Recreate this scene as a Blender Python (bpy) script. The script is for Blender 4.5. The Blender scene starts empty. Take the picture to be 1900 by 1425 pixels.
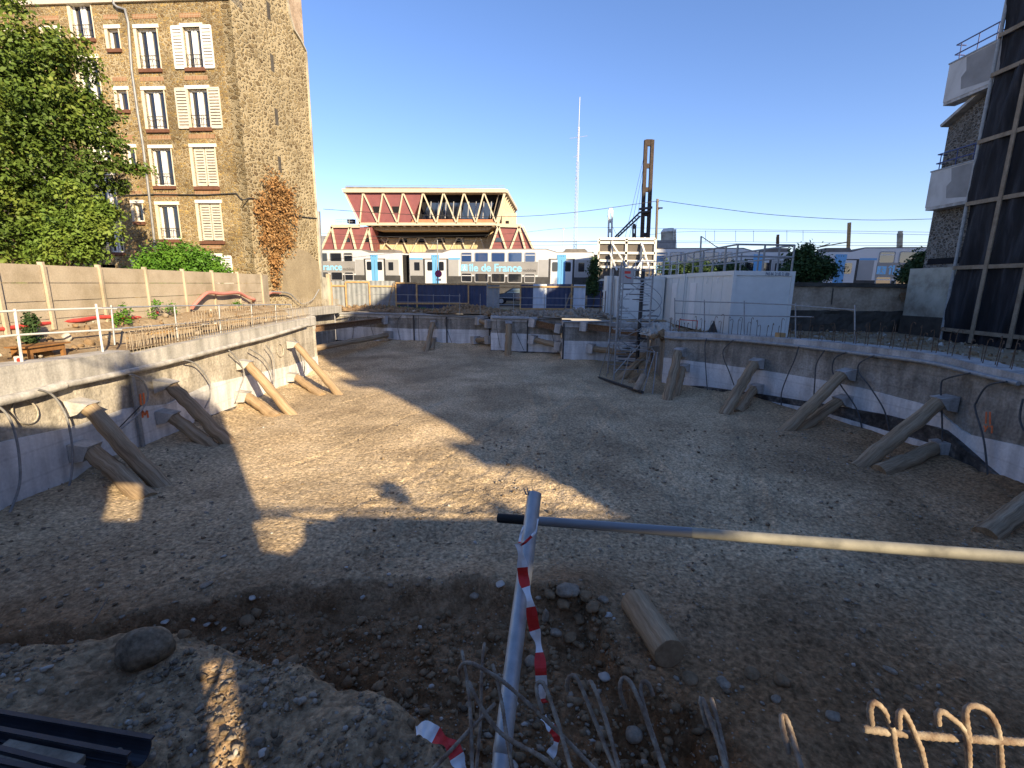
import bpy, math, random
import numpy as np
from mathutils import Vector, Matrix
random.seed(7); rng = np.random.default_rng(7)
SC = bpy.context.scene
COL = SC.collection

# ------------------------------------------------------------------ camera
F_, YH, CX, CY, ROLL = 890.0, 527.0, 950.0, 712.5, math.atan(.014)
PITCH = math.atan((CY-YH)/F_)
Fv = np.array([0, math.cos(PITCH), -math.sin(PITCH)])
_R0 = np.array([1., 0, 0]); _U0 = np.cross(_R0, Fv)
Rv = math.cos(ROLL)*_R0+math.sin(ROLL)*_U0; Uv = np.cross(Rv, Fv)
EYE = np.array([0, 0, 4.7])
cam = bpy.data.cameras.new("camera"); camo = bpy.data.objects.new("camera", cam); COL.objects.link(camo)
cam.sensor_width = 36; cam.lens = F_/1900*36; cam.clip_start = .05; cam.clip_end = 3000
camo.matrix_world = Matrix(((Rv[0], Uv[0], -Fv[0], EYE[0]), (Rv[1], Uv[1], -Fv[1], EYE[1]), (Rv[2], Uv[2], -Fv[2], EYE[2]), (0, 0, 0, 1)))
SC.camera = camo
# ------------------------------------------------------------------ light
SUN_EL, SUN_AZ = math.radians(23), math.radians(145)
w = bpy.data.worlds.new("World"); SC.world = w; w.use_nodes = True
nt = w.node_tree; bg = nt.nodes['Background']
sky = nt.nodes.new('ShaderNodeTexSky'); sky.sky_type = 'NISHITA'; sky.sun_disc = False
sky.sun_elevation = SUN_EL; sky.sun_rotation = SUN_AZ; sky.air_density = 1.0; sky.dust_density = .2; sky.ozone_density = 3.2
hs = nt.nodes.new('ShaderNodeHueSaturation'); hs.inputs['Saturation'].default_value = 1.1; nt.links.new(sky.outputs[0], hs.inputs['Color']); mu = nt.nodes.new('ShaderNodeMixRGB'); mu.blend_type = 'MULTIPLY'; mu.inputs[0].default_value = 1; mu.inputs[2].default_value = (1, .87, .97, 1); nt.links.new(hs.outputs[0], mu.inputs[1]); nt.links.new(mu.outputs[0], bg.inputs[0]); bg.inputs[1].default_value = .114
sl = bpy.data.lights.new("sun", 'SUN'); sl.energy = 5.0; sl.angle = math.radians(.5); sl.color = (1, .8, .53)
so = bpy.data.objects.new("sun", sl); COL.objects.link(so)
SUN = Vector((math.sin(SUN_AZ)*math.cos(SUN_EL), math.cos(SUN_AZ)*math.cos(SUN_EL), math.sin(SUN_EL)))
so.rotation_euler = SUN.to_track_quat('Z', 'Y').to_euler(); so.location = (40, -50, 60)
SC.view_settings.view_transform = 'Standard'; SC.view_settings.look = 'None'
SC.view_settings.exposure = 1.08; SC.view_settings.gamma = 1
SC.cycles.max_bounces = 6; SC.cycles.diffuse_bounces = 4; SC.cycles.glossy_bounces = 2; SC.cycles.transparent_max_bounces = 8

# ------------------------------------------------------------------ sight lines measured on the photograph -> places in the world
def ray(x, y): return Fv+(x-CX)/F_*Rv-(y-CY)/F_*Uv
def _v(a): return Vector((float(a[0]), float(a[1]), float(a[2])))
def PZ(x, y, z): r = ray(x, y); return _v(EYE+r*((z-EYE[2])/r[2]))
def PY(x, y, Y): r = ray(x, y); return _v(EYE+r*(Y/r[1]))
def PX(x, y, X): r = ray(x, y); return _v(EYE+r*(X/r[0]))
def PC(x, y, c): return _v(EYE+ray(x, y)*c)
def PP(x, y, p0, n):
    r = ray(x, y); n = np.array(n, float); return _v(EYE+r*(((np.array(p0, float)-EYE)@n)/(r@n)))
def PW(x, y, path, off=0.0):
    """meets a vertical wall that follows a ground path"""
    best = None; r = ray(x, y)
    for i in range(len(path)-1):
        a = np.array(path[i][:2], float); b = np.array(path[i+1][:2], float); d = b-a
        n = np.array([-d[1], d[0]])/np.linalg.norm(d); a2 = a+n*off
        den = r[:2]@n
        if abs(den) < 1e-9: continue
        t = ((a2-EYE[:2])@n)/den
        if t <= 0: continue
        p = EYE+r*t; u = ((p[:2]-a2)@d)/(d@d)
        if -.03 <= u <= 1.03 and (best is None or t < best[0]): best = (t, p)
    if best is None:
        a = path[-1]; return PY(x, y, a[1])
    return _v(best[1])

# ------------------------------------------------------------------ materials
MATS = {}
def mat(name, cols, scale=3., rough=.9, bump=.0, bscale=30., metal=0., detail=6., stretch=(1, 1, 1), spec=.3, fine=0., pos=None, coords='Object', distort=0., extra=None, streak=0.):
    """layered noise colour; cols = list of rgb"""
    m = bpy.data.materials.new(name); MATS[name] = m; m.use_nodes = True
    n = m.node_tree; N = n.nodes; L = n.links; b = N['Principled BSDF']
    b.inputs['Roughness'].default_value = rough; b.inputs['Metallic'].default_value = metal
    b.inputs['Specular IOR Level'].default_value = spec
    tc = N.new('ShaderNodeTexCoord'); mp = N.new('ShaderNodeMapping'); mp.inputs['Scale'].default_value = stretch
    if coords == 'grain': tc = N.new('ShaderNodeAttribute'); tc.attribute_name = 'grain'; coords = 'Vector'
    L.new(tc.outputs[coords], mp.inputs[0])
    if len(cols) > 1:
        nz = N.new('ShaderNodeTexNoise'); nz.inputs['Scale'].default_value = scale; nz.inputs['Detail'].default_value = detail; nz.inputs['Roughness'].default_value = .6; nz.inputs['Distortion'].default_value = distort
        L.new(mp.outputs[0], nz.inputs['Vector'])
        cr = N.new('ShaderNodeValToRGB'); L.new(nz.outputs['Fac'], cr.inputs[0])
        el = cr.color_ramp.elements; k = len(cols)
        ps = pos or [.32+.36*i/(k-1) for i in range(k)]
        el[0].position = ps[0]; el[0].color = (*cols[0], 1); el[1].position = ps[-1]; el[1].color = (*cols[-1], 1)
        for i in range(1, k-1): e = el.new(ps[i]); e.color = (*cols[i], 1)
        out = cr.outputs[0]
        if fine > 0:
            n2 = N.new('ShaderNodeTexNoise'); n2.inputs['Scale'].default_value = bscale*1.3; n2.inputs['Detail'].default_value = 5
            L.new(mp.outputs[0], n2.inputs['Vector'])
            mr = N.new('ShaderNodeMapRange'); mr.inputs[1].default_value = .3; mr.inputs[2].default_value = .7; mr.inputs[3].default_value = 1-fine; mr.inputs[4].default_value = 1+fine*.7
            L.new(n2.outputs['Fac'], mr.inputs[0])
            mx = N.new('ShaderNodeVectorMath'); mx.operation = 'SCALE'; L.new(out, mx.inputs[0]); L.new(mr.outputs[0], mx.inputs['Scale']); out = mx.outputs[0]
        if streak > 0:
            m4 = N.new('ShaderNodeMapping'); m4.inputs['Scale'].default_value = (2.2, 2.2, .22); L.new(tc.outputs['Object'], m4.inputs[0])
            n4 = N.new('ShaderNodeTexNoise'); n4.inputs['Scale'].default_value = 1.6; n4.inputs['Detail'].default_value = 7; L.new(m4.outputs[0], n4.inputs['Vector'])
            r4 = N.new('ShaderNodeMapRange'); r4.inputs[1].default_value = .42; r4.inputs[2].default_value = .62; r4.inputs[3].default_value = 1.05; r4.inputs[4].default_value = 1-streak; L.new(n4.outputs['Fac'], r4.inputs[0])
            w4 = N.new('ShaderNodeTexWave'); w4.bands_direction = 'Z'; w4.inputs['Scale'].default_value = .55; w4.inputs['Distortion'].default_value = .6; L.new(tc.outputs['Object'], w4.inputs[0])
            r5 = N.new('ShaderNodeMapRange'); r5.inputs[1].default_value = .0; r5.inputs[2].default_value = .03; r5.inputs[3].default_value = .88; r5.inputs[4].default_value = 1; L.new(w4.outputs['Fac'], r5.inputs[0])
            k4 = N.new('ShaderNodeMath'); k4.operation = 'MULTIPLY'; L.new(r4.outputs[0], k4.inputs[0]); L.new(r5.outputs[0], k4.inputs[1])
            x4 = N.new('ShaderNodeVectorMath'); x4.operation = 'SCALE'; L.new(out, x4.inputs[0]); L.new(k4.outputs[0], x4.inputs['Scale']); out = x4.outputs[0]
        L.new(out, b.inputs['Base Color'])
    else:
        b.inputs['Base Color'].default_value = (*cols[0], 1)
    if bump > 0:
        n3 = N.new('ShaderNodeTexNoise'); n3.inputs['Scale'].default_value = bscale; n3.inputs['Detail'].default_value = 8; n3.inputs['Roughness'].default_value = .65
        L.new(mp.outputs[0], n3.inputs['Vector'])
        bp = N.new('ShaderNodeBump'); bp.inputs['Strength'].default_value = 1; bp.inputs['Distance'].default_value = bump
        L.new(n3.outputs['Fac'], bp.inputs['Height']); L.new(bp.outputs[0], b.inputs['Normal'])
    if extra: extra(m, N, L, b, mp)
    return m

def stone_mat(name, stones, mortar, cell=4., mortar_w=.09, patch=None, vscale=1.4, bump=.03, courses=False):
    m = bpy.data.materials.new(name); MATS[name] = m; m.use_nodes = True
    N = m.node_tree.nodes; L = m.node_tree.links; b = N['Principled BSDF']; b.inputs['Roughness'].default_value = .95; b.inputs['Specular IOR Level'].default_value = .1
    tc = N.new('ShaderNodeTexCoord'); mp = N.new('ShaderNodeMapping'); mp.inputs['Scale'].default_value = (1, 1, vscale); L.new(tc.outputs['Object'], mp.inputs[0])
    nz = N.new('ShaderNodeTexNoise'); nz.inputs['Scale'].default_value = 5.; nz.inputs['Detail'].default_value = 3; L.new(mp.outputs[0], nz.inputs['Vector'])
    ad = N.new('ShaderNodeMixRGB'); ad.blend_type = 'ADD'; ad.inputs[0].default_value = .12; L.new(mp.outputs[0], ad.inputs[1]); L.new(nz.outputs['Color'], ad.inputs[2])
    v1 = N.new('ShaderNodeTexVoronoi'); v1.inputs['Scale'].default_value = cell; L.new(ad.outputs[0], v1.inputs['Vector'])
    v2 = N.new('ShaderNodeTexVoronoi'); v2.feature = 'DISTANCE_TO_EDGE'; v2.inputs['Scale'].default_value = cell; L.new(ad.outputs[0], v2.inputs['Vector'])
    sp = N.new('ShaderNodeSeparateColor'); L.new(v1.outputs['Color'], sp.inputs[0])
    cr = N.new('ShaderNodeValToRGB'); L.new(sp.outputs[0], cr.inputs[0]); el = cr.color_ramp.elements
    el[0].color = (*stones[0], 1); el[1].color = (*stones[-1], 1)
    for i in range(1, len(stones)-1): e = el.new(i/(len(stones)-1)); e.color = (*stones[i], 1)
    n2 = N.new('ShaderNodeTexNoise'); n2.inputs['Scale'].default_value = 22; n2.inputs['Detail'].default_value = 6; L.new(mp.outputs[0], n2.inputs['Vector'])
    mr = N.new('ShaderNodeMapRange'); mr.inputs[1].default_value = .3; mr.inputs[2].default_value = .7; mr.inputs[3].default_value = .55; mr.inputs[4].default_value = 1.35; L.new(n2.outputs[0], mr.inputs[0])
    sc_ = N.new('ShaderNodeVectorMath'); sc_.operation = 'SCALE'; L.new(cr.outputs[0], sc_.inputs[0]); L.new(mr.outputs[0], sc_.inputs['Scale'])
    # mortar width wanders
    n4 = N.new('ShaderNodeTexNoise'); n4.inputs['Scale'].default_value = 1.2; n4.inputs['Detail'].default_value = 4; L.new(tc.outputs['Object'], n4.inputs['Vector'])
    mw = N.new('ShaderNodeMapRange'); mw.inputs[1].default_value = .3; mw.inputs[2].default_value = .7; mw.inputs[3].default_value = mortar_w*.45; mw.inputs[4].default_value = mortar_w*1.6; L.new(n4.outputs[0], mw.inputs[0])
    dv = N.new('ShaderNodeMath'); dv.operation = 'DIVIDE'; L.new(v2.outputs['Distance'], dv.inputs[0]); L.new(mw.outputs[0], dv.inputs[1])
    st = N.new('ShaderNodeMapRange'); st.inputs[1].default_value = .6; st.inputs[2].default_value = 1.3; L.new(dv.outputs[0], st.inputs[0])
    mo = N.new('ShaderNodeMixRGB'); mo.inputs[1].default_value = (*mortar[0], 1); mo.inputs[2].default_value = (*mortar[-1], 1); L.new(n4.outputs[0], mo.inputs[0])
    mx = N.new('ShaderNodeMixRGB'); L.new(st.outputs[0], mx.inputs[0]); L.new(mo.outputs[0], mx.inputs[1]); L.new(sc_.outputs[0], mx.inputs[2])
    out = mx.outputs[0]
    if patch:   # broad weathering
        n5 = N.new('ShaderNodeTexNoise'); n5.inputs['Scale'].default_value = .35; n5.inputs['Detail'].default_value = 5; L.new(tc.outputs['Object'], n5.inputs['Vector'])
        m5 = N.new('ShaderNodeMapRange'); m5.inputs[1].default_value = .42; m5.inputs[2].default_value = .62; m5.inputs[3].default_value = 1; m5.inputs[4].default_value = patch; L.new(n5.outputs[0], m5.inputs[0])
        s5 = N.new('ShaderNodeVectorMath'); s5.operation = 'SCALE'; L.new(out, s5.inputs[0]); L.new(m5.outputs[0], s5.inputs['Scale']); out = s5.outputs[0]
    L.new(out, b.inputs['Base Color'])
    hh = N.new('ShaderNodeMath'); hh.operation = 'MULTIPLY_ADD'; L.new(n2.outputs[0], hh.inputs[0]); hh.inputs[1].default_value = .5; L.new(st.outputs[0], hh.inputs[2])
    bp = N.new('ShaderNodeBump'); bp.inputs['Distance'].default_value = bump; L.new(hh.outputs[0], bp.inputs['Height']); L.new(bp.outputs[0], b.inputs['Normal'])
    return m

def brick_extra(c1, c2, mort, scale=1., axis='XZ'):
    def f(m, N, L, b, mp):
        tc = N.new('ShaderNodeTexCoord'); sx = N.new('ShaderNodeSeparateXYZ'); cb = N.new('ShaderNodeCombineXYZ')
        L.new(tc.outputs['Object'], sx.inputs[0]); L.new(sx.outputs['X' if axis[0] == 'X' else 'Y'], cb.inputs[0]); L.new(sx.outputs['Z'], cb.inputs[1])
        bt = N.new('ShaderNodeTexBrick'); bt.inputs['Scale'].default_value = scale; bt.inputs['Color1'].default_value = (*c1, 1); bt.inputs['Color2'].default_value = (*c2, 1); bt.inputs['Mortar'].default_value = (*mort, 1)
        bt.inputs['Brick Width'].default_value = .08; bt.inputs['Row Height'].default_value = .22; bt.inputs['Mortar Size'].default_value = .009; bt.offset = 0
        L.new(cb.outputs[0], bt.inputs['Vector']); L.new(bt.outputs[0], b.inputs['Base Color'])
    return f
def attr_mix(attr, c2list):
    """second real surface colour where the ground itself is another soil"""
    def f(m, N, L, b, mp):
        at = N.new('ShaderNodeAttribute'); at.attribute_name = attr
        nz = N.new('ShaderNodeTexNoise'); nz.inputs['Scale'].default_value = 5; nz.inputs['Detail'].default_value = 8; L.new(mp.outputs[0], nz.inputs['Vector'])
        cr = N.new('ShaderNodeValToRGB'); L.new(nz.outputs[0], cr.inputs[0]); cr.color_ramp.elements[0].position = .35; cr.color_ramp.elements[1].position = .65
        cr.color_ramp.elements[0].color = (*c2list[0], 1); cr.color_ramp.elements[1].color = (*c2list[1], 1)
        old = b.inputs['Base Color'].links[0].from_socket
        mx = N.new('ShaderNodeMixRGB'); L.new(at.outputs['Fac'], mx.inputs[0]); L.new(old, mx.inputs[1]); L.new(cr.outputs[0], mx.inputs[2]); L.new(mx.outputs[0], b.inputs['Base Color'])
        a2 = N.new('ShaderNodeAttribute'); a2.attribute_name = 'painted_shade'; sv = N.new('ShaderNodeMixRGB'); sv.blend_type = 'MULTIPLY'; sv.inputs[2].default_value = (.66, .5, .4, 1); L.new(a2.outputs['Fac'], sv.inputs[0]); L.new(mx.outputs[0], sv.inputs[1])  # multiplies the soil colour down where shade is painted in
        vg = N.new('ShaderNodeTexVoronoi'); vg.inputs['Scale'].default_value = 26; L.new(mp.outputs[0], vg.inputs['Vector']); sg = N.new('ShaderNodeSeparateColor'); L.new(vg.outputs['Color'], sg.inputs[0]); mg = N.new('ShaderNodeMapRange'); mg.inputs[3].default_value = .8; mg.inputs[4].default_value = 1.22; L.new(sg.outputs[1], mg.inputs[0])
        sw = N.new('ShaderNodeVectorMath'); sw.operation = 'SCALE'; L.new(sv.outputs[0], sw.inputs[0]); L.new(mg.outputs[0], sw.inputs['Scale']); mx = sw
        b2 = N.new('ShaderNodeBump'); b2.inputs['Distance'].default_value = .012; b2.invert = True; L.new(vg.outputs['Distance'], b2.inputs['Height']); L.new(b.inputs['Normal'].links[0].from_socket, b2.inputs['Normal']); L.new(b2.outputs[0], b.inputs['Normal'])
        nl = N.new('ShaderNodeTexNoise'); nl.inputs['Scale'].default_value = .28; nl.inputs['Detail'].default_value = 6; nl.inputs['Distortion'].default_value = .6; L.new(mp.outputs[0], nl.inputs['Vector']); ml = N.new('ShaderNodeMapRange'); ml.inputs[1].default_value = .36; ml.inputs[2].default_value = .64; ml.inputs[3].default_value = .78; ml.inputs[4].default_value = 1.14; L.new(nl.outputs['Fac'], ml.inputs[0])
        sx_ = N.new('ShaderNodeVectorMath'); sx_.operation = 'SCALE'; L.new(mx.outputs[0], sx_.inputs[0]); L.new(ml.outputs[0], sx_.inputs['Scale']); mx = sx_
        # small pale stones pressed into the surface
        vo = N.new('ShaderNodeTexVoronoi'); vo.inputs['Scale'].default_value = 16; L.new(mp.outputs[0], vo.inputs['Vector'])
        sp = N.new('ShaderNodeSeparateColor'); L.new(vo.outputs['Color'], sp.inputs[0])
        a = N.new('ShaderNodeMath'); a.operation = 'LESS_THAN'; a.inputs[1].default_value = .25; L.new(vo.outputs['Distance'], a.inputs[0])
        c = N.new('ShaderNodeMath'); c.operation = 'GREATER_THAN'; c.inputs[1].default_value = .93; L.new(sp.outputs[0], c.inputs[0])
        d = N.new('ShaderNodeMath'); d.operation = 'MULTIPLY'; L.new(a.outputs[0], d.inputs[0]); L.new(c.outputs[0], d.inputs[1])
        m2 = N.new('ShaderNodeMixRGB'); L.new(d.outputs[0], m2.inputs[0]); L.new(mx.outputs[0], m2.inputs[1]); m2.inputs[2].default_value = (.36, .32, .25, 1); L.new(m2.outputs[0], b.inputs['Base Color'])
    return f

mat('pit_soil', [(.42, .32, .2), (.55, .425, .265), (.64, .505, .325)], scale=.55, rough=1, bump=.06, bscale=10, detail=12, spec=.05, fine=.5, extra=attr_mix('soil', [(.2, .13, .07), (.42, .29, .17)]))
mat('top_soil', [(.22, .16, .095), (.33, .25, .16), (.38, .31, .2)], scale=1.1, rough=1, bump=.03, bscale=9, detail=10, spec=.05, fine=.25)
mat('asphalt', [(.08, .08, .08), (.13, .125, .12)], scale=2, bump=.004, bscale=60)
mat('shotcrete', [(.42, .41, .385), (.52, .51, .48), (.6, .59, .56)], scale=1.3, rough=.93, bump=.012, bscale=14, fine=.12)
mat('fresh_concrete', [(.6, .6, .59), (.7, .7, .69), (.77, .77, .76)], scale=.9, rough=.9, bump=.01, bscale=10, fine=.1, streak=.22)
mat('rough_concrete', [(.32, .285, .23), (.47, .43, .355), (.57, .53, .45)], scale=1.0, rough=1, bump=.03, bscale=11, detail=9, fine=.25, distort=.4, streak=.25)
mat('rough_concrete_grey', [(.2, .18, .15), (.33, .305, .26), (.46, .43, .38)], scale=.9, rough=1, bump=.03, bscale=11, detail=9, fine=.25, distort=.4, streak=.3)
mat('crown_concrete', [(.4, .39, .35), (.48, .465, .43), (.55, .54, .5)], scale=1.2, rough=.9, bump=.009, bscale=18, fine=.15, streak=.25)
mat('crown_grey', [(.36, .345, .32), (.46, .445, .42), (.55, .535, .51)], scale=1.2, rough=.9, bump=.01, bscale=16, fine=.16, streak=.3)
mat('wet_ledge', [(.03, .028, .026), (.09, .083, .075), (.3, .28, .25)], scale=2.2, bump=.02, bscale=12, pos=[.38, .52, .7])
mat('bare_wood', [(.17, .12, .075), (.28, .205, .125), (.36, .275, .175), (.43, .34, .23)], scale=1.6, rough=.9, bump=.008, bscale=7, detail=9, fine=.25, distort=.12, coords='grain')
mat('fresh_wood', [(.26, .18, .1), (.37, .265, .155), (.46, .345, .215)], scale=1.6, rough=.85, bump=.007, bscale=7, detail=9, fine=.22, distort=.1, coords='grain')
mat('plank_wood', [(.4, .25, .11), (.55, .37, .18)], scale=5, rough=.8, bump=.002, bscale=50, fine=.12)
mat('table_wood', [(.2, .095, .035), (.32, .165, .06)], scale=6, rough=.55, bump=.002, bscale=50)
mat('cut_wood', [(.28, .2, .12), (.42, .32, .2)], scale=14, rough=.9, bump=.004, bscale=60)
mat('galvanised', [(.36, .38, .39), (.46, .48, .49), (.55, .56, .56)], scale=18, rough=.5, metal=.55, bump=.0006, bscale=120, spec=.5)
mat('dull_galvanised', [(.25, .26, .26), (.37, .38, .38)], scale=9, rough=.65, metal=.3, bump=.001, bscale=80)
mat('dark_steel', [(.04, .04, .042), (.08, .078, .075)], scale=8, rough=.6, metal=.3)
mat('rust_steel', [(.11, .06, .035), (.2, .115, .06), (.26, .17, .1)], scale=12, rough=.85, bump=.003, bscale=60)
mat('pylon_steel', [(.035, .028, .024), (.08, .06, .05)], scale=6, rough=.9)
mat('dusty_rebar', [(.3, .25, .18), (.46, .4, .31)], scale=20, rough=.9)
mat('dusty_lit_tube', [(.2, .195, .165), (.3, .29, .24), (.38, .365, .3)], scale=14, rough=.7, metal=.1, bump=.0006, bscale=120)  # paler tone for the sunlit length of the cross tube
mat('rebar', [(.16, .1, .065), (.26, .2, .145), (.4, .34, .26)], scale=40, rough=.85, bump=.0015, bscale=260)
mat('rebar_rust', [(.07, .048, .034), (.16, .11, .07)], scale=20, rough=.9)
mat('black_cable', [(.05, .055, .06), (.1, .105, .11)], scale=10, rough=.6)
mat('grey_cable', [(.2, .2, .2), (.33, .33, .32)], scale=10, rough=.7)
mat('white_paint', [(.72, .72, .70), (.8, .8, .78)], scale=3, rough=.5, fine=.04)
mat('white_metal', [(.62, .62, .58), (.7, .7, .67)], scale=2, rough=.45)
mat('container_paint', [(.6, .63, .62), (.67, .7, .69)], scale=.8, rough=.45, spec=.4, bump=.001, bscale=3, fine=.04)
mat('grey_paint', [(.3, .31, .32), (.38, .39, .4)], scale=3, rough=.6)
mat('train_white', [(.6, .63, .67), (.67, .69, .72)], scale=.7, rough=.35, spec=.5, fine=.03)
mat('train_grey', [(.27, .27, .27), (.33, .33, .325)], scale=.8, rough=.4, spec=.5)
mat('train_pale_grey', [(.34, .35, .36), (.4, .41, .42)], scale=.8, rough=.45)
mat('train_dark', [(.045, .047, .05), (.08, .08, .08)], scale=2, rough=.6)
mat('train_roof', [(.14, .13, .12), (.24, .22, .2)], scale=1.5, rough=.7)
mat('train_blue', [(.14, .4, .72), (.17, .45, .78)], scale=1, rough=.4)
mat('decal_blue', [(.25, .62, .95), (.3, .66, .97)], scale=1, rough=.4)
mat('decal_dark', [(.06, .06, .065), (.1, .1, .1)], scale=1, rough=.5)
mat('red_panel', [(.19, .068, .07), (.24, .085, .085)], scale=1.2, rough=.55, fine=.05)
mat('orange_panel', [(.42, .17, .09), (.5, .22, .12)], scale=1.2, rough=.6)
mat('timber_cladding', [(.36, .27, .15), (.5, .4, .24), (.58, .48, .3)], scale=1.2, rough=.85, stretch=(6, 6, .5))
mat('cream_frame', [(.5, .43, .31), (.58, .51, .38)], scale=2, rough=.6)
mat('hoarding_navy', [(.035, .048, .1), (.05, .068, .135)], scale=2, rough=.5)
mat('hoarding_grey', [(.2, .22, .235), (.28, .3, .315)], scale=2, rough=.5)
mat('hoarding_pale', [(.45, .52, .62), (.55, .62, .7)], scale=2, rough=.5)
mat('plaster_old', [(.26, .19, .13), (.46, .36, .265), (.58, .48, .38)], scale=.8, rough=1, bump=.03, bscale=6, detail=9, fine=.2)
mat('dark_base', [(.05, .045, .04), (.11, .1, .085)], scale=1.2, rough=1, bump=.03, bscale=7, detail=9)
mat('pale_render', [(.22, .2, .16), (.42, .4, .33), (.52, .5, .42)], scale=1.0, rough=1, bump=.02, bscale=8, detail=8)
mat('balcony_render', [(.36, .35, .33), (.52, .51, .49), (.6, .59, .57)], scale=.55, rough=.9, bump=.004, bscale=12, distort=.6)
mat('side_render', [(.27, .22, .145), (.36, .3, .2)], scale=.9, rough=.95, bump=.02, bscale=10, fine=.2)
mat('fence_panel', [(.36, .3, .21), (.46, .39, .29), (.52, .45, .34)], scale=1.1, rough=.95, bump=.006, bscale=22, fine=.12)
mat('black_mesh', [(.009, .009, .011), (.016, .016, .02), (.045, .045, .052)], scale=1.2, rough=.75, bump=.03, bscale=3, stretch=(1, 3, .3), pos=[.35, .52, .68])
mat('batten', [(.2, .15, .1), (.32, .26, .19)], scale=3, rough=.9, fine=.2)
mat('blue_rail', [(.03, .05, .16), (.04, .06, .2)], scale=2, rough=.4)
mat('shutter_white', [(.72, .71, .67), (.8, .79, .75)], scale=4, rough=.7)
mat('shutter_worn', [(.42, .38, .31), (.56, .52, .44), (.66, .62, .55)], scale=6, rough=.85, stretch=(1, 1, 4))
mat('zinc', [(.2, .21, .22), (.3, .31, .32)], scale=3, rough=.5, metal=.3)
mat('leaf', [(.04, .075, .012), (.085, .135, .02), (.18, .21, .035)], scale=.55, rough=.6, spec=.25)
mat('leaf_bright', [(.06, .115, .018), (.11, .175, .025), (.19, .24, .04)], scale=.8, rough=.6, spec=.25)
mat('leaf_bush', [(.04, .12, .012), (.08, .19, .02), (.12, .25, .03)], scale=1.2, rough=.6, spec=.2)
mat('leaf_dark', [(.03, .06, .02), (.05, .09, .03)], scale=1, rough=.7, spec=.2)
mat('leaf_dead', [(.18, .09, .035), (.32, .18, .075), (.42, .28, .14)], scale=3, rough=.9, spec=.1)
mat('bark', [(.06, .045, .03), (.13, .1, .07)], scale=6, rough=1, bump=.02, bscale=15)
mat('stone_grey', [(.19, .155, .115), (.31, .26, .195), (.42, .36, .28)], scale=3, rough=.95, bump=.01, bscale=25, fine=.2)
mat('boulder_brown', [(.13, .095, .06), (.24, .18, .115), (.34, .27, .185)], scale=5, rough=.95, bump=.03, bscale=16, fine=.35)
mat('clod', [(.18, .12, .065), (.34, .24, .14)], scale=6, rough=1, bump=.02, bscale=25)
mat('rubble_pale', [(.4, .37, .32), (.56, .53, .47)], scale=8, rough=.9, bump=.006, bscale=40)
mat('tape_white', [(.8, .8, .8), (.85, .85, .85)], scale=5, rough=.45)
mat('tape_red', [(.62, .03, .025), (.7, .04, .035)], scale=5, rough=.45)
mat('red_hose', [(.5, .05, .045), (.62, .1, .08)], scale=6, rough=.6)
mat('pink_hose', [(.55, .2, .16), (.62, .27, .22)], scale=6, rough=.7)
mat('orange_paint', [(.75, .17, .06), (.85, .24, .09)], scale=8, rough=.8)
mat('black_plastic', [(.018, .02, .026), (.035, .038, .048)], scale=5, rough=.45, spec=.5, bump=.001, bscale=50)
mat('sign_back', [(.1, .09, .08), (.14, .125, .11)], scale=2, rough=.8)
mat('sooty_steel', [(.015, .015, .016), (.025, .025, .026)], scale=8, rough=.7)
mat('grey_render', [(.24, .235, .225), (.32, .31, .3)], scale=1.2, rough=.95)
mat('car_paint', [(.012, .013, .02), (.018, .019, .028)], scale=2, rough=.2, spec=.6)
mat('rubber', [(.015, .015, .015), (.025, .025, .025)], scale=4, rough=.9)
mat('purple_sign', [(.28, .03, .16), (.33, .04, .2)], scale=3, rough=.4)
mat('red_sign', [(.55, .05, .04), (.6, .06, .05)], scale=3, rough=.5)
mat('dark_interior', [(.008, .008, .01), (.014, .014, .016)], scale=3, rough=.9)
mat('curtain', [(.6, .58, .54), (.68, .66, .62)], scale=6, rough=.9, stretch=(6, 6, .5))
mat('brick_band', [(.3, .13, .07), (.4, .19, .1)], scale=3, rough=.95, extra=brick_extra((.25, .125, .065), (.32, .18, .1), (.36, .3, .2)))
mat('lintel_white', [(.72, .68, .6), (.78, .74, .66)], scale=3, rough=.8)
mat('sill_brick', [(.12, .055, .035), (.17, .08, .05)], scale=6, rough=.9)
mat('reveal', [(.6, .53, .4), (.68, .61, .48)], scale=3, rough=.9)
def glass(name, col, rough=.06):
    m = bpy.data.materials.new(name); MATS[name] = m; m.use_nodes = True; b = m.node_tree.nodes['Principled BSDF']
    b.inputs['Base Color'].default_value = (*col, 1); b.inputs['Roughness'].default_value = rough; b.inputs['Specular IOR Level'].default_value = .9; b.inputs['IOR'].default_value = 1.6
glass('pane_dark', (.014, .016, .022)); glass('pane_train', (.02, .024, .034), .04); glass('pane_blue', (.03, .07, .2), .04); glass('pane_car', (.1, .13, .13), .08)
stone_mat('facade_stone', [(.16, .105, .05), (.3, .21, .095), (.42, .3, .12), (.22, .155, .08), (.35, .27, .15)], [(.46, .385, .24), (.34, .28, .18)], cell=5.8, mortar_w=.1, patch=.6, vscale=1.6)
stone_mat('gable_stone', [(.27, .2, .1), (.4, .31, .17), (.17, .12, .065), (.46, .37, .22), (.34, .26, .14)], [(.5, .42, .27), (.42, .35, .22)], cell=2.9, mortar_w=.15, patch=.82, vscale=1.9, bump=.06)
stone_mat('grey_stone', [(.11, .1, .085), (.2, .18, .15), (.05, .045, .04), (.26, .235, .2)], [(.33, .31, .28), (.26, .245, .215)], cell=5.2, mortar_w=.12, patch=.8, vscale=1.5, bump=.06)

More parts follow.
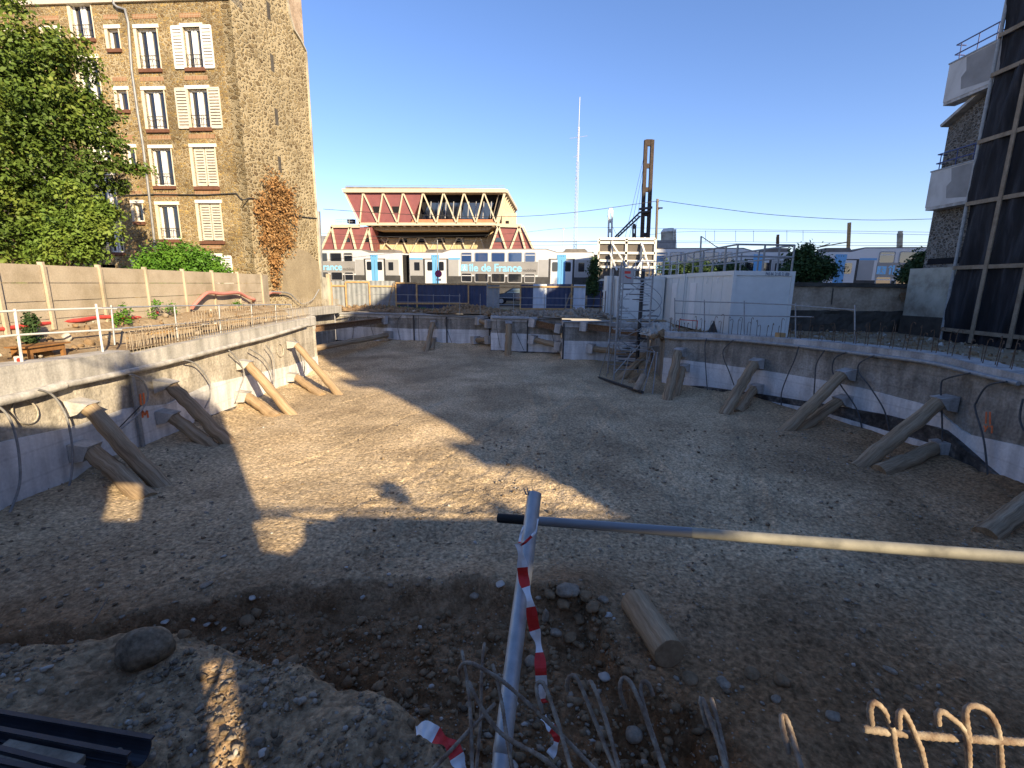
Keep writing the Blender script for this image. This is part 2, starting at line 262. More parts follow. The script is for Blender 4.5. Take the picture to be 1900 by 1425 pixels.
# ------------------------------------------------------------------ mesh helpers
class MB:
    def __init__(s): s.v = []; s.f = []; s.mi = []; s.sm = []; s.cur = 0; s.smooth = False
    def add(s, vs, fs):
        k = len(s.v); s.v += [tuple(q) for q in vs]
        for f in fs: s.f.append(tuple(i+k for i in f)); s.mi.append(s.cur); s.sm.append(s.smooth)
    def hexa(s, p):   # 8 points: bottom 4 ccw, top 4 ccw
        s.add(p, [(3, 2, 1, 0), (4, 5, 6, 7), (0, 1, 5, 4), (1, 2, 6, 5), (2, 3, 7, 6), (3, 0, 4, 7)]); return s
    def box(s, c, d, rz=0.0):
        c = Vector(c); x, y, z = d[0]/2, d[1]/2, d[2]/2; R = Matrix.Rotation(rz, 3, 'Z')
        return s.hexa([c+R@Vector(q) for q in [(-x, -y, -z), (x, -y, -z), (x, y, -z), (-x, y, -z), (-x, -y, z), (x, -y, z), (x, y, z), (-x, y, z)]])
    def bb(s, a, b):
        a = Vector(a); b = Vector(b); return s.box((a+b)/2, [abs(q) for q in (b-a)])
    def beam(s, a, b, w, h, up=(0, 0, 1)):
        a = Vector(a); b = Vector(b); d = (b-a).normalized(); u = Vector(up)
        if abs(d.dot(u)) > .98: u = Vector((0, 1, 0))
        x = d.cross(u).normalized()*w/2; y = x.cross(d).normalized()*h/2
        return s.hexa([a-x-y, a+x-y, a+x+y, a-x+y, b-x-y, b+x-y, b+x+y, b-x+y])
    def tube(s, pts, r, n=8, cap=True, rf=None):
        pts = [Vector(p) for p in pts]; m = len(pts); rings = []
        t0 = (pts[1]-pts[0]).normalized(); u = Vector((0, 0, 1)) if abs(t0.z) < .9 else Vector((1, 0, 0))
        x = t0.cross(u).normalized(); sm = s.smooth; s.smooth = True
        for i, p in enumerate(pts):
            t = ((pts[min(i+1, m-1)]-pts[max(i-1, 0)])).normalized()
            x = (x-t*x.dot(t)).normalized(); y = t.cross(x)
            rr = r[i] if isinstance(r, (list, tuple)) else r
            ring = []
            for k in range(n):
                a = 2*math.pi*k/n; q = rr*(rf(i, k) if rf else 1)
                ring.append(p+x*math.cos(a)*q+y*math.sin(a)*q)
            rings.append(ring)
        vs = [q for rg in rings for q in rg]; fs = []
        for i in range(m-1):
            for k in range(n): fs.append((i*n+k, i*n+(k+1) % n, (i+1)*n+(k+1) % n, (i+1)*n+k))
        s.add(vs, fs); s.smooth = False
        if cap:
            s.add(rings[0], [tuple(range(n))[::-1]]); s.add(rings[-1], [tuple(range(n))])
        s.smooth = sm; return s
    def poly(s, pts, nrm, th):
        """flat polygon extruded by th along -nrm"""
        pts = [Vector(p) for p in pts]; n = len(pts); o = Vector(nrm).normalized()*th
        s.add(pts+[p-o for p in pts], [tuple(range(n)), tuple(range(2*n-1, n-1, -1))]+[(i, i+n, (i+1) % n+n, (i+1) % n) for i in range(n)]); return s
    def quad(s, a, b, c, d): s.add([a, b, c, d], [(0, 1, 2, 3)]); return s
    def build(s, name, ms, parent=None, origin=None):
        o0 = Vector(origin) if origin is not None else (Vector(parent['_o']) if parent is not None and '_o' in parent else Vector((0, 0, 0)))
        me = bpy.data.meshes.new(name)
        me.from_pydata([tuple(Vector(q)-o0) for q in s.v], [], s.f)
        ms = ms if isinstance(ms, (list, tuple)) else [ms]
        for q in ms: me.materials.append(MATS[q])
        if len(ms) > 1: me.polygons.foreach_set('material_index', s.mi)
        me.polygons.foreach_set('use_smooth', s.sm); me.update()
        o = bpy.data.objects.new(name, me); COL.objects.link(o)
        if parent is not None: o.parent = parent; o['_o'] = tuple(o0) if parent is not None and '_o' in parent else (0, 0, 0)
        else: o.location = o0; o['_o'] = tuple(o0)
        return o
def tag(o, label, cat, group=None, kind=None):
    if label: o['label'] = label
    if cat: o['category'] = cat
    if group: o['group'] = group
    if kind: o['kind'] = kind
    return o
def thing(name, label, cat, loc=(0, 0, 0), group=None):
    o = bpy.data.objects.new(name, None); COL.objects.link(o); o.location = Vector(loc); o['_o'] = tuple(Vector(loc)); o.empty_display_size = .2
    return tag(o, label, cat, group)
def structure(o): o['kind'] = 'structure'; return o
def fbm(x, y, seed=0, oct=5, lac=2.03, gain=.5):
    r = np.random.default_rng(seed); T = r.random((256, 256))
    out = np.zeros(np.shape(x)); a = 1.; s = 0.
    for o in range(oct):
        xi = np.floor(x).astype(int); yi = np.floor(y).astype(int); fx = x-xi; fy = y-yi
        fx = fx*fx*(3-2*fx); fy = fy*fy*(3-2*fy)
        g = lambda i, j: T[(xi+i) & 255, (yi+j) & 255]
        out = out+a*((g(0, 0)*(1-fx)+g(1, 0)*fx)*(1-fy)+(g(0, 1)*(1-fx)+g(1, 1)*fx)*fy)
        s += a; a *= gain; x = x*lac+17.3; y = y*lac+9.1
    return out/s
def inpoly(x, y, P):
    c = np.zeros(np.shape(x), bool); n = len(P)
    for i in range(n):
        x1, y1 = P[i]; x2, y2 = P[(i+1) % n]
        if y1 == y2: continue
        k = ((y1 > y) != (y2 > y)) & (x < (x2-x1)*(y-y1)/(y2-y1)+x1); c ^= k
    return c
def pdist(x, y, P, closed=True):
    d = np.full(np.shape(x), 1e9); n = len(P)
    for i in range(n if closed else n-1):
        ax, ay = P[i]; bx, by = P[(i+1) % n]; vx, vy = bx-ax, by-ay; L2 = vx*vx+vy*vy+1e-12
        t = np.clip(((x-ax)*vx+(y-ay)*vy)/L2, 0, 1); d = np.minimum(d, np.hypot(x-ax-t*vx, y-ay-t*vy))
    return d
def sstep(a, b, x): t = np.clip((x-a)/(b-a), 0, 1); return t*t*(3-2*t)
def bez(pts, n=8):
    """smooth curve through points"""
    P = [Vector(p) for p in pts]; out = []
    for i in range(len(P)-1):
        p0 = P[max(i-1, 0)]; p1 = P[i]; p2 = P[i+1]; p3 = P[min(i+2, len(P)-1)]
        for k in range(n):
            t = k/n; out.append(.5*((2*p1)+(-p0+p2)*t+(2*p0-5*p1+4*p2-p3)*t*t+(-p0+3*p1-3*p2+p3)*t**3))
    out.append(P[-1]); return out
def text_mesh(name, s, size, mt, origin, xdir, zdir, parent, bold=0., align='LEFT', fit=None):
    c = bpy.data.curves.new(name, 'FONT'); c.body = s; c.size = size; c.extrude = .004; c.offset = bold; c.align_x = align
    o = bpy.data.objects.new(name, c); COL.objects.link(o); bpy.context.view_layer.update()
    me = bpy.data.meshes.new_from_object(o.evaluated_get(bpy.context.evaluated_depsgraph_get())); bpy.data.objects.remove(o); bpy.data.curves.remove(c)
    x = Vector(xdir).normalized(); z = Vector(zdir).normalized(); n = x.cross(z); wd = max([v.co.x for v in me.vertices]+[.01])
    k = fit/wd if fit else 1
    o0 = Vector(parent['_o'])
    for v in me.vertices: q = Vector(v.co); v.co = Vector(origin)+x*q.x*k+z*q.y+n*q.z-o0
    me.materials.clear(); me.materials.append(MATS[mt]); me.name = name
    ob = bpy.data.objects.new(name, me); COL.objects.link(ob); ob.parent = parent; ob['_o'] = tuple(o0); return ob
def mesh_np(name, V, Fq, mt, parent=None, smooth=False):
    me = bpy.data.meshes.new(name); V = np.asarray(V, np.float32); Fq = np.asarray(Fq, np.int32); k = Fq.shape[1]
    if parent is not None: V = V-np.array(parent['_o'], np.float32)
    me.vertices.add(len(V)); me.vertices.foreach_set('co', V.ravel()); me.loops.add(Fq.size); me.loops.foreach_set('vertex_index', Fq.ravel())
    me.polygons.add(len(Fq)); me.polygons.foreach_set('loop_start', np.arange(0, Fq.size, k, dtype=np.int32)); me.polygons.foreach_set('loop_total', np.full(len(Fq), k, np.int32))
    if smooth: me.polygons.foreach_set('use_smooth', np.ones(len(Fq), bool))
    me.update(calc_edges=True); me.validate()
    for q in (mt if isinstance(mt, (list, tuple)) else [mt]): me.materials.append(MATS[q])
    o = bpy.data.objects.new(name, me); COL.objects.link(o)
    if parent is not None: o.parent = parent; o['_o'] = tuple(parent['_o'])
    else: o['_o'] = (0, 0, 0)
    return o
def leaves(name, blobs, count, size, mt, parent=None, shell=.55, droop=.3, seed=1):
    """blobs: (x,y,z,rx,ry,rz,weight); leaf-sized bent quads through each clump, in twigs"""
    r = np.random.default_rng(seed); W = np.array([b[6] for b in blobs], float); W /= W.sum()
    B = np.array([b[:6] for b in blobs]); nt_ = max(1, count//9); idx = r.choice(len(B), nt_, p=W)
    d = r.normal(size=(nt_, 3)); d /= np.linalg.norm(d, axis=1)[:, None]; rad = shell+(1-shell)*r.random(nt_)**.6
    tc = B[idx, :3]+d*rad[:, None]*B[idx, 3:6]*(1+.18*r.normal(size=(nt_, 1)))
    c = np.repeat(tc, 9, 0)+r.normal(size=(nt_*9, 3))*size*1.6; n = len(c)
    c[:, 2] -= droop*size*r.random(n)
    nrm = np.repeat(d, 9, 0)*.5+r.normal(size=(n, 3))*.6+np.array([0, 0, .55]); nrm /= np.linalg.norm(nrm, axis=1)[:, None]
    a = r.normal(size=(n, 3)); a -= nrm*(a*nrm).sum(1)[:, None]; a /= np.linalg.norm(a, axis=1)[:, None]; b = np.cross(nrm, a)
    s = size*(.6+.8*r.random(n))[:, None]; V = np.empty((n, 4, 3)); V[:, 0] = c-a*s; V[:, 1] = c-b*s*.55; V[:, 2] = c+a*s-nrm*s*.25; V[:, 3] = c+b*s*.55
    return mesh_np(name, V.reshape(-1, 3), np.arange(n*4).reshape(-1, 4), mt, parent)
def rock_v(r, n=1):
    """irregular low stone from a subdivided octahedron"""
    import bmesh
    bm = bmesh.new(); bmesh.ops.create_icosphere(bm, subdivisions=n, radius=1)
    V = np.array([v.co[:] for v in bm.verts]); Fc = [[v.index for v in f.verts] for f in bm.faces]; bm.free(); return V, np.array(Fc)
ROCK1 = rock_v(0, 1); ROCK3 = rock_v(0, 3)
def rock(name, loc, dims, mt, label, seed, cat='stone', group=None, rz=0., rough=.14, facet=False):
    V, Fc = ROCK3; r = np.random.default_rng(seed); o = r.random(3)*50
    k = 1+rough*2*(fbm(V[:, 0]*1.3+o[0]+V[:, 2]*.7, V[:, 1]*1.3+o[1], seed, 3)-.5)+rough*.6*(fbm(V[:, 1]*4+o[2], V[:, 2]*4+V[:, 0]*3+o[0], seed+1, 2)-.5)
    Q = V*k[:, None]
    if facet:
        for _ in range(9):
            n = r.normal(size=3); n /= np.linalg.norm(n); h = .62+.2*r.random(); dd = Q@n; Q = Q-np.maximum(dd-h, 0)[:, None]*n
    c, s = math.cos(rz), math.sin(rz); Q = Q*np.array(dims)/2; Q = np.stack([Q[:, 0]*c-Q[:, 1]*s, Q[:, 0]*s+Q[:, 1]*c, Q[:, 2]], 1)
    ob = mesh_np(name, Q, Fc, mt, smooth=not facet); ob.location = loc; ob['_o'] = tuple(loc); return tag(ob, label, cat, group)
# ------------------------------------------------------------------ pit outline
LEFT = [(-10.0, -2.0), (-10.0, 24.4)]
NOOK = [(-10.0, 24.4), (-12.4, 24.9), (-13.2, 35.8)]
FAR1 = [(-13.2, 35.8), (-1.45, 34.5)]; FAR2 = [(-1.45, 34.5), (-1.45, 32.0), (3.1, 31.1)]; FAR3 = [(3.1, 31.1), (3.1, 29.3), (8.3, 28.9)]
RET = [(8.3, 28.9), (7.25, 22.8)]
RIGHT = [(7.25, 22.8), (8.7, 21.4), (10.2, 19.3), (11.2, 17.3), (11.8, 15.1), (12.3, 13.3), (12.2, 10.7), (12.0, 8.0), (11.9, 3.0), (11.9, -2.0)]
PIT = LEFT+NOOK[1:]+FAR1[1:]+FAR2[1:]+FAR3[1:]+RET[1:]+RIGHT[1:]

def ztop(x, y):
    z = 2.93+0*x
    z = z+.55*sstep(-11.1, -11.9, x)*(1-sstep(25, 29, y))*sstep(-2, 3, y)
    r = sstep(4, 8, x); z = z*(1-r)+2.32*r
    f = sstep(27, 33, y); z = z*(1-f)+2.62*f
    s = sstep(39, 40.5, y); z = z*(1-s)+2.85*s
    d = y-(48-.25*(x+1.35)); z = z+.85*sstep(-3.2, -2.2, d)
    return z
# ground sheet to the horizon, open over the pit
def axis(lo, hi, st, far=900):
    a = list(np.arange(lo, hi+.001, st)); g = st
    while a[-1] < far: g *= 1.22; a.append(a[-1]+g)
    g = st
    while a[0] > -far: g *= 1.22; a.insert(0, a[0]-g)
    return np.array(a)
gx = axis(-18, 24, .3); gy = axis(-6, 44, .3)
X_, Y_ = np.meshgrid(gx, gy); PI_X = [p[0] for p in PIT]
ins = inpoly(X_, Y_, PIT+[(11.9, -2), (-10, -2)]); dp = pdist(X_, Y_, PIT)
inner = ins & (dp > -.1) & (Y_ > .3)
Z_ = ztop(X_, Y_); near = (np.abs(X_) < 60) & (np.abs(Y_-20) < 60)
Z_ = Z_+near*(.11*(fbm(X_*.7+50, Y_*.7+50, 3, 5)-.5)+.05*(fbm(X_*3+50, Y_*3+50, 5, 3)-.5))
dl = pdist(X_, Y_, PIT+[(11.9, .4), (-10, .4)], False)
Z_ -= 1.25*sstep(-.6, .25, Y_)*sstep(.9, .35, X_)*(Y_ < 2.5)*sstep(-9.6, -8.5, X_)  # unseen ground lowered here to let sun onto the mound
Z_ = np.where(Y_ < 40, Z_-.1*sstep(1.3, .2, dl), Z_)
cx_ = (X_[:-1, :-1]+X_[1:, 1:])/2; cy_ = (Y_[:-1, :-1]+Y_[1:, 1:])/2
hole = inpoly(cx_, cy_, PIT) & (cy_ > .3)
hole |= (pdist(cx_, cy_, PIT) < .22) & (cy_ > .3)
ny, nx = X_.shape; I = np.arange(ny*nx).reshape(ny, nx)
Q = np.stack([I[:-1, :-1], I[:-1, 1:], I[1:, 1:], I[1:, :-1]], -1)[~hole]
V = np.stack([X_.ravel(), Y_.ravel(), Z_.ravel()], 1)
gr = mesh_np('ground', V, Q.reshape(-1, 4), 'top_soil', smooth=True); structure(gr)
# street surface
b = MB(); b.quad((-60, 40.7, 2.93), (11, 40.7, 2.93), (11, 41.5, 2.93), (-60, 56, 2.93)); structure(b.build('street', 'asphalt'))

# ------------------------------------------------------------------ pit floor: gravel, mound on the left, dug trench with brown soil
MOUND = [tuple(PZ(x, y, 1.25)[:2]) for x, y in [(-60, 1215), (60, 1198), (150, 1180), (260, 1168), (340, 1172), (500, 1205), (620, 1245), (740, 1315), (800, 1380), (850, 1440)]]+[(-.4, 1.0), (-8, 1.0)]
MOUND = [(max(-8.5, a), c) for a, c in MOUND]
TR = [tuple(PZ(x, y, 0)[:2]) for x, y in [(-20, 1200), (160, 1178), (300, 1150), (380, 1118), (500, 1098), (800, 1078), (900, 1100), (1100, 1122), (1140, 1190), (1190, 1270), (1320, 1340), (1360, 1430)]]+[(1.9, 1.2), (-6, 1.2)]
fx = axis(-13.6, 12.4, .07, 13.6); fx = fx[(fx > -13.8) & (fx < 12.6)]
fy = [1.0]
while fy[-1] < 36.5: fy.append(fy[-1]+max(.045, .0085*fy[-1]))
fy = np.array(fy); X_, Y_ = np.meshgrid(fx, fy)
Z = .30*(fbm(X_*.16+3, Y_*.16+8, 11, 3)-.5)+.09*(fbm(X_*.9, Y_*.9, 12, 4)-.5)+.045*(fbm(X_*3.5, Y_*3.5, 13, 4)-.5)
nearm = sstep(13, 4, Y_)
Z += (.02+.05*nearm)*(fbm(X_*9, Y_*9, 14, 4)-.5)*1.2
# churned ridges in the sunny middle, track marks on the right
chm = sstep(6.5, 8.5, Y_)*sstep(15, 11, Y_)*sstep(-4.5, -2.5, X_)*sstep(3.2, 1.2, X_)
Z += chm*.13*(np.abs(fbm(X_*2.2+.5*Y_, Y_*2.6, 15, 4)-.5)*2-.3)
trk = sstep(2.0, 4.0, X_)*sstep(4, 6, Y_)*sstep(17, 12, Y_)
wob = X_*.35+Y_+.35*fbm(X_*.5, Y_*.5, 44, 2)
Z += .05*sstep(.06, .0, np.abs(np.sin((X_*.8-Y_*.35+.3*fbm(X_*.3, Y_*.3, 45, 2))*1.1)))*sstep(.5, .6, fbm(X_*.25, Y_*.25, 46, 2))*sstep(5, 8, Y_)*-1
for _k, (_x0, _s, _w) in enumerate([(-1.2, .42, .22), (.9, .42, .22), (2.4, -.12, .25), (4.3, -.12, .25), (5.6, .3, .2)]):
    _u = X_-(_x0+_s*(Y_-10)+.5*np.sin(Y_*.22+_k)); _m = np.exp(-(_u/_w)**4)*sstep(7.5, 9, Y_)*sstep(27, 22, Y_); Z += -.03*_m+.022*_m*(np.sin(Y_*21+np.abs(_u)*16) > .1)+.02*np.exp(-((np.abs(_u)-_w*1.5)/.08)**2)*sstep(7.5, 9, Y_)*sstep(27, 22, Y_)
Z += trk*.02*np.sin(wob*26)*(fbm(X_*.45, Y_*.45, 16, 2) > .5)
# heaped dirt along the wall feet
dw = pdist(X_, Y_, PIT, False); Z += .28*sstep(1.6, .1, dw)*(.4+.9*fbm(X_*.8, Y_*.8, 17, 3))*sstep(4, 7, Y_)
Z += .25*sstep(30, 35, Y_)
im = inpoly(X_, Y_, MOUND); dm = pdist(X_, Y_, MOUND); sd = np.where(im, dm, -dm)+.34*(fbm(X_*2.1, Y_*2.1, 18, 4)-.5)+.12*(fbm(X_*8, Y_*8, 28, 3)-.5)
mh = (1.22+.32*(fbm(X_*.9, Y_*.9, 19, 4)-.5)+.16*(fbm(X_*3.5, Y_*3.5, 29, 5)-.5)+.05*(fbm(X_*12, Y_*12, 39, 3)-.5))*sstep(-.6, .12, sd); Z = Z*(1-.6*sstep(-.5, .1, sd))+mh
it = inpoly(X_, Y_, TR); dt = pdist(X_, Y_, TR); st = np.where(it, dt, -dt)+.6*(fbm(X_*1.6, Y_*1.6, 20, 5)-.5)+.1*(fbm(X_*9, Y_*9, 30, 3)-.5)
tr = sstep(-.06, .22, st)*(1-sstep(-.45, -.1, sd)); Z -= .38*tr*(.65+.7*fbm(X_*1.2, Y_*1.2, 21, 3))
Z += tr*.2*(fbm(X_*3.5, Y_*3.5, 22, 5)-.45)+tr*.07*(fbm(X_*14, Y_*14, 24, 3)-.5)
# small heap of brown clods beyond the log
for (px_, py_, h, r) in [(1070, 1110, .22, .55), (1000, 1130, .16, .4), (880, 1090, .12, .5), (1290, 1150, .07, .4)]:
    q = PZ(px_, py_, 0); Z += h*np.exp(-((X_-q.x)**2+(Y_-q.y)**2)/r**2)
soil = np.clip(sstep(-.2, .35, st+.25*(fbm(X_*5, Y_*5, 71, 4)-.5))*(1-sstep(-.25, .05, sd))+.35*sstep(.55, .72, fbm(X_*.5+9, Y_*.5, 23, 4))*sstep(9, 5, Y_), 0, 1)
qq = PZ(1080, 1110, 0); soil = np.maximum(soil, .8*np.exp(-((X_-qq.x)**2+(Y_-qq.y)**2)/.5))
keep = inpoly(X_, Y_, PIT+[(11.9, -2), (-10, -2)]) | (pdist(X_, Y_, PIT, False) < .5)
ny, nx = X_.shape; I = np.arange(ny*nx).reshape(ny, nx)
k4 = keep[:-1, :-1] & keep[1:, 1:] & keep[:-1, 1:] & keep[1:, :-1]
Q = np.stack([I[:-1, :-1], I[:-1, 1:], I[1:, 1:], I[1:, :-1]], -1)[k4]
FZ = Z.copy(); FX = fx; FY = fy
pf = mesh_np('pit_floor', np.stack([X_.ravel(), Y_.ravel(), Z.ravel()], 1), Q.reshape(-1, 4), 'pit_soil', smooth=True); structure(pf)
at = pf.data.attributes.new('soil', 'FLOAT', 'POINT')
at.data.foreach_set('value', soil.astype(np.float32).ravel()) if len(at.data) == soil.size else None
qd = sstep(8.5, 4.5, Y_)*(.65+.5*fbm(X_*.6+4, Y_*.6, 61, 4)); qd = np.maximum(qd, sstep(2.0, 8.5, X_-.25*Y_)*(.5+.5*fbm(X_*.5, Y_*.5+7, 62, 4))); qd = qd*(1-.5*sstep(-.3, .2, sd)); qd = np.clip(qd, 0, 1)  # shade put into the floor colour, near side and right
a3 = pf.data.attributes.new('painted_shade', 'FLOAT', 'POINT'); a3.data.foreach_set('value', qd.astype(np.float32).ravel())
def fz(x, y):
    i = int(np.clip(np.searchsorted(FY, y), 1, len(FY)-1)); j = int(np.clip(np.searchsorted(FX, x), 1, len(FX)-1)); return float(FZ[i, j])
def PG(px_, py_, up=0.):
    z = 3.2
    for _ in range(14): p = PZ(px_, py_, z); z = .5*z+.5*(float(ztop(np.float64(p.x), np.float64(p.y)))+up)
    return PZ(px_, py_, z)
def PF(px_, py_):
    """where a sight line meets the pit floor surface"""
    z = 0.
    for _ in range(12): p = PZ(px_, py_, z); z = .5*z+.5*fz(p.x, p.y)
    p = PZ(px_, py_, z); p.z = fz(p.x, p.y); return p

# loose gravel
r = np.random.default_rng(5); n = 19000
yy = np.where(np.arange(n) < 6500, 1.5+3.4*r.random(n), 1.5+14*r.random(n)**1.9); xx = np.where(np.arange(n) < 6500, -4.6+5.2*r.random(n), (r.random(n)-.5)*2*np.minimum(1.15*yy+.8, 11)); Vr, Fr = ROCK1
sz = (.008+.028*r.random(n)**5)*(1+.03*yy); cl = fbm(xx*.8, yy*.8, 31, 4); sel = cl > .42; xx, yy, sz = xx[sel], yy[sel], sz[sel]; n = len(xx)
zz = np.array([fz(a, c) for a, c in zip(xx, yy)])
dm3 = sz[:, None]*(.6+.8*r.random((n, 3))); dm3[:, 2] *= .7
V = Vr[None]*dm3[:, None]*(1+.25*r.normal(size=(n, len(Vr), 1))); a = r.random(n)*6.28; c, s = np.cos(a)[:, None], np.sin(a)[:, None]
V = np.stack([V[..., 0]*c-V[..., 1]*s, V[..., 0]*s+V[..., 1]*c, V[..., 2]], -1)+np.stack([xx, yy, zz+sz*.25], -1)[:, None]
Fa = (Fr[None]+np.arange(n)[:, None, None]*len(Vr)).reshape(-1, 3); h = n//2
k = len(Vr)
g1 = mesh_np('gravel', V.reshape(-1, 3), Fa, ['stone_grey', 'rubble_pale', 'boulder_brown'], smooth=False)
g1.data.polygons.foreach_set('material_index', np.repeat(r.choice([0, 1, 2], n, p=[.52, .03, .45]), len(Fr)).astype(np.int32))
tag(g1, 'loose grey gravel and pebbles strewn over the excavation floor', 'gravel', kind='stuff')

# rubble, clods and chips on the ground round the pit
n = 5200; qx = np.concatenate([7+14*r.random(n//2), -12.5+2.3*r.random(n//8), -12+18*r.random(n-n//2-n//8)]); qy = np.concatenate([12+15*r.random(n//2), 8+26*r.random(n//8), 34.5+4.5*r.random(n-n//2-n//8)])
mk = ~inpoly(qx, qy, PIT+[(11.9, -2), (-10, -2)]) & (pdist(qx, qy, PIT, False) > .55); qx, qy = qx[mk], qy[mk]; n = len(qx); s3 = .02+.1*r.random(n)**4; qz = np.array([float(ztop(np.float64(a), np.float64(c))) for a, c in zip(qx, qy)])
d3 = s3[:, None]*(.6+.8*r.random((n, 3))); V = Vr[None]*d3[:, None]*(1+.3*r.normal(size=(n, len(Vr), 1)))+np.stack([qx, qy, qz+s3*.2], -1)[:, None]
ru = mesh_np('rubble', V.reshape(-1, 3), (Fr[None]+np.arange(n)[:, None, None]*len(Vr)).reshape(-1, 3), ['stone_grey', 'clod', 'rubble_pale']); ru.data.polygons.foreach_set('material_index', np.repeat(r.choice([0, 1, 2], n, p=[.45, .47, .08]), len(Fr)).astype(np.int32)); tag(ru, 'broken rubble and clods strewn over the ground round the pit', 'rubble', kind='stuff')
# crumbled earth in the trench
n = 5200; px2 = (r.random(n)-.5)*7-.9; py2 = 1.6+4.8*r.random(n); M1 = inpoly(px2, py2, TR) & ~inpoly(px2, py2, MOUND); px2, py2 = px2[M1], py2[M1]; n = len(px2); s2 = .012+.05*r.random(n)**3.5
pz2 = np.array([fz(a, c) for a, c in zip(px2, py2)]); d3 = s2[:, None]*(.6+.8*r.random((n, 3))); V = Vr[None]*d3[:, None]*(1+.3*r.normal(size=(n, len(Vr), 1)))+np.stack([px2, py2, pz2+s2*.3], -1)[:, None]
ec = mesh_np('earth_crumbs', V.reshape(-1, 3), (Fr[None]+np.arange(n)[:, None, None]*len(Vr)).reshape(-1, 3), 'clod'); tag(ec, 'crumbled dark brown earth filling the dug trench', 'earth', kind='stuff')
# ------------------------------------------------------------------ pit walls
def resamp(path, st=.3):
    out = []
    for i in range(len(path)-1):
        a = Vector((*path[i], 0)); c = Vector((*path[i+1], 0)); n = max(1, int((c-a).length/st))
        for k in range(n): out.append(a.lerp(c, k/n))
    out.append(Vector((*path[-1], 0))); return out
def strip(name, path, z0, z1, off, thick, mt, parent, rough=.0, seed=1, nz=4, topw=0.):
    P = resamp(path); m = len(P); vs = []; nr = []
    for i in range(m):
        t = (P[min(i+1, m-1)]-P[max(i-1, 0)]).normalized(); nr.append(Vector((t.y, -t.x, 0)))
    X = np.array([p.x for p in P]); Y = np.array([p.y for p in P]); S = np.cumsum([0]+[(P[i+1]-P[i]).length for i in range(m-1)])
    A = np.array([z0(x, y) for x, y in zip(X, Y)]); B_ = np.array([z1(x, y) for x, y in zip(X, Y)])
    if topw: B_ = B_+topw*(fbm(S*1.5, S*0+seed, seed, 4)-.5); 
    B_ = np.maximum(B_, A+.01)
    for j in range(nz+1):
        z = A+(B_-A)*j/nz; o = off+rough*(fbm(S*2.2+seed*7, z*3+seed, seed, 4)-.5)
        for i in range(m): vs.append(P[i]+nr[i]*float(o[i])+Vector((0, 0, float(z[i]))))
    n0 = len(vs)
    for i in range(m): vs.append(P[i]-nr[i]*thick+Vector((0, 0, float(B_[i]))))
    for i in range(m): vs.append(P[i]-nr[i]*thick+Vector((0, 0, float(A[i]))))
    b = MB(); fs = []
    for j in range(nz):
        for i in range(m-1): fs.append((j*m+i, j*m+i+1, (j+1)*m+i+1, (j+1)*m+i))
    for i in range(m-1):
        fs.append((nz*m+i, nz*m+i+1, n0+i+1, n0+i)); fs.append((n0+i, n0+i+1, n0+m+i+1, n0+m+i))
        fs.append((n0+m+i, n0+m+i+1, i+1, i))
    for i in (0, m-1): fs.append(tuple(j*m+i for j in range(nz+1))+(n0+i, n0+m+i))
    b.add(vs, fs); return b.build(name, mt, parent)
def prof(pts, path, key):
    q = []
    for x, y in pts: p = PW(x, y, path); q.append((p.y if key else p.x, p.z))
    q.sort(); xs = [a for a, _ in q]; zs = [c for _, c in q]
    return lambda x, y: float(np.interp(y if key else x, xs, zs))
C = lambda z: (lambda x, y: z)
LN = [(-10.0, -2.0), (-10.0, PX(238, 652, -10).y)]; LF = [LN[1], (-10.0, 24.4)]
L_top1 = prof([(0, 680), (120, 666), (238, 650)], LEFT, 1); L_top2 = prof([(242, 658), (400, 623), (570, 590)], LEFT, 1)
L_mid = prof([(0, 748), (110, 717), (240, 691), (330, 672), (440, 642), (500, 627), (568, 606)], LEFT, 1)
L_low = prof([(0, 821), (145, 790), (236, 757), (310, 750), (391, 712), (539, 679)], LEFT, 1)
L_bot = prof([(0, 955), (190, 875), (265, 835), (380, 775), (540, 715)], LEFT, 1)
wl = thing('retaining_wall', 'long left pit wall with pale concrete band and rows of rusty starter bars on top, catching the sun', 'wall', (-10, 12, 0))
strip('lower_lift', LEFT, L_bot, L_low, .0, .5, 'fresh_concrete', wl, .02, 1)
strip('upper_lift', LEFT, L_low, L_mid, -.05, .5, 'rough_concrete', wl, .06, 2)
strip('crown_beam', LN, L_mid, L_top1, .05, .6, 'crown_concrete', wl, .012, 3, topw=.03)
strip('crown_beam', LF, L_mid, L_top2, .03, .6, 'crown_concrete', wl, .012, 4, topw=.02)
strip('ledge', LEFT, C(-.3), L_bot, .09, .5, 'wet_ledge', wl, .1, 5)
strip('crown_beam', NOOK, C(2.35), C(2.98), .0, .6, 'crown_concrete', wl, .02, 6, topw=.03)
strip('upper_lift', NOOK, C(.2), C(2.35), -.04, .5, 'rough_concrete', wl, .08, 7)
F_top = C(2.62); F_mid = C(2.3)
F1b = prof([(600, 607), (760, 610), (900, 612)], FAR1, 0); F1c = prof([(600, 634), (760, 637), (905, 640)], FAR1, 0)
wf = thing('retaining_wall', 'far pit wall facing us below the navy hoarding, stepped in three bays with white lower band', 'wall', (-3, 34, 0))
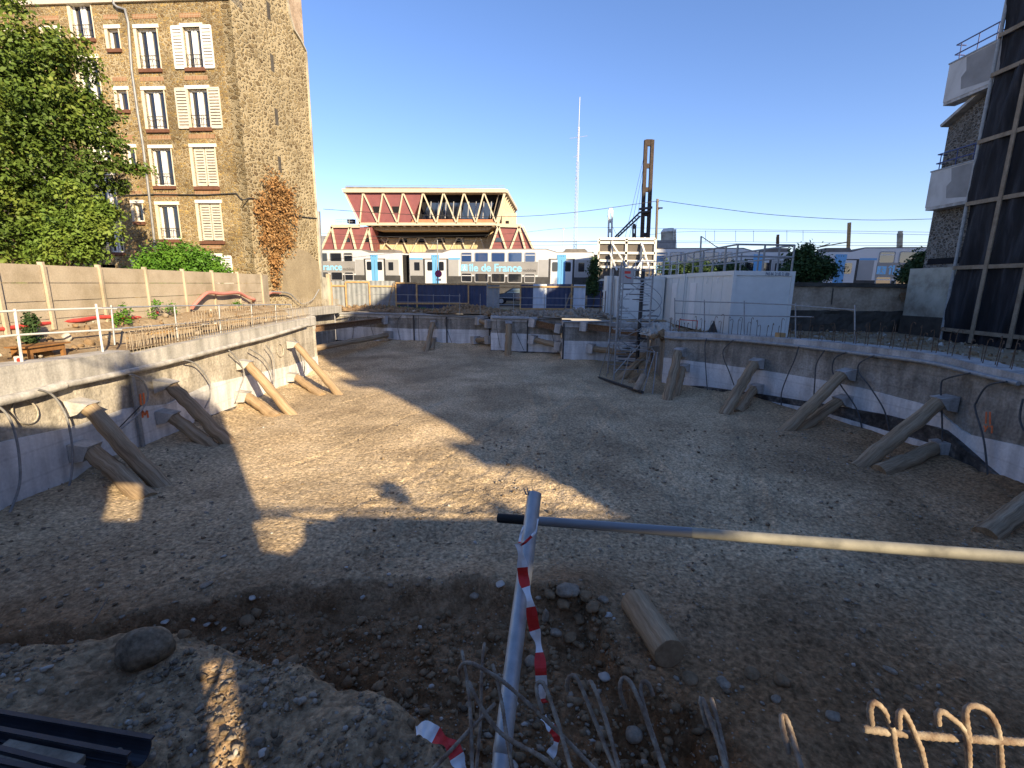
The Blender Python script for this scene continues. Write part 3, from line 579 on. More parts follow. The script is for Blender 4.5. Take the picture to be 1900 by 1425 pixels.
for k, (pa, lo, md, tp) in enumerate([(FAR1, F1c, F1b, C(2.5)), (FAR2, C(.35), C(1.5), C(2.6)), (FAR3, C(.1), C(1.35), C(2.5))]):
    strip('lower_lift', pa, lo, md, .0, .5, 'fresh_concrete', wf, .02, 8+k)
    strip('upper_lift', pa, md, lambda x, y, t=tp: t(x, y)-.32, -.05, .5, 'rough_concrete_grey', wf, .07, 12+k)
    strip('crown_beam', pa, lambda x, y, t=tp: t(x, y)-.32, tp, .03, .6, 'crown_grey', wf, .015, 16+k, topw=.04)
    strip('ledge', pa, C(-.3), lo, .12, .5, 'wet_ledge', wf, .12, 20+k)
for px_ in (765, 826, 905, 1043, 976): # vertical joint channels on the far wall
    pth = FAR1 if px_ < 907 else FAR2 if px_ < 1043 else FAR3
    p = PW(px_+3, 610, pth, -.06); b = MB(); b.box((p.x, p.y, 1.3), (.09, .06, 2.2)); b.build('joint_channel', 'dark_steel', wf)
R_mid = prof([(1240, 626), (1300, 628), (1475, 641), (1600, 655), (1717, 670), (1800, 690), (1896, 713)], RIGHT, 1)
R_low = prof([(1300, 672), (1475, 697), (1598, 720), (1717, 751), (1791, 805), (1895, 828)], RIGHT, 1)
R_bot = prof([(1245, 714), (1300, 716), (1496, 744), (1640, 768), (1763, 800), (1830, 860), (1895, 914)], RIGHT, 1)
wr = thing('retaining_wall', 'curving right pit wall in shade with brown upper band above white band', 'wall', (11, 14, 0))
strip('lower_lift', RIGHT, R_bot, R_low, .0, .5, 'fresh_concrete', wr, .03, 31)
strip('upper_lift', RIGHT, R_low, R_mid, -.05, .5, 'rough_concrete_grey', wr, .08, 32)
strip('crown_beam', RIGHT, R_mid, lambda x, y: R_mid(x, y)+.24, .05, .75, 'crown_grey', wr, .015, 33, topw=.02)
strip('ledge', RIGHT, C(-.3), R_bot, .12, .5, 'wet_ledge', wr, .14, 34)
strip('lower_lift', RIGHT[:6], C(-.3), lambda x, y: max(.06, min(.34, R_bot(x, y)-.22)), .17, .5, 'fresh_concrete', wr, .05, 37)
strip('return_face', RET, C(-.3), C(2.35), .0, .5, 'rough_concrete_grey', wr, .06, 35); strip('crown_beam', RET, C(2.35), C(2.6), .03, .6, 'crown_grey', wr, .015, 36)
wn = thing('retaining_wall', 'near crown wall at our feet that the hooked rebars rise from', 'wall', (0, .6, 0))
strip('crown_beam', [(.5, .42), (11.8, .42)], C(-.4), C(2.95), .0, .55, 'crown_grey', wn, .02, 41); strip('low_stretch', [(-9.9, .42), (.49, .42)], C(-.4), C(1.7), .0, .55, 'crown_grey', wn, .04, 42, topw=.1)  # left stretch, out of view, kept low so sun reaches the mound

# starter bars on the walls
def bars(parent, items, shape, mt, name='starter_bar', lim=100):
    """items: (pos, rz, h); copies share one mesh per height class; beyond lim joined as one part"""
    protos = {}; o0 = Vector(parent['_o'])
    far = MB(); far_n = 0
    for i, (p, rz, h) in enumerate(items):
        if i < lim:
            k = round(h, 1)
            if k not in protos:
                b = MB(); shape(b, k); ob = b.build(name, mt, parent, origin=(0, 0, 0)); ob.location = Vector(p)-o0; ob.rotation_euler = (0, 0, rz); protos[k] = ob
            else:
                ob = protos[k].copy(); COL.objects.link(ob); ob.parent = parent; ob.location = Vector(p)-o0; ob.rotation_euler = (random.uniform(-.05, .05), random.uniform(-.05, .05), rz)
        else:
            b = MB(); shape(b, h); R = Matrix.Rotation(rz, 3, 'Z'); far.add([R@Vector(v)+Vector(p) for v in b.v], b.f); far_n += 1
    if far_n: o = far.build(name, mt, parent); o['kind'] = 'stuff'
def hoop(b, h):
    b.tube([(-.07, 0, -.05), (-.07, 0, h-.05), (-.05, 0, h), (.05, 0, h), (.07, 0, h-.05), (.07, 0, -.05)], .008, 5, cap=False)
def straight(b, h): b.tube([(0, 0, -.05), (.01, 0, h*.6), (.0, .01, h)], .008, 5, cap=False)
def hook(b, h): b.tube([(0, 0, -.05), (0, 0, h-.06), (.03, 0, h), (.09, 0, h-.01), (.11, 0, h-.07)], .011, 5, cap=False)
it = []
for k in range(88):
    y = LN[1][1]+.35+k*(24.2-LN[1][1]-.4)/87; it.append(((-10.22+random.uniform(-.02, .02), y, L_top2(0, y)-.03), math.pi/2 if k > 8 else random.random(), .6+random.uniform(-.06, .06)))
bars(wl, it, hoop, 'dusty_rebar')
b = MB()
for x in (-10.15, -10.29): b.tube([(x, y, L_top2(0, y)+.12) for y in (LN[1][1]+.4, 18, 24.2)], .008, 5); b.tube([(x, y, L_top2(0, y)+.5) for y in (LN[1][1]+.4, 18, 24.2)], .008, 5)
b.build('lacing_bar', 'rebar_rust', wl)
it = []
for k in range(95):
    q = np.array(RIGHT); s = k/94*.72
    P = resamp(RIGHT, .1); p = P[int(s*(len(P)-1))]; t = (P[min(int(s*(len(P)-1))+1, len(P)-1)]-p).normalized(); n = Vector((t.y, -t.x, 0))
    p2 = p-n*(.28 if k % 2 else .42); it.append(((p2.x, p2.y, R_mid(p2.x, p2.y)+.2), random.random()*6, .7+random.uniform(-.2, .2)))
bars(wr, it, hook, 'rebar_rust')
it = [((x, 31.0 if x > 3.1 else 34.8-.11*(x+1.45) if x < -1.45 else 32.2-.2*(x+1.45), 2.5), random.random()*6, .4+random.uniform(-.15, .25)) for x in np.linspace(-9, 2.9, 40)]
bars(wf, it, straight, 'rebar_rust')

# slab edge and second row of hoops behind the left wall
wb = thing('footing_beam', 'pale concrete footing beam with a dense row of hoops beside the stone house', 'beam', (-11.9, 26, 2.9))
b = MB()
ZB = [(-11.55, 17.5, 3.02), (-12.3, 26.5, 3.12), (-12.7, 35.2, 2.9)]
for a, c in zip(ZB[:-1], ZB[1:]): b.beam(Vector(a)-Vector((0, 0, .15)), Vector(c)-Vector((0, 0, .15)), .5, .5)
b.build('beam', 'crown_concrete', wb)
it = []
for k in range(96):
    t = k/95*2; i = min(int(t), 1); p = Vector(ZB[i]).lerp(Vector(ZB[i+1]), t-i); it.append(((p.x, p.y, p.z+.08), 1.5, .5+random.uniform(-.06, .06)))
bars(wb, it, hoop, 'dusty_rebar')
# boards lying between
for k, (a, c, w_) in enumerate([((395, 600), (455, 620), .18), ((420, 590), (470, 586), .2), ((352, 610), (372, 612), .3), ((460, 603), (512, 594), .15)]):
    p = PZ(*a, 3.2); q = PZ(*c, 3.15); p.z = q.z = 3.12; p.x = max(min(p.x, -10.7), -11.5); q.x = max(min(q.x, -10.7), -11.5)
    b = MB(); b.beam(p, q, w_, .05); o = b.build('plank', 'plank_wood', None, origin=p)
    tag(o, ['short pale plank leaning across the soil nearest the table', 'second plank lying beside the starter bars', 'little square offcut of board by the first starter bars', 'farthest pale plank on the soil behind the left wall'][k], 'plank', 'planks on the soil behind the left wall')

# ------------------------------------------------------------------ timber props
def log_pts(a, c, n=14, wob=.02):
    a, c = Vector(a), Vector(c); return [a.lerp(c, i/n)+Vector((random.uniform(-1, 1), random.uniform(-1, 1), random.uniform(-1, 1)))*wob*(0 < i < n) for i in range(n+1)]
def grain(o, m, n, L, ph=None):
    ph = random.random()*40 if ph is None else ph; k = len(o.data.vertices); A = np.zeros((k, 3), np.float32)
    i = np.arange(m*n)//n; j = np.arange(m*n) % n; A[:m*n, 0] = np.cos(j*2*np.pi/n)*1.7+ph; A[:m*n, 1] = np.sin(j*2*np.pi/n)*1.7; A[:m*n, 2] = i/(m-1)*L*.55+ph
    c = np.array([v.co[:] for v in o.data.vertices], np.float32); A[m*n:] = c[m*n:]*6; at = o.data.attributes.new('grain', 'FLOAT_VECTOR', 'POINT'); at.data.foreach_set('vector', A.ravel())
def strut(top, foot, dia, label, mt='bare_wood', padlen=.32, nrm=None, group='timber props against the pit walls', pad=True, sink=.25):
    top, foot = Vector(top), Vector(foot); d = (top-foot).normalized()
    t = thing('timber_prop', label, 'prop', foot, group)
    b = MB(); ph = random.random()*6; pts = log_pts(foot-d*sink, top, wob=.015*dia/.3); m = len(pts)
    b.tube(pts, [dia/2*(1.07-.14*i/(m-1))*(1+.04*math.sin(i*1.7+ph)) for i in range(m)], 16, rf=lambda i, k: 1+.025*math.sin(k*2.1+i*.35+ph)+.015*math.sin(k*5+ph)+random.uniform(-.012, .015))
    lo = b.build('log', mt, t); grain(lo, m, 16, (top-foot).length)
    if pad and nrm is not None:
        n = Vector(nrm).normalized(); up = Vector((0, 0, 1)); sx = n.cross(up).normalized(); e = top+d*.0; u2 = (d.cross(sx)).normalized()
        if u2.z < 0: u2 = -u2
        w1 = dia*.5; wp = e-n*((e-Vector((0, 0, 0))).dot(n)*0)
        base = e-n*padlen
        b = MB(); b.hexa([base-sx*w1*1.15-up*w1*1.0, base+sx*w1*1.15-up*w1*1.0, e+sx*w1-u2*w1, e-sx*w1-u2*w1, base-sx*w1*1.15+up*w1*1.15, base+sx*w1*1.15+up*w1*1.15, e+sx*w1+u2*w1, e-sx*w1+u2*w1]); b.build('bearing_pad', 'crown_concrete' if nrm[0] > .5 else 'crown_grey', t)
    return t
LS = [((165, 757), (296, 900), .36, 'upper log of the nearest left pair, leaning on the sunlit wall'), ((172, 838), (262, 918), .4, 'lower thick log of the nearest left pair, half in shade'),
      ((318, 716), (421, 820), .36, 'upper log of the second left pair, its foot in shadow'), ((322, 774), (386, 824), .36, 'lower short log of the second left pair'),
      ((462, 677), (540, 768), .34, 'upper sunlit log of the third left pair'), ((460, 736), (505, 770), .36, 'lower short sunlit log of the third left pair'),
      ((550, 640), (628, 731), .3, 'long slim sunlit log nearest the far left wall end'), ((550, 700), (592, 731), .34, 'short lower log beside the slim far left one')]
for k, (a, c, d, l) in enumerate(LS):
    strut(PX(*a, -9.62), PF(*c), d, l, 'fresh_wood' if k > 3 else 'bare_wood', nrm=(1, 0, 0), padlen=.36)
RS = [((1258, 655), (1238, 741), .4, 'upper log of the pair nearest the stair tower on the right wall'), ((1266, 684), (1253, 733), .36, 'lower log hidden behind the one nearest the stair tower'),
      ((1399, 676), (1346, 765), .4, 'upper log of the second pair along the right wall'), ((1398, 722), (1373, 760), .36, 'lower log of the second pair along the right wall'),
      ((1562, 696), (1460, 797), .38, 'upper long log of the third pair along the right wall'), ((1556, 745), (1490, 792), .38, 'lower log of the third pair along the right wall'),
      ((1741, 748), (1600, 862), .4, 'upper thick log of the nearest pair on the right wall'), ((1734, 832), (1642, 872), .42, 'lower stubby log of the nearest pair on the right wall'),
      ((1975, 880), (1842, 985), .4, 'weathered log cut off by the right edge of the picture')]
for a, c, d, l in RS:
    t = PW(*a, RIGHT, -.36); best = None
    for i in range(len(RIGHT)-1):
        m = Vector(((RIGHT[i][0]+RIGHT[i+1][0])/2, (RIGHT[i][1]+RIGHT[i+1][1])/2)); dd = (m-Vector((t.x, t.y))).length
        if best is None or dd < best[0]: best = (dd, i)
    i = best[1]; dx, dy = RIGHT[i+1][0]-RIGHT[i][0], RIGHT[i+1][1]-RIGHT[i][1]
    strut(t, PF(*c), d, l, nrm=(dy, -dx, 0), padlen=.36)
strut(PW(1211, 648, RET, -.3), PF(1150, 703), .34, 'log leaning on the return wall inside the stair tower base', nrm=(-1, .1, 0), padlen=.3)
strut(PW(1203, 690, RET, -.2), PF(1174, 709), .32, 'short low log beside the stair tower base', nrm=(-1, .1, 0), padlen=.2)
strut(PW(803, 600, FAR1, -.3), PF(791, 651), .36, 'leaning log on the first bay of the far wall', nrm=(0, -1, 0), padlen=.3)
strut(PW(804, 631, FAR1, -.3), PF(801, 648), .34, 'short log low on the first bay of the far wall', nrm=(0, -1, 0), padlen=.3)
strut(PW(944, 601, FAR2[1:], -.3), PF(942.5, 656), .42, 'upright thick log against the middle bay of the far wall', nrm=(0, -1, 0), padlen=.3)
def brace(a, c, kind, label, dia=.36):
    a, c = Vector(a), Vector(c); t = thing('corner_brace', label, 'brace', a, 'corner braces across the far wall'); b = MB()
    if kind == 'I':
        d = (c-a).normalized(); u = Vector((0, 0, 1))
        for s in (-1, 1): b.beam(a+u*s*.17, c+u*s*.17, .3, .025)
        b.beam(a, c, .02, .32); b.build('steel_beam', 'rust_steel', t)
    else:
        b.tube(log_pts(a, c), dia/2, 14); grain(b.build('log', 'bare_wood', t), 15, 14, (c-a).length)
    for e, s in ((a, 1), (c, -1)):
        dd = (c-a).normalized()*s; b = MB(); b.beam(e-dd*.12, e+dd*.28, .6, .55); b.build('bearing_pad', 'crown_grey', t)
brace((-12.2, 27.2, 1.95), PW(712, 594, FAR1, -.15), 'I', 'long rusty steel beam across the far left corner of the pit')
brace((-12.2, 27.6, .75), PW(722, 621, FAR1, -.15), 'L', 'long round log across the far left corner of the pit')
brace(PW(889, 595, FAR1, -.15), PW(909, 602, FAR2, -.1) if False else Vector((-1.55, 33.1, 2.0)), 'L', 'short upper log in the notch before the middle bay')
brace(PW(881, 631, FAR1, -.15), Vector((-1.55, 33.2, .9)), 'L', 'short lower log in the notch before the middle bay')
brace(PW(988, 598, FAR2[1:], -.15), Vector((3.0, 30.2, 2.0)), 'I', 'rusty steel beam between the middle and right bays')
brace(PW(987, 629, FAR2[1:], -.15), Vector((3.0, 30.2, .9)), 'L', 'round log below the steel beam between middle and right bays')
brace(PW(1082, 605, FAR3[1:], -.15), Vector((7.9, 27.2, 2.0)), 'I', 'rusty steel beam running behind the stair tower')
brace(PW(1094, 646, FAR3[1:], -.15), Vector((7.9, 27.2, .75)), 'L', 'round log running behind the stair tower')

# ------------------------------------------------------------------ pipe and cable loops on the walls
def wall_tube(name, pts, path, off, r, mt, label, cat, group=None, n=6, smooth=4, sides=8):
    P = [PW(x, y, path, off) for x, y in pts]; P = bez(P, smooth); b = MB(); b.tube(P, r, sides)
    return tag(b.build(name, mt, None, origin=P[0]), label, cat, group)
LP = [(-10.0, 3.0), (-10.0, 24.6)]
wall_tube('water_pipe', [(-20, 752), (0, 745), (60, 731), (118, 714)], LP, -.14, .1, 'crown_concrete', 'thick dusty pipe along the nearest stretch of the left wall', 'pipe', 'pipes along the pit walls')
wall_tube('water_pipe', [(118, 714), (180, 702), (240, 689), (330, 668), (440, 639), (500, 624), (570, 603)], LP, -.13, .075, 'crown_concrete', 'thinner dusty pipe along the far stretch of the left wall', 'pipe', 'pipes along the pit walls')
wall_tube('water_pipe', [(1233, 626), (1262, 628), (1300, 629), (1370, 632), (1475, 642), (1600, 657), (1717, 672), (1800, 691), (1890, 712)], RIGHT, -.12, .06, 'dull_galvanised', 'grey pipe sagging along the top of the right wall', 'pipe', 'pipes along the pit walls')
wall_tube('water_pipe', [(602, 582), (700, 582), (800, 585), (906, 590)], FAR1, -.12, .06, 'dull_galvanised', 'grey pipe along the top of the first far bay', 'pipe', 'pipes along the pit walls')
wall_tube('water_pipe', [(914, 590), (960, 591), (1000, 591), (1040, 593)], FAR2[1:], -.12, .06, 'dull_galvanised', 'grey pipe along the top of the middle far bay', 'pipe', 'pipes along the pit walls')
wall_tube('water_pipe', [(1048, 597), (1090, 597), (1136, 596)], FAR3[1:], -.12, .06, 'dull_galvanised', 'grey pipe along the top of the right far bay', 'pipe', 'pipes along the pit walls')
LC = [[(-6, 752), (12, 768), (27, 800), (36, 850), (35, 905), (8, 975)], [(70, 722), (97, 733), (118, 762), (129, 795), (135, 850), (127, 905), (102, 936)], [(240, 695), (262, 703), (275, 732), (262, 762), (222, 798)],
      [(340, 668), (364, 676), (388, 708), (389, 735), (380, 757)], [(425, 650), (440, 666), (453, 692), (446, 717), (437, 745)], [(462, 647), (486, 662), (500, 682), (507, 706)], [(493, 640), (506, 660), (509, 690), (508, 716)], [(545, 628), (559, 645), (565, 680), (561, 705), (551, 726), (538, 736)]]
nm = ['cable loop cut by the left edge of the picture', 'first full cable loop on the left wall, beside the nearest logs', 'cable crossing the steel channel on the left wall', 'slack cable loop right of the second log pair', 'cable loop just left of the third log pair', 'thin cable behind the third log pair', 'cable hanging right of the third log pair', 'farthest cable loop, at the end of the left wall']
for p, l in zip(LC, nm): wall_tube('power_cable', p, LP, -.26, .022, 'grey_cable', l, 'cable', 'cable loops hanging on the pit walls', smooth=7)
RC = [[(1311, 628), (1308, 645), (1310, 690), (1314, 742)], [(1361, 631), (1343, 648), (1343, 665), (1353, 690), (1362, 715)], [(1482, 643), (1474, 668), (1460, 700), (1450, 730), (1450, 760)], [(1530, 650), (1515, 675), (1512, 705), (1510, 735)],
      [(1570, 654), (1549, 665), (1545, 690), (1560, 715), (1590, 760), (1601, 805)], [(1622, 660), (1596, 673), (1593, 690), (1612, 715), (1640, 760), (1650, 800)], [(1800, 692), (1758, 702), (1746, 715), (1748, 780), (1749, 868)], [(1868, 708), (1832, 716), (1812, 745), (1810, 762), (1826, 820), (1835, 912)], [(1898, 740), (1892, 775), (1900, 800)]]
nm = ['cable hanging beside the log pair nearest the stair tower', 'cable looping left of the second right pair', 'dark cable between second and third pairs on the right wall', 'thin cable left of the third right pair', 'cable dropping over the third right pair', 'large cable loop right of the third pair', 'cable falling in front of the nearest right pair', 'long cable beside the orange paint mark', 'cable end at the right edge of the picture']
for p, l in zip(RC, nm): wall_tube('power_cable', p, RIGHT, -.22, .022, 'black_cable', l, 'cable', 'cable loops hanging on the pit walls', smooth=7)
FC = [[(658, 588), (655, 620), (653, 632)], [(682, 586), (690, 612), (697, 636)], [(745, 585), (737, 600), (744, 636)], [(828, 588), (826, 600), (838, 636)], [(776, 585), (778, 636)]]
for p, l in zip(FC, ['leftmost thin cable on the far wall', 'slanting cable left of the painted ring on the far wall', 'cable under the painted ring', 'cable right of the leaning log on the far wall', 'straight cable left of the leaning log on the far wall']): wall_tube('power_cable', p, FAR1, -.1, .016, 'black_cable', l, 'cable', 'cable loops hanging on the pit walls')
for p, l in zip([[(921, 593), (922, 610), (928, 645)], [(955, 612), (963, 630), (972, 650)], [(1022, 605), (1028, 635), (1040, 664)]], ['cable left of the upright log in the middle bay', 'cable right of the upright log in the middle bay', 'loose cable at the corner of the middle bay']): wall_tube('power_cable', p, FAR2[1:], -.12, .016, 'black_cable', l, 'cable', 'cable loops hanging on the pit walls')
# steel channel on left wall, sprayed marks
b = MB(); p = PX(244, 693, -9.94); q = PX(266, 848, -9.9); b.beam((p.x, p.y, 2.35), (-9.92, p.y, .05), .06, .1); b.build('joint_channel', 'dull_galvanised', wl)
b = MB(); b.tube([PX(218, 797, -9.85), PX(262, 752, -9.85)], .014, 6); tag(b.build('steel_rod', 'dark_steel', None), 'thin rod leaning across the left wall by the orange mark', 'rod')
def marks(name, segs, path, off, wd, parent):
    b = MB()
    for a, c in segs:
        p = PW(*a, path, off); q = PW(*c, path, off); b.beam(p, q, .012, wd, up=(0, 0, 1)) if abs((q-p).normalized().z) < .9 else b.beam(p, q, wd, .012, up=(1, 0, 0) if path is not LP else (1, 0, 0))
    return b.build(name, 'orange_paint', parent)
marks('sprayed_mark', [((260, 731), (262, 752)), ((266, 729), (268, 750)), ((264, 762), (265, 775)), ((264, 762), (269, 770)), ((269, 770), (273, 762)), ((273, 762), (275, 775))], LP, -.02, .05, wl)
marks('sprayed_mark', [((1830, 764), (1829, 786)), ((1837, 764), (1837, 788)), ((1826, 790), (1829, 796)), ((1833, 790), (1827, 801)), ((1836, 791), (1841, 791)), ((1841, 790), (1840, 804))], RIGHT, -.03, .035, wr)
def ring(px_, py_, rad, path, off, parent, mt='crown_grey', th=.02):
    c = PW(px_, py_, path, off); a = PW(px_-12, py_, path, off); d = (a-c).normalized(); z = Vector((0, 0, 1)); b = MB()
    b.tube([c+d*rad*math.cos(t)+z*rad*math.sin(t) for t in np.linspace(0, 6.28, 25)], th, 6, cap=False); b.build('painted_ring', mt, parent)
ring(656, 597, .42, FAR1, -.01, wf, 'crown_concrete', .03); ring(656, 597, .3, FAR1, -.01, wf, 'crown_concrete', .02)
ring(47, 764, .26, LP, -.0, wl, 'rough_concrete', .02); ring(520, 650, .28, LP, -.0, wl, 'rough_concrete', .02)
# ------------------------------------------------------------------ walls with openings
def grid_wall(b, o, u, n, U0, U1, Z0, Z1, holes, depth, ztop=None):
    """front skin with rectangular holes and their reveals; o + u*U + z"""
    o, u, n = Vector(o), Vector(u).normalized(), Vector(n).normalized()
    us = sorted(set([U0, U1]+[h[0] for h in holes]+[h[1] for h in holes])); zs = sorted(set([Z0, Z1]+[h[2] for h in holes]+[h[3] for h in holes]))
    P = lambda a, z, d=0: Vector((o.x+u.x*a-n.x*d, o.y+u.y*a-n.y*d, z))
    for i in range(len(us)-1):
        for j in range(len(zs)-1):
            cu, cz = (us[i]+us[i+1])/2, (zs[j]+zs[j+1])/2
            if any(h[0] < cu < h[1] and h[2] < cz < h[3] for h in holes): continue
            b.quad(P(us[i], zs[j]), P(us[i+1], zs[j]), P(us[i+1], zs[j+1]), P(us[i], zs[j+1]))
    return P
# ------------------------------------------------------------------ left stone apartment house
A44 = math.radians(4.4); UL = Vector((-math.cos(A44), math.sin(A44), 0)); NL = Vector((-math.sin(A44), -math.cos(A44), 0)); O_L = Vector((-13.66, 26.0, 0))
US = Vector((math.sin(A44), math.cos(A44), 0)); NS = Vector((math.cos(A44), -math.sin(A44), 0))
def fac(px_, py_): p = PP(px_, py_, O_L, NL); return (p-O_L).dot(UL), p.z
def facr(x0, y0, x1, y1):
    a = fac(x0, (y0+y1)/2); c = fac(x1, (y0+y1)/2); t = fac((x0+x1)/2, y0); q = fac((x0+x1)/2, y1); return (min(a[0], c[0]), max(a[0], c[0]), q[1], t[1])
FP = lambda u, z, d=0: O_L+UL*u+NL*d+Vector((0, 0, z))
bl = thing('apartment_house', 'tall brown rubble stone apartment house with white windows and a sunlit blind gable', 'building', O_L)
WIN = []   # rect, kind, shutters
def addw(r, kind='full', sh=None, rail=False): WIN.append((facr(*r), kind, sh, rail))
addw((343, 50, 375, 126), 'full', 'both_w', True); addw((352, 165, 388, 237), 'full', 'both_o', True); addw((360, 273, 401, 346), 'closed'); addw((371, 377, 411, 447), 'closed'); addw((380, 476, 412, 530), 'full', 'right_w')
addw((257, 52, 294, 128), 'full', None, True); addw((271, 167, 307, 240), 'full', None, True); addw((284, 275, 320, 345), 'full', None, True); addw((296, 380, 332, 444), 'full', None, True)
addw((201, 53, 221, 91), 'small'); addw((218, 167, 237, 204), 'small'); addw((234, 274, 251, 309), 'small'); addw((249, 377, 265, 411), 'small')
addw((132, -8, 170, 72), 'full', None, True); addw((147, 108, 184, 186), 'full'); addw((165, 217, 200, 300), 'full'); addw((182, 325, 214, 390), 'full'); addw((200, 417, 226, 468), 'full')
addw((82, 55, 112, 94), 'small'); addw((20, 60, 52, 130), 'full'); addw((40, 170, 70, 240), 'full'); addw((60, 280, 90, 345), 'full'); addw((-60, 60, -25, 130), 'full'); addw((-40, 170, -8, 240), 'full'); addw((250, 486, 275, 515), 'small')
holes = [w_[0] for w_ in WIN]+[facr(184, 491, 216, 530)]
ZR = fac(300, 3)[1]
b = MB(); P = grid_wall(b, O_L, UL, NL, 0, 26, 2.4, ZR, holes, .25)
facade = b.build('facade', 'facade_stone', bl)
for h in holes:
    b = MB(); c = [FP(h[0], h[2]), FP(h[1], h[2]), FP(h[1], h[3]), FP(h[0], h[3])]; d = [q-NL*.28 for q in c]
    for i in range(4): b.quad(c[i], c[(i+1) % 4], d[(i+1) % 4], d[i])
    b.build('reveal', 'reveal', bl)
b = MB(); b.hexa([FP(.1, 2.4, -.5), FP(26, 2.4, -.5), FP(26, 2.4, -7), FP(.1, 2.4, -7), FP(.1, ZR-.1, -.5), FP(26, ZR-.1, -.5), FP(26, ZR-.1, -7), FP(.1, ZR-.1, -7)]); b.build('core', 'dark_interior', bl)
b = MB(); b.hexa([FP(0, ZR, .12), FP(26, ZR, .12), FP(26, ZR, -1), FP(0, ZR, -1), FP(0, ZR+.35, .3), FP(26, ZR+.35, .3), FP(26, ZR+.35, -1), FP(0, ZR+.35, -1)]); b.build('cornice', 'lintel_white', bl)
b = MB(); b.hexa([FP(.35, ZR+.35, -.1), FP(26, ZR+.35, -.1), FP(26, ZR+.35, -7), FP(.35, ZR+.35, -7), FP(.35, ZR+4.2, -1.6), FP(26, ZR+4.2, -1.6), FP(26, ZR+4.2, -6), FP(.35, ZR+4.2, -6)]); b.build('roof', 'zinc', bl)
def slats(b, u0, u1, z0, z1, d, n=13, out=UL, nn=NL):
    for k in range(n):
        z = z0+(z1-z0)*(k+.5)/n; p = O_L+UL*u0+nn*d+Vector((0, 0, z)); q = O_L+UL*u1+nn*d+Vector((0, 0, z)); b.beam(p, q, .028, (z1-z0)/n*.7)
    for a in (u0, u1):
        b.beam(O_L+UL*a+nn*d+Vector((0, 0, z0)), O_L+UL*a+nn*d+Vector((0, 0, z1)), .05, .05, up=tuple(nn))
    for z in (z0, (z0+z1)/2, z1): b.beam(O_L+UL*u0+nn*d+Vector((0, 0, z)), O_L+UL*u1+nn*d+Vector((0, 0, z)), .045, .07)
for (u0, u1, z0, z1), kind, sh, rail in WIN:
    w_ = u1-u0; h_ = z1-z0; f = MB(); D = -.22
    if kind != 'closed':
        for a in (u0+.04, u1-.04): f.beam(FP(a, z0, D), FP(a, z1, D), .08, .1, up=tuple(NL))
        for z in (z0+.04, z1-.04): f.beam(FP(u0+.08, z, D), FP(u1-.08, z, D), .08, .08)
        if kind == 'full':
            m = (u0+u1)/2
            for a in (m-.08, m+.08): f.beam(FP(a, z0+.08, D+.01), FP(a, z1-.08, D+.01), .1, .13, up=tuple(NL))
        wo = f.build('window', 'white_paint', bl)
        g = MB(); g.quad(FP(u0+.06, z0+.06, D), FP(u1-.06, z0+.06, D), FP(u1-.06, z1-.06, D), FP(u0+.06, z1-.06, D)); g.build('pane', 'pane_dark', wo)
        if kind == 'small' or random.random() < .5:
            g = MB(); k = .55 if kind == 'small' else .35; 
            for i in range(5):
                a = u0+.1+(w_-.2)*k*i/5; g.quad(FP(a, z0+.1, D-.05), FP(a+(w_-.2)*k/5, z0+.1, D-.03-.03*(i % 2)), FP(a+(w_-.2)*k/5, z1-.1, D-.03-.03*(i % 2)), FP(a, z1-.1, D-.05))
            g.build('curtain', 'curtain', wo)
    else:
        m = (u0+u1)/2; f = MB(); slats(f, u0+.06, m-.05, z0+.08, z1-.06, -.1); slats(f, m+.05, u1-.06, z0+.08, z1-.06, -.1)
        g = MB(); wo = f.build('shutter', 'shutter_worn', bl); wo['label'] = 'closed weathered louvre shutters'
    f = MB(); f.beam(FP(u0-.14, z1+.08, -.02), FP(u1+.14, z1+.08, -.02), .12, .16); f.build('lintel', 'lintel_white', bl)
    f = MB(); f.beam(FP(u0-.08, z0-.09, .0), FP(u1+.08, z0-.09, .0), .2, .16); f.build('sill', 'sill_brick', bl)
    f = MB(); f.beam(FP(u0-.1, z1+.5, -.1), FP(u1+.1, z1+.5, -.1), .23, .2); f.build('brick_band', 'brick_band', bl)
    # plaster jamb strips round the opening
    for a, w3 in ((u0-.03, .06), (u1+.08, .16)): f = MB(); f.beam(FP(a, z0, -.06), FP(a, z1, -.06), w3, .125, up=tuple(NL)); f.build('jamb', 'reveal', bl)
    if rail:
        f = MB(); z2 = z0+min(.75, h_*.32)
        f.tube([FP(u0+.03, z2, .02), FP(u1-.03, z2, .02)], .018, 6); f.tube([FP(u0+.03, z0+.12, .02), FP(u1-.03, z0+.12, .02)], .014, 6)
        n = 7
        for k in range(n+1):
            a = u0+.05+(w_-.1)*k/n; f.tube([FP(a, z0+.12, .02), FP(a+.03*(-1)**k, (z0+z2)/2, .06), FP(a, z2, .02)], .01, 5)
        f.build('window_railing', 'dark_steel', bl)
    if sh:
        mt = 'shutter_worn' if sh == 'both_o' else 'shutter_white'
        if sh != 'right_w': f = MB(); slats(f, u1+.05, u1+.1+w_*.52, z0-.02, z1+.02, .05); f.build('shutter', mt, bl)
        f = MB(); slats(f, u0-.1-w_*.52, u0-.05, z0-.02, z1+.02, .05); f.build('shutter', mt, bl)
# drain pipe and wire
dp_ = [(214, -10), (215, 10), (222, 16), (236, 20), (242, 45), (248, 130), (260, 215), (269, 270), (281, 370), (288, 430), (292, 470)]
b = MB(); b.tube([FP(*fac(*q), .12) for q in dp_], .06, 8); b.build('drain_pipe', 'zinc', bl)
b = MB(); b.tube([FP(*fac(*q), .06) for q in [(232, 363), (290, 361), (380, 362), (440, 359), (447, 368), (452, 371)]], .03, 6); b.build('wall_cable', 'dark_steel', bl)
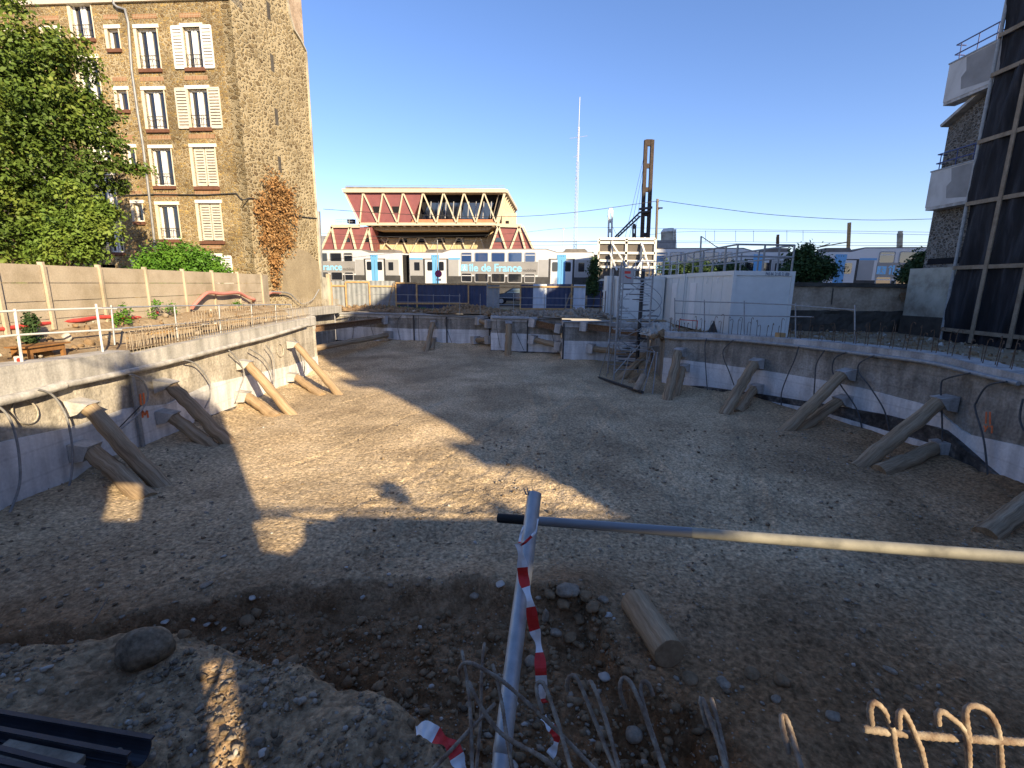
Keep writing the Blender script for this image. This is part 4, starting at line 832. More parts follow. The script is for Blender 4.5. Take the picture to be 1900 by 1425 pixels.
# gable wall
def gab(px_, py_, d=0.): return PP(px_, py_, O_L+NS*d, NS)
gp = [O_L+Vector((0, 0, 2.4)), gab(591, 545)*1.0]; far_z = gab(567, 96).z; fe = gab(591, 478); fe2 = Vector((fe.x, fe.y, 0))
gp = [O_L+Vector((0, 0, 2.4)), fe2+Vector((0, 0, 2.4)), fe2+Vector((0, 0, far_z)), gab(556, 74), gab(544, 55), gab(536, 28), gab(528, -20), O_L+US*2.5+Vector((0, 0, 25)), O_L+Vector((0, 0, ZR+2))]
b = MB(); b.poly(gp, NS, .5); b.build('gable_wall', 'gable_stone', bl)
b = MB(); e = [fe2+Vector((0, 0, far_z+.02)), gab(556, 74), gab(544, 55), gab(536, 28), gab(528, -20)]; e = [q-NS*.2 for q in e]
for a, c in zip(e[:-1], e[1:]): b.beam(a, c, .62, .1)
b.beam(fe2-NS*.2+US*.06+Vector((0, 0, 2.5)), fe2-NS*.2+US*.06+Vector((0, 0, far_z)), .6, .1, up=tuple(US)); b.build('coping', 'pale_render', bl)
b = MB(); q = gab(534, 10); b.hexa([q+US*.2-NS*.3+Vector((0, 0, -1.5)), q+US*2.3-NS*.3+Vector((0, 0, -2.2)), q+US*2.3-NS*3+Vector((0, 0, -2.2)), q+US*.2-NS*3+Vector((0, 0, -1.5)), q+US*.2-NS*.3+Vector((0, 0, 2.5)), q+US*2.3-NS*.3+Vector((0, 0, 2.5)), q+US*2.3-NS*3+Vector((0, 0, 2.5)), q+US*.2-NS*3+Vector((0, 0, 2.5))]); b.build('attic_block', 'plaster_old', bl)
for (x, y) in [(498, 20), (505, 117), (513, 217), (519, 305)]:
    q = gab(x, y); b = MB()
    b.hexa([q+US*a+NS*d+Vector((0, 0, z)) for z in (-.42, .42) for a, d in ((-.16, -.1), (.16, -.1), (.16, .012), (-.16, .012))]); b.build('vent_opening', 'dark_base', bl)
b = MB(); rp = [gab(521, 548), gab(524, 520), gab(522, 500), gab(528, 484), gab(538, 478), gab(543, 466), gab(551, 462), gab(562, 463), gab(574, 470), gab(583, 481), gab(590, 486), fe2+Vector((0, 0, 2.6))]; b.poly([p_+NS*.03 for p_ in rp], NS, .03); b.build('rendered_patch', 'side_render', bl)
b = MB(); wc = [gab(452, 371, .06), gab(470, 368, .06), gab(500, 383, .06), gab(530, 396, .06), gab(560, 402, .06), gab(588, 405, .06)]; b.tube(bez(wc, 4), .028, 6); b.build('wall_cable', 'dark_steel', bl)
# dead creeper
cr_ = []
for (x, y, ry, rz) in [(512, 342, 1.3, .7), (535, 360, 1.0, .7), (512, 370, 2.0, .9), (535, 395, 1.4, 1.0), (498, 400, 1.5, 1.0), (517, 420, 2.0, 1.0), (500, 440, 1.4, .9), (528, 445, 1.4, .8), (514, 462, 1.5, .7), (511, 480, .9, .8), (510, 502, .6, .8), (511, 525, .5, .8), (482, 385, .5, 1.0)]:
    q = gab(x, y, .1); cr_.append((q.x, q.y, q.z, .1, ry, rz, ry*rz))
iv = leaves('creeper', cr_, 8500, .07, 'leaf_dead', None, shell=.0, seed=3); tag(iv, 'dried brown creeper climbing the sunlit stone gable', 'creeper')
# grey post against the far corner of the house
b = MB(); q = PY(591, 440, 36); b.tube([PY(596, 520, 36), PY(590, 392, 36)], .16, 10); tag(b.build('vent_pipe', 'zinc', None), 'grey vent pipe standing beyond the far corner of the stone house', 'pipe')

# ------------------------------------------------------------------ concrete panel fence
FE = [Vector((-11.7, 11.3, 0)), Vector((-12.95, 25.6, 0))]; fd = (FE[1]-FE[0]); FN = Vector((fd.y, -fd.x, 0)).normalized(); FE0 = FE[0]-fd*.7
def fencep(px_, py_): return PP(px_, py_, FE[0], FN)
fn = thing('concrete_fence', 'pale precast concrete panel fence along the foot of the stone house', 'fence', FE[0])
posts = [FE0, FE0+fd*.25]+[Vector((*fencep(x, 520)[:2], 0)) for x in (-10, 81, 185, 270, 340, 394, 441, 484)]
zt = 5.02
for i, p in enumerate(posts):
    b = MB(); b.box((p.x, p.y, 4.2), (.085, .16, 1.6), rz=math.atan2(fd.y, fd.x)); b.box((p.x, p.y, 5.03), (.08, .12, .1), rz=math.atan2(fd.y, fd.x)); b.build('post', 'fence_panel', fn)
for a, c in zip(posts[:-1], posts[1:]):
    for k in range(4):
        z = 3.22+k*.45; b = MB(); d = (c-a).normalized(); b.beam(a+d*.07+Vector((0, 0, z+.22)), c-d*.07+Vector((0, 0, z+.22)), .05, .432); b.build('panel', 'fence_panel', fn)
b = MB(); q = posts[-1]; b.beam(q+Vector((0, 0, 4.1)), Vector((-13.1, 26.1, 4.1)), .06, 1.8); b.build('panel', 'fence_panel', fn)
# low wall piece right of gable
lw = thing('garden_wall', 'short pale wall stub closing the gap right of the stone gable', 'wall', PY(600, 560, 35)); b = MB(); a = PY(592, 545, 35); c = PY(611, 545, 36.5)
b.hexa([(a.x, a.y, 2.5), (c.x, c.y, 2.5), (c.x, c.y+.2, 2.5), (a.x, a.y+.2, 2.5), (a.x, a.y, 5.1), (c.x, c.y, 4.9), (c.x, c.y+.2, 4.9), (a.x, a.y+.2, 5.1)]); b.build('wall', 'pale_render', lw)
b = MB(); b.beam((c.x, c.y, 2.5), (c.x, c.y, 5.25), .25, .25, up=(0, 1, 0)); b.build('post', 'fence_panel', lw)

# ------------------------------------------------------------------ trees, bush, weeds
def blob(px_, py_, Y, rx, rz, ry=None, w_=None):
    p = PY(px_, py_, Y); ry = ry or rx; return (p.x, p.y, p.z, rx, ry, rz, w_ or rx*rz+.1)
def branches(b, root, tips, r0):
    for t in tips:
        t = Vector(t); m = root.lerp(t, .5)+Vector((random.uniform(-.4, .4), random.uniform(-.4, .4), random.uniform(.1, .6)))
        b.tube(bez([root, m, t], 5), [r0*(1-.85*i/10) for i in range(11)], 6)
TB = [blob(-60, 100, 19, 2.4, 2.0), blob(20, 110, 19, 1.9, 1.3), blob(75, 90, 19.5, 1.4, .9), blob(125, 95, 20, 1.0, .55), blob(60, 170, 19, 2.0, 1.1), blob(125, 190, 20, 1.2, .7), blob(165, 185, 20.5, .7, .4), blob(0, 220, 18.5, 2.6, 1.5), blob(100, 240, 19.5, 1.8, .8), blob(165, 245, 20, .9, .5), blob(195, 215, 20.5, .5, .3), blob(205, 262, 20.5, .6, .3),
      blob(50, 310, 19, 2.2, 1.2), blob(140, 310, 19.5, 1.3, .7), blob(205, 305, 20.5, .8, .3), blob(252, 312, 21, .55, .18), blob(-70, 300, 18, 2.5, 2.5), blob(20, 400, 19, 2.4, 1.4), blob(110, 380, 19.5, 1.4, .8), blob(195, 395, 20.5, .6, .45), blob(85, 455, 20, 1.9, 1.0), blob(-60, 450, 18, 2.4, 1.6), blob(215, 345, 21, .5, .2), blob(170, 130, 20.5, .35, .25), blob(14, 6, 20, .6, .3)]
tr_ = thing('tree', 'big leafy green tree filling the left edge in front of the stone house', 'tree', (-19.5, 20, 3.2))
b = MB(); rt = Vector((-19.3, 20, 3.0)); tp = Vector((-19.0, 19.8, 9)); b.tube([rt, Vector((-19.4, 20, 6)), tp, Vector((-18.8, 19.5, 12.5))], [.32, .26, .2, .1], 10)
branches(b, Vector((-19.3, 20, 6.5)), [t[:3] for t in TB[12:20]], .11); branches(b, tp, [t[:3] for t in TB[:12]], .1); b.build('trunk', 'bark', tr_)
leaves('crown', TB, 47000, .085, 'leaf', tr_, shell=.3, seed=5)
TB2 = [blob(150, 400, 18, .8, .4), blob(175, 430, 18, .8, .45), blob(140, 445, 18, .8, .5), blob(110, 425, 18, .7, .5), blob(185, 385, 18.3, .4, .3), blob(130, 350, 18, .5, .3), blob(100, 470, 18, .9, .4), blob(160, 470, 18, .6, .3)]
t2 = thing('tree', 'small bright green sapling in front of the darker tree', 'tree', (-15.5, 18, 3.3)); b = MB(); rt2 = Vector((TB2[3][0], 18, 3.2)); b.tube([rt2, rt2+Vector((0, 0, 2.4))], [.09, .05], 8); branches(b, rt2+Vector((0, 0, 1.5)), [t[:3] for t in TB2], .035); b.build('trunk', 'bark', t2)
leaves('crown', TB2, 9000, .075, 'leaf_bright', t2, shell=.2, seed=6)
BB = [blob(300, 490, 23.5, 1.0, .7), blob(340, 482, 23.5, 1.1, .75), blob(375, 492, 23.5, .9, .6), blob(400, 505, 23.5, .7, .35), blob(280, 500, 23.5, .6, .5), blob(330, 515, 23.5, 1.6, .8)]
bu = thing('bush', 'rounded bright green bush looking over the concrete fence', 'bush', (-16, 23.5, 3)); leaves('foliage', BB, 16000, .07, 'leaf_bush', bu, shell=.45, seed=7)
b = MB(); branches(b, Vector((BB[1][0], 23.5, 2.9)), [t[:3] for t in BB], .05); b.build('stems', 'bark', bu)
for k, (x, y, hh, l) in enumerate([(212, 590, .75, 'weed left of the white post at the fence foot'), (268, 583, .7, 'tall weed at the foot of the fence, middle one'), (300, 578, .45, 'reddish sparse weed beside the tall one'), (425, 575, .3, 'low green weed under the pink hose'), (196, 590, .5, 'thin twig shrub against a fence post'), (30, 600, .9, 'dark shaded shrub at the left end of the fence')]):
    p = fencep(x, y)+FN*.35; z0 = float(ztop(np.float64(p.x), np.float64(p.y))); hh *= .8; wd = thing('weed', l, 'plant', (p.x, p.y, z0), 'weeds along the concrete fence'); bl_ = [(p.x+random.uniform(-.1, .1), p.y+random.uniform(-.2, .2), z0+hh*q, .1*(1.2-q), .16*(1.2-q), .09, 1) for q in (.3, .55, .8, .95)]
    leaves('foliage', bl_, 170 if k < 5 else 900, .04, 'leaf_bush' if k != 5 else 'leaf_dark', wd, shell=.1, seed=20+k); b = MB(); [b.tube([(p.x, p.y, z0-.1), (q[0], q[1], q[2])], .008, 4) for q in bl_]; b.build('stems', 'bark', wd)
g_ = leaves('grass', [(*(PZ(320, 585, 3.3)[:2]), 3.42, .3, 1.1, .12, 1), (*(PZ(300, 592, 3.3)[:2]), 3.45, .25, .8, .1, 1), (-9.5, 37.2, 2.75, 3.5, .5, .12, 2), (-3, 37.6, 2.75, 2.5, .4, .15, 1)], 5000, .045, 'leaf_bush', None, shell=.0, seed=33); tag(g_, 'thin green grass and weeds on the bare soil', 'grass', kind='stuff')
# dark shrubs by the railway on the right
for l, B_, n in [('dark shaded shrub rising behind the white container', [blob(1490, 480, 33, .9, .8), blob(1505, 495, 33, 1.3, .9), blob(1530, 500, 33, .9, .7), blob(1480, 505, 33, 1.1, .8), blob(1497, 462, 33, .35, .35)], 9000), ('dark shrub beside the stone house wall in front of the train', [blob(1700, 500, 33, .8, .7), blob(1715, 485, 33, .7, .7), blob(1690, 512, 33, .7, .5)], 5000), ('dark shrub seen over the gate beside the billboard', [blob(1103, 500, 40.5, .35, 1.0), blob(1100, 530, 40.5, .5, .7)], 2500), ('low dark shrub behind the container roof rails', [blob(1250, 500, 40.5, 1.2, .5), blob(1300, 500, 40.5, 1.2, .6), blob(1355, 500, 40.5, 1.2, .6)], 7000)]:
    c = B_[0]; t = thing('shrub', l, 'shrub', (c[0], c[1], 2.6)); leaves('foliage', B_, n, .1, 'leaf_dark', t, shell=.2, seed=int(abs(c[0])*10)); b = MB(); branches(b, Vector((c[0], c[1], 2.5)), [q[:3] for q in B_], .07); b.build('stems', 'bark', t)

# hoses
def hose(name, pts, r, mt, label, grp='hoses along the concrete fence'):
    P = bez(pts, 6); b = MB(); b.tube(P, r, 8); return tag(b.build(name, mt, None, origin=P[0]), label, 'hose', grp)
fp = lambda x, y, d=.25: fencep(x, y)+FN*d
hose('hose', [fp(343, 571), fp(360, 553), fp(375, 543), fp(400, 545), fp(430, 543), fp(446, 550), fp(458, 556, .35)]+[gab(466, 559, .5), gab(475, 560, .25), gab(490, 552, .25), gab(503, 543, .25), gab(520, 543, .25)], .07, 'pink_hose', 'faded pink ribbed hose slung in waves along the fence and gable')
hose('hose', [gab(503, 541, .3), gab(535, 544, .3), gab(550, 556, .3), gab(562, 564, .3), gab(580, 556, .3), gab(590, 540, .3), gab(592, 537, .3)], .04, 'grey_cable', 'thin grey hose continuing the pink one to the gable corner')
hose('hose', [PG(-10, 612, .1), PG(60, 603, .1), PG(110, 597, .1), PG(150, 594, .1), PG(180, 589, .12), PG(212, 588, .13), PG(250, 590, .12), PG(275, 585, .12), PG(292, 579, .12)], .055, 'red_hose', 'bright red hose lying on the soil behind the guard rail')

# ------------------------------------------------------------------ guard rails
def rail_thing(label, posts, rails, mt='galvanised', group='tubular guard rails round the pit', r=.027, name='guard_rail'):
    t = thing(name, label, 'guard rail', posts[0][0] if posts else rails[0][0], group)
    for a, c in posts: b = MB(); b.tube([a, c], r, 8); b.build('post', mt, t)
    for R_ in rails: b = MB(); b.tube(R_, r*.9, 8); b.build('rail', mt, t)
    return t
XL = -10.35
rail_thing('guard rail of steel tubes over the nearest left wall, by the table', [(PX(42, 680, XL), PX(27, 573, XL)), (PX(192, 660, XL), PX(178, 564, XL))], [[PX(-30, 580, XL), PX(27, 577, XL), PX(180, 572, XL), PX(216, 573, XL)], [PX(-30, 628, XL), PX(27, 622, XL), PX(180, 613, XL), PX(225, 612, XL)]], 'white_metal')
rail_thing('long thin guard rail over the starter bars of the left wall', [(PX(x2, y2, XL), PX(x, 566, XL)) for x, x2, y2 in ((206, 213, 640), (323, 330, 632), (406, 410, 620), (466, 469, 610), (511, 513, 602), (540, 543, 596))], [[PX(150, 573, XL), PX(300, 568, XL), PX(540, 565, XL)], [PX(205, 611, XL), PX(320, 602, XL), PX(540, 585, XL)]], r=.024)
rail_thing('guard rail of thin tubes above the far wall, left stretch', [(PY(x, 583, 36.2), PY(x, 546, 36.2)) for x in (757, 804, 834)], [[PY(660, 546, 36.2), PY(760, 547, 36.2), PY(855, 549, 36.2)], [PY(700, 560, 36.2), PY(855, 561, 36.2)]], 'dull_galvanised', r=.02)
rail_thing('guard rail above the middle and right bays of the far wall', [(PY(x, 585, 33), PY(x, 545, 33)) for x in (853, 891, 953, 1010, 1050)], [[PY(925, 552, 33), PY(1010, 553, 33), PY(1140, 554, 33)], [PY(920, 565, 33), PY(1140, 567, 33)]], 'dull_galvanised', r=.02)
XR = lambda x, y: PW(x, y, [(7.4, 23.3), (9.1, 21.8), (10.7, 19.6), (11.7, 17.5), (12.3, 15)], 0)
rail_thing('guard rail over the right wall in front of the white container', [(XR(x, y1), XR(x, y0)) for x, y0, y1 in ((1252, 553, 612), (1307, 556, 622), (1381, 558, 630), (1476, 562, 626), (1586, 566, 640))], [[XR(1253, 558), XR(1307, 560), XR(1381, 562), XR(1476, 566)], [XR(1253, 581), XR(1307, 584), XR(1381, 586), XR(1510, 588)], [XR(1476, 567), XR(1586, 575)]], 'dull_galvanised', r=.025)

# table
tz = 3.35
TT = [PX(15, 640, -10.75), PX(60, 645, -10.75)]
tb = thing('table', 'brown wooden table standing behind the nearest left wall', 'table', (-11.1, 11.4, 3.3))
p0 = PX(62, 645, -10.62); p1 = PX(122, 633, -10.62); zt_ = (p0.z+p1.z)/2; y0, y1 = p0.y-.05, p1.y; zt_ = min(zt_, 3.9)
b = MB(); b.bb((-11.12, y0-.1, zt_-.03), (-10.6, y1+.1, zt_)); b.build('table_top', 'table_wood', tb); b = MB(); b.bb((-11.08, y0, zt_-.15), (-10.67, y0+.03, zt_-.03)); b.bb((-11.08, y1-.03, zt_-.15), (-10.67, y1, zt_-.03)); b.bb((-10.69, y0+.03, zt_-.15), (-10.66, y1-.03, zt_-.03)); b.bb((-11.09, y0+.03, zt_-.15), (-11.06, y1-.03, zt_-.03)); b.build('apron', 'table_wood', tb)
for x in (-11.05, -10.7):
    for y in (y0+.03, y1-.03): b = MB(); b.bb((x-.035, y-.035, 2.85), (x+.035, y+.035, zt_-.03)); b.build('leg', 'table_wood', tb)
b = MB(); q = PX(33, 668, -10.42); b.box((q.x, q.y, q.z), (.03, .12, .16)); o = b.build('warning_plate', 'white_metal', None); tag(o, 'little white plate with a red disc hung on the nearest guard rail post', 'sign'); b = MB(); b.tube([(q.x+.017, q.y, q.z), (q.x+.025, q.y, q.z)], .045, 14); o2 = b.build('red_disc', 'red_sign', o)

# ------------------------------------------------------------------ hoarding, posts, car, sign
hd = thing('site_hoarding', 'corrugated site hoarding of navy, grey and pale blue sheets on timber posts', 'hoarding', (-4, 39, 2.7))
HA, HB = Vector((-14.4, 38.4, 0)), Vector((6.6, 39.9, 0)); hdir = (HB-HA).normalized(); hn = Vector((hdir.y, -hdir.x, 0))
def hp(px_, py_=550, d=0): p = PP(px_, py_, HA+hn*d, hn); return p
def sheet(x0, x1, mt, yt, label=None):
    a, c = hp(x0), hp(x1); L_ = (Vector((c.x, c.y))-Vector((a.x, a.y))).length; n = max(4, int(L_/.09)); b = MB(); zt = hp((x0+x1)/2, yt).z; z0 = 2.7; vs = []
    for k in range(n+1):
        q = Vector((a.x, a.y, 0)).lerp(Vector((c.x, c.y, 0)), k/n)+hn*(.035 if (k//2) % 2 else 0); vs += [(q.x, q.y, z0), (q.x, q.y, zt+random.uniform(-.01, .01)*0)]
    b.add(vs, [(2*k, 2*k+2, 2*k+3, 2*k+1) for k in range(n)]); m = len(vs)
    b.add([(v[0]-hn.x*.02, v[1]-hn.y*.02, v[2]) for v in vs], [(2*k, 2*k+1, 2*k+3, 2*k+2) for k in range(n)]); o = b.build('sheet', mt, hd)
for x0, x1, mt, yt in [(612, 641, 'hoarding_grey', 521), (641, 686, 'hoarding_grey', 520), (686, 734, 'hoarding_grey', 521), (734, 772, 'hoarding_navy', 525), (772, 869, 'hoarding_navy', 526), (869, 903, 'hoarding_navy', 527), (903, 927, 'hoarding_grey', 526), (966, 989, 'hoarding_navy', 528), (989, 1014, 'hoarding_pale', 527), (1014, 1062, 'hoarding_navy', 527), (1064, 1086, 'hoarding_pale', 528)]: sheet(x0, x1-.3, mt, yt)
for x in (614, 641, 685, 734, 773, 869, 966, 1061): a = hp(x, 575, .1); c = hp(x, 524 if x < 700 else 527, .1); b = MB(); b.beam(Vector((c.x, c.y, 2.6)), c, .11, .09, up=tuple(hn)); b.build('post', 'plank_wood', hd)
for x0, x1, y in [(614, 641, 530), (641, 685, 523), (685, 732, 531), (734, 773, 525), (773, 869, 527), (869, 903, 528), (905, 966, 533), (966, 1061, 532), (1061, 1086, 532), (641, 685, 571), (734, 869, 563), (966, 1061, 573), (685, 732, 569), (905, 966, 527)]:
    b = MB(); b.beam(hp(x0, y, .07), hp(x1, y+.3, .07), .06, .12); b.build('rail', 'plank_wood', hd)
for x0, y0_, x1, y1_ in [(720, 570, 731, 524), (1047, 575, 1060, 540)]: b = MB(); b.beam(hp(x0, y0_, .5), hp(x1, y1_, .15), .09, .05, up=tuple(hn)); b.build('brace', 'batten', hd)
# parked hatchback seen through the gap
def car_at(loc, rz, label):
    t = thing('parked_car', label, 'car', loc); R = Matrix.Rotation(rz, 3, 'Z'); o = Vector(loc); W = .86
    side = [(-2.0, .35), (-2.05, .75), (-1.85, 1.0), (-1.45, 1.38), (-.6, 1.5), (.3, 1.46), (1.05, 1.0), (1.85, .86), (2.02, .6), (2.0, .33)]
    b = MB(); n = len(side); vs = []; fs = []
    for s in (-1, 1):
        for x, z in side: k = W*(1 if z < .98 else .86-.06*(z > 1.3)); vs.append(o+R@Vector((x, s*k, z)))
    fs = [tuple(range(n)), tuple(range(2*n-1, n-1, -1))]+[(i, i+n, (i+1) % n+n, (i+1) % n) for i in range(n)]; b.add(vs, fs); b.build('body', 'car_paint', t)
    for s in (-1, 1):
        for poly in ([(-1.35, 1.02), (-1.3, 1.3), (-.65, 1.4), (-.6, 1.02)], [(-.5, 1.02), (-.5, 1.4), (.25, 1.37), (.85, 1.02)]):
            b = MB(); q = [o+R@Vector((x, s*(W*.9+.035-.1*(z-1)), z)) for x, z in poly]; b.poly(q, R@Vector((0, s, 0)), .02); b.build('side_window', 'pane_car', t)
        for x in (-1.3, 1.3):
            b = MB(); c = o+R@Vector((x, s*(W-.08), .31)); ax = R@Vector((0, s, 0)); b.tube([c, c+ax*.16], .31, 20); w_ = b.build('wheel', 'rubber', t); b = MB(); b.tube([c+ax*.161, c+ax*.172], .2, 16); b.build('rim', 'galvanised', w_)
        for x, nm_, mt in ((2.0, 'headlight', 'pane_car'), (-2.03, 'taillight', 'red_sign')): b = MB(); c = o+R@Vector((x, s*.62, .72)); b.box(c, (.08, .34, .16), rz=rz); b.build(nm_, mt, t)
    b = MB(); b.poly([o+R@Vector(q) for q in [(.42, -.66, 1.42), (1.0, -.72, 1.05), (1.0, .72, 1.05), (.42, .66, 1.42)]], R@Vector((.6, 0, 1)), .02); b.build('windscreen', 'pane_car', t)
p = PY(938, 560, 43.2); car_at((p.x+1.0, 43.2, 2.93), math.pi-.07, 'dark hatchback parked in the street, seen through the gap in the hoarding')
p = PY(716, 560, 41.8)
# no parking sign on lamp pole
sg = thing('street_sign', 'round no parking sign with purple-red face on a thin pole in front of the train', 'sign', PY(814, 560, 42)); b = MB(); b.tube([PY(812, 562, 42), PY(811.5, 445, 42)], .045, 8); b.build('pole', 'dull_galvanised', sg)
c = PY(813.5, 508, 41.9); b = MB(); b.tube([c, c+Vector((0, -.03, 0))], .3, 28); dk = b.build('disc', 'purple_sign', sg)
b = MB(); b.tube([c+Vector((0, -.035, 0))+Vector((.27*math.cos(t), 0, .27*math.sin(t))) for t in np.linspace(0, 6.28, 29)], .022, 6, cap=False); b.beam(c+Vector((-.19, -.035, .19)), c+Vector((.19, -.035, -.19)), .01, .04, up=(0, 0, 1)); b.beam(c+Vector((-.19, -.035, -.19)), c+Vector((.19, -.035, .19)), .01, .04, up=(0, 0, 1)); b.build('symbol', 'red_sign', dk)
b = MB(); q = PY(814, 519, 41.9); b.box(q, (.4, .03, .18)); b.build('sub_plate', 'white_metal', sg); b = MB(); q = PY(806, 451, 41.9); b.box(q, (.45, .3, .14)); b.build('lamp_head', 'dark_steel', sg)

# ------------------------------------------------------------------ train
TO = Vector((-1.35, 48, 0)); td = Vector((1, -.25, 0)).normalized(); tn = Vector((td.y, -td.x, 0))
def tp_(px_, py_): p = PP(px_, py_, TO, tn); return (p-TO).dot(td), p.z
TP = lambda s, z, d=0.: TO+td*s+tn*d+Vector((0, 0, z))
def SZ(y): return tp_(925, y)[1]
def panel(s0, s1, z0, z1, d, name, mt, par, th=.03, rad=0.):
    b = MB(); 
    if rad:
        pts = []
        for cx, cz, a0 in ((s1-rad, z0+rad, -90), (s1-rad, z1-rad, 0), (s0+rad, z1-rad, 90), (s0+rad, z0+rad, 180)):
            for k in range(4): a = math.radians(a0+30*k); pts.append(TP(cx+rad*math.cos(a), cz+rad*math.sin(a), d))
        b.poly(pts, tn, th)
    else: b.poly([TP(s0, z0, d), TP(s1, z0, d), TP(s1, z1, d), TP(s0, z1, d)], tn, th)
    return b.build(name, mt, par)
sB = tp_(760, 500)[0]; eB = tp_(1100, 500)[0]; LB = eB-sB
rel = lambda x: tp_(x, 500)[0]-sB
rel0 = rel; LB0 = LB
def train_car(s0, label, cfg, kx=1.0, grp='double-deck carriages of the train'):
    rel = lambda x: rel0(x)*kx
    LB = LB0*kx
    t = thing('train_carriage', label, 'train carriage', TP(s0+LB/2, 3.9), grp); zr = 7.93; ze = SZ(469); zb = 3.75
    # body: side profile with raised middle
    m0, m1 = rel(838), rel(1012); b = MB()
    pr = [(0, zb), (LB, zb), (LB, ze), (m1+1.0, ze), (m1, zr), (m0, zr), (m0-1.0, ze), (0, ze)]
    b.poly([TP(s0+a, z) for a, z in pr], tn, 2.7); b.build('body', 'train_white', t)
    rf_ = [(m0-1.0, ze), (m0, zr), (m1, zr), (m1+1.0, ze)]
    for i in range(3): b = MB() if i == 0 else b; a, c = rf_[i], rf_[i+1]; b.beam(TP(s0+a[0], a[1]+.03, -1.35), TP(s0+c[0], c[1]+.03, -1.35), 2.5, .14)
    b.beam(TP(s0+.1, ze+.04, -1.35), TP(s0+m0-1, ze+.04, -1.35), 2.3, .1); b.beam(TP(s0+m1+1, ze+.04, -1.35), TP(s0+LB-.1, ze+.04, -1.35), 2.3, .1); b.build('roof', 'train_roof', t)
    for a in (m0-3.0, m1+1.6): b = MB(); b.hexa([TP(s0+a+q, ze+.09+h_, d) for h_ in (0, .28) for q, d in ((0+.2*(h_ > 0), -.4), (2.2-.2*(h_ > 0), -.4), (2.2-.2*(h_ > 0), -2.2), (0+.2*(h_ > 0), -2.2))]); b.build('roof_unit', 'train_roof', t)
    d1 = .012; zg0, zg1 = SZ(510), SZ(485.5)
    panel(s0+m0+1.0*0+rel(855)-rel(838), s0+rel(998), zg0, zg1, d1, 'grey_band', 'train_grey', t)
    panel(s0+.05, s0+LB-.05, zb, SZ(513), d1, 'dark_skirt', 'train_dark', t)
    for a, c in ((760.5, 785), (832.5, 851), (999, 1017), (1067, 1096)): panel(s0+rel(a), s0+rel(c), SZ(512.5), SZ(482), d1+.006, 'side_panel', 'train_pale_grey', t)
    for a, c in ((832.5, 854), (785, 760.5)): panel(s0+min(rel(a), rel(c)), s0+max(rel(a), rel(c)), SZ(481.8), SZ(478.5), d1+.004, 'blue_strip', 'train_blue', t)
    for x0, x1, sp in ((857, 874.5, 1), (882, 905, 0), (912.5, 936, 0), (943.5, 967.5, 0), (974.5, 992, 1)):
        for y0_, y1_, mt in ((485.5, 469.5, cfg), (523, 508, 'pane_train')):
            fr = panel(s0+rel(x0)-.08, s0+rel(x1)+.08, SZ(y0_)-.07, SZ(y1_)+.07, .03, 'window', 'train_pale_grey', t, .03, .12)
            panel(s0+rel(x0), s0+rel(x1), SZ(y0_), SZ(y1_), .036, 'pane', mt, fr, .01, .08)
            if sp: panel(s0+rel(x0), s0+rel(x1), SZ(y1_+4.6), SZ(y1_+3.2), .045, 'transom', 'train_white', fr, .01)
    for x0, x1 in ((785.5, 832), (1017.7, 1066)):
        f_ = panel(s0+rel(x0), s0+rel(x1), zb+.2, SZ(480), .02, 'door', 'train_dark', t, .03)
        panel(s0+rel(x0)+.2, s0+rel(x1)-.2, zb+.2, SZ(481.8), .04, 'leaf', 'train_white', f_, .02)
        m = (rel(x0)+rel(x1))/2; panel(s0+m-.38, s0+m+.38, zb+.2, SZ(481.8), .05, 'blue_stripe', 'train_blue', f_, .01); panel(s0+m-.42, s0+m+.42, SZ(481.8), SZ(472.5), .05, 'blue_stripe', 'train_blue', f_, .01)
        panel(s0+m-.012, s0+m+.012, zb+.2, SZ(482), .056, 'seal', 'train_dark', f_, .004)
        for q in (-1, 0, 1): panel(s0+m+q*.17-.03, s0+m+q*.17+.03, SZ(476), SZ(474.6), .055, 'door_lamp', 'train_dark', f_, .004)
        for q in (-1, 1): panel(s0+m+q*.62-.27, s0+m+q*.62+.27, SZ(503), SZ(486), .056, 'door_window', 'pane_train', f_, .01, .11)
    for x0, x1 in ((769, 779), (1073, 1084)): panel(s0+rel(x0), s0+rel(x1), SZ(503), SZ(487), .036, 'end_window', 'pane_train', t, .01, .05)
    # lettering
    z0 = SZ(503.5); a = TP(s0+rel(870.5), z0, .022)
    text_mesh('lettering', 'île de France', 1.02, 'decal_blue', a, td, (0, 0, 1), t, bold=.02, fit=rel(968)-rel(870.5))
    text_mesh('lettering_small', 'mobilités', .45, 'decal_dark', TP(s0+rel(970), SZ(504), .022), td, (0, 0, 1), t, fit=rel(995)-rel(970))
    lg = panel(s0+rel(856), s0+rel(867.5), SZ(503.5), SZ(491), .022, 'logo_square', 'decal_blue', t, .006)
    b = MB(); cx, cz = s0+rel(861.7), SZ(497.3); q = lambda x, z: TP(cx+x, cz+z, .03)
    b.tube([q(.0, .2), q(0, .26)], .05, 8)
    for a1, a2 in (((0, .14), (-.02, -.05)), ((0, .1), (-.2, .03)), ((0, .1), (.18, .04)), ((-.02, -.05), (-.16, -.28)), ((-.02, -.05), (.18, -.24))): b.tube([q(*a1), q(*a2)], .028, 6)
    b.build('walking_figure', 'white_metal', lg)
    for a in (1.8, LB-1.8):
        for e in (-1, 1):
            b = MB(); c = TP(s0+a+e*1.1, 4.05, -.3); b.tube([c, c-tn*.12], .42, 16); b.build('wheel', 'dark_steel', t)
    for e in (0, LB):
        b = MB(); s_ = -1 if e == 0 else 1; b.hexa([TP(s0+e+q_*s_, z, d) for z in (3.95, ze-.15) for q_, d in ((0, -.5), (.42, -.5), (.42, -2.2), (0, -2.2))]); b.build('gangway', 'rubber', t)
    return t
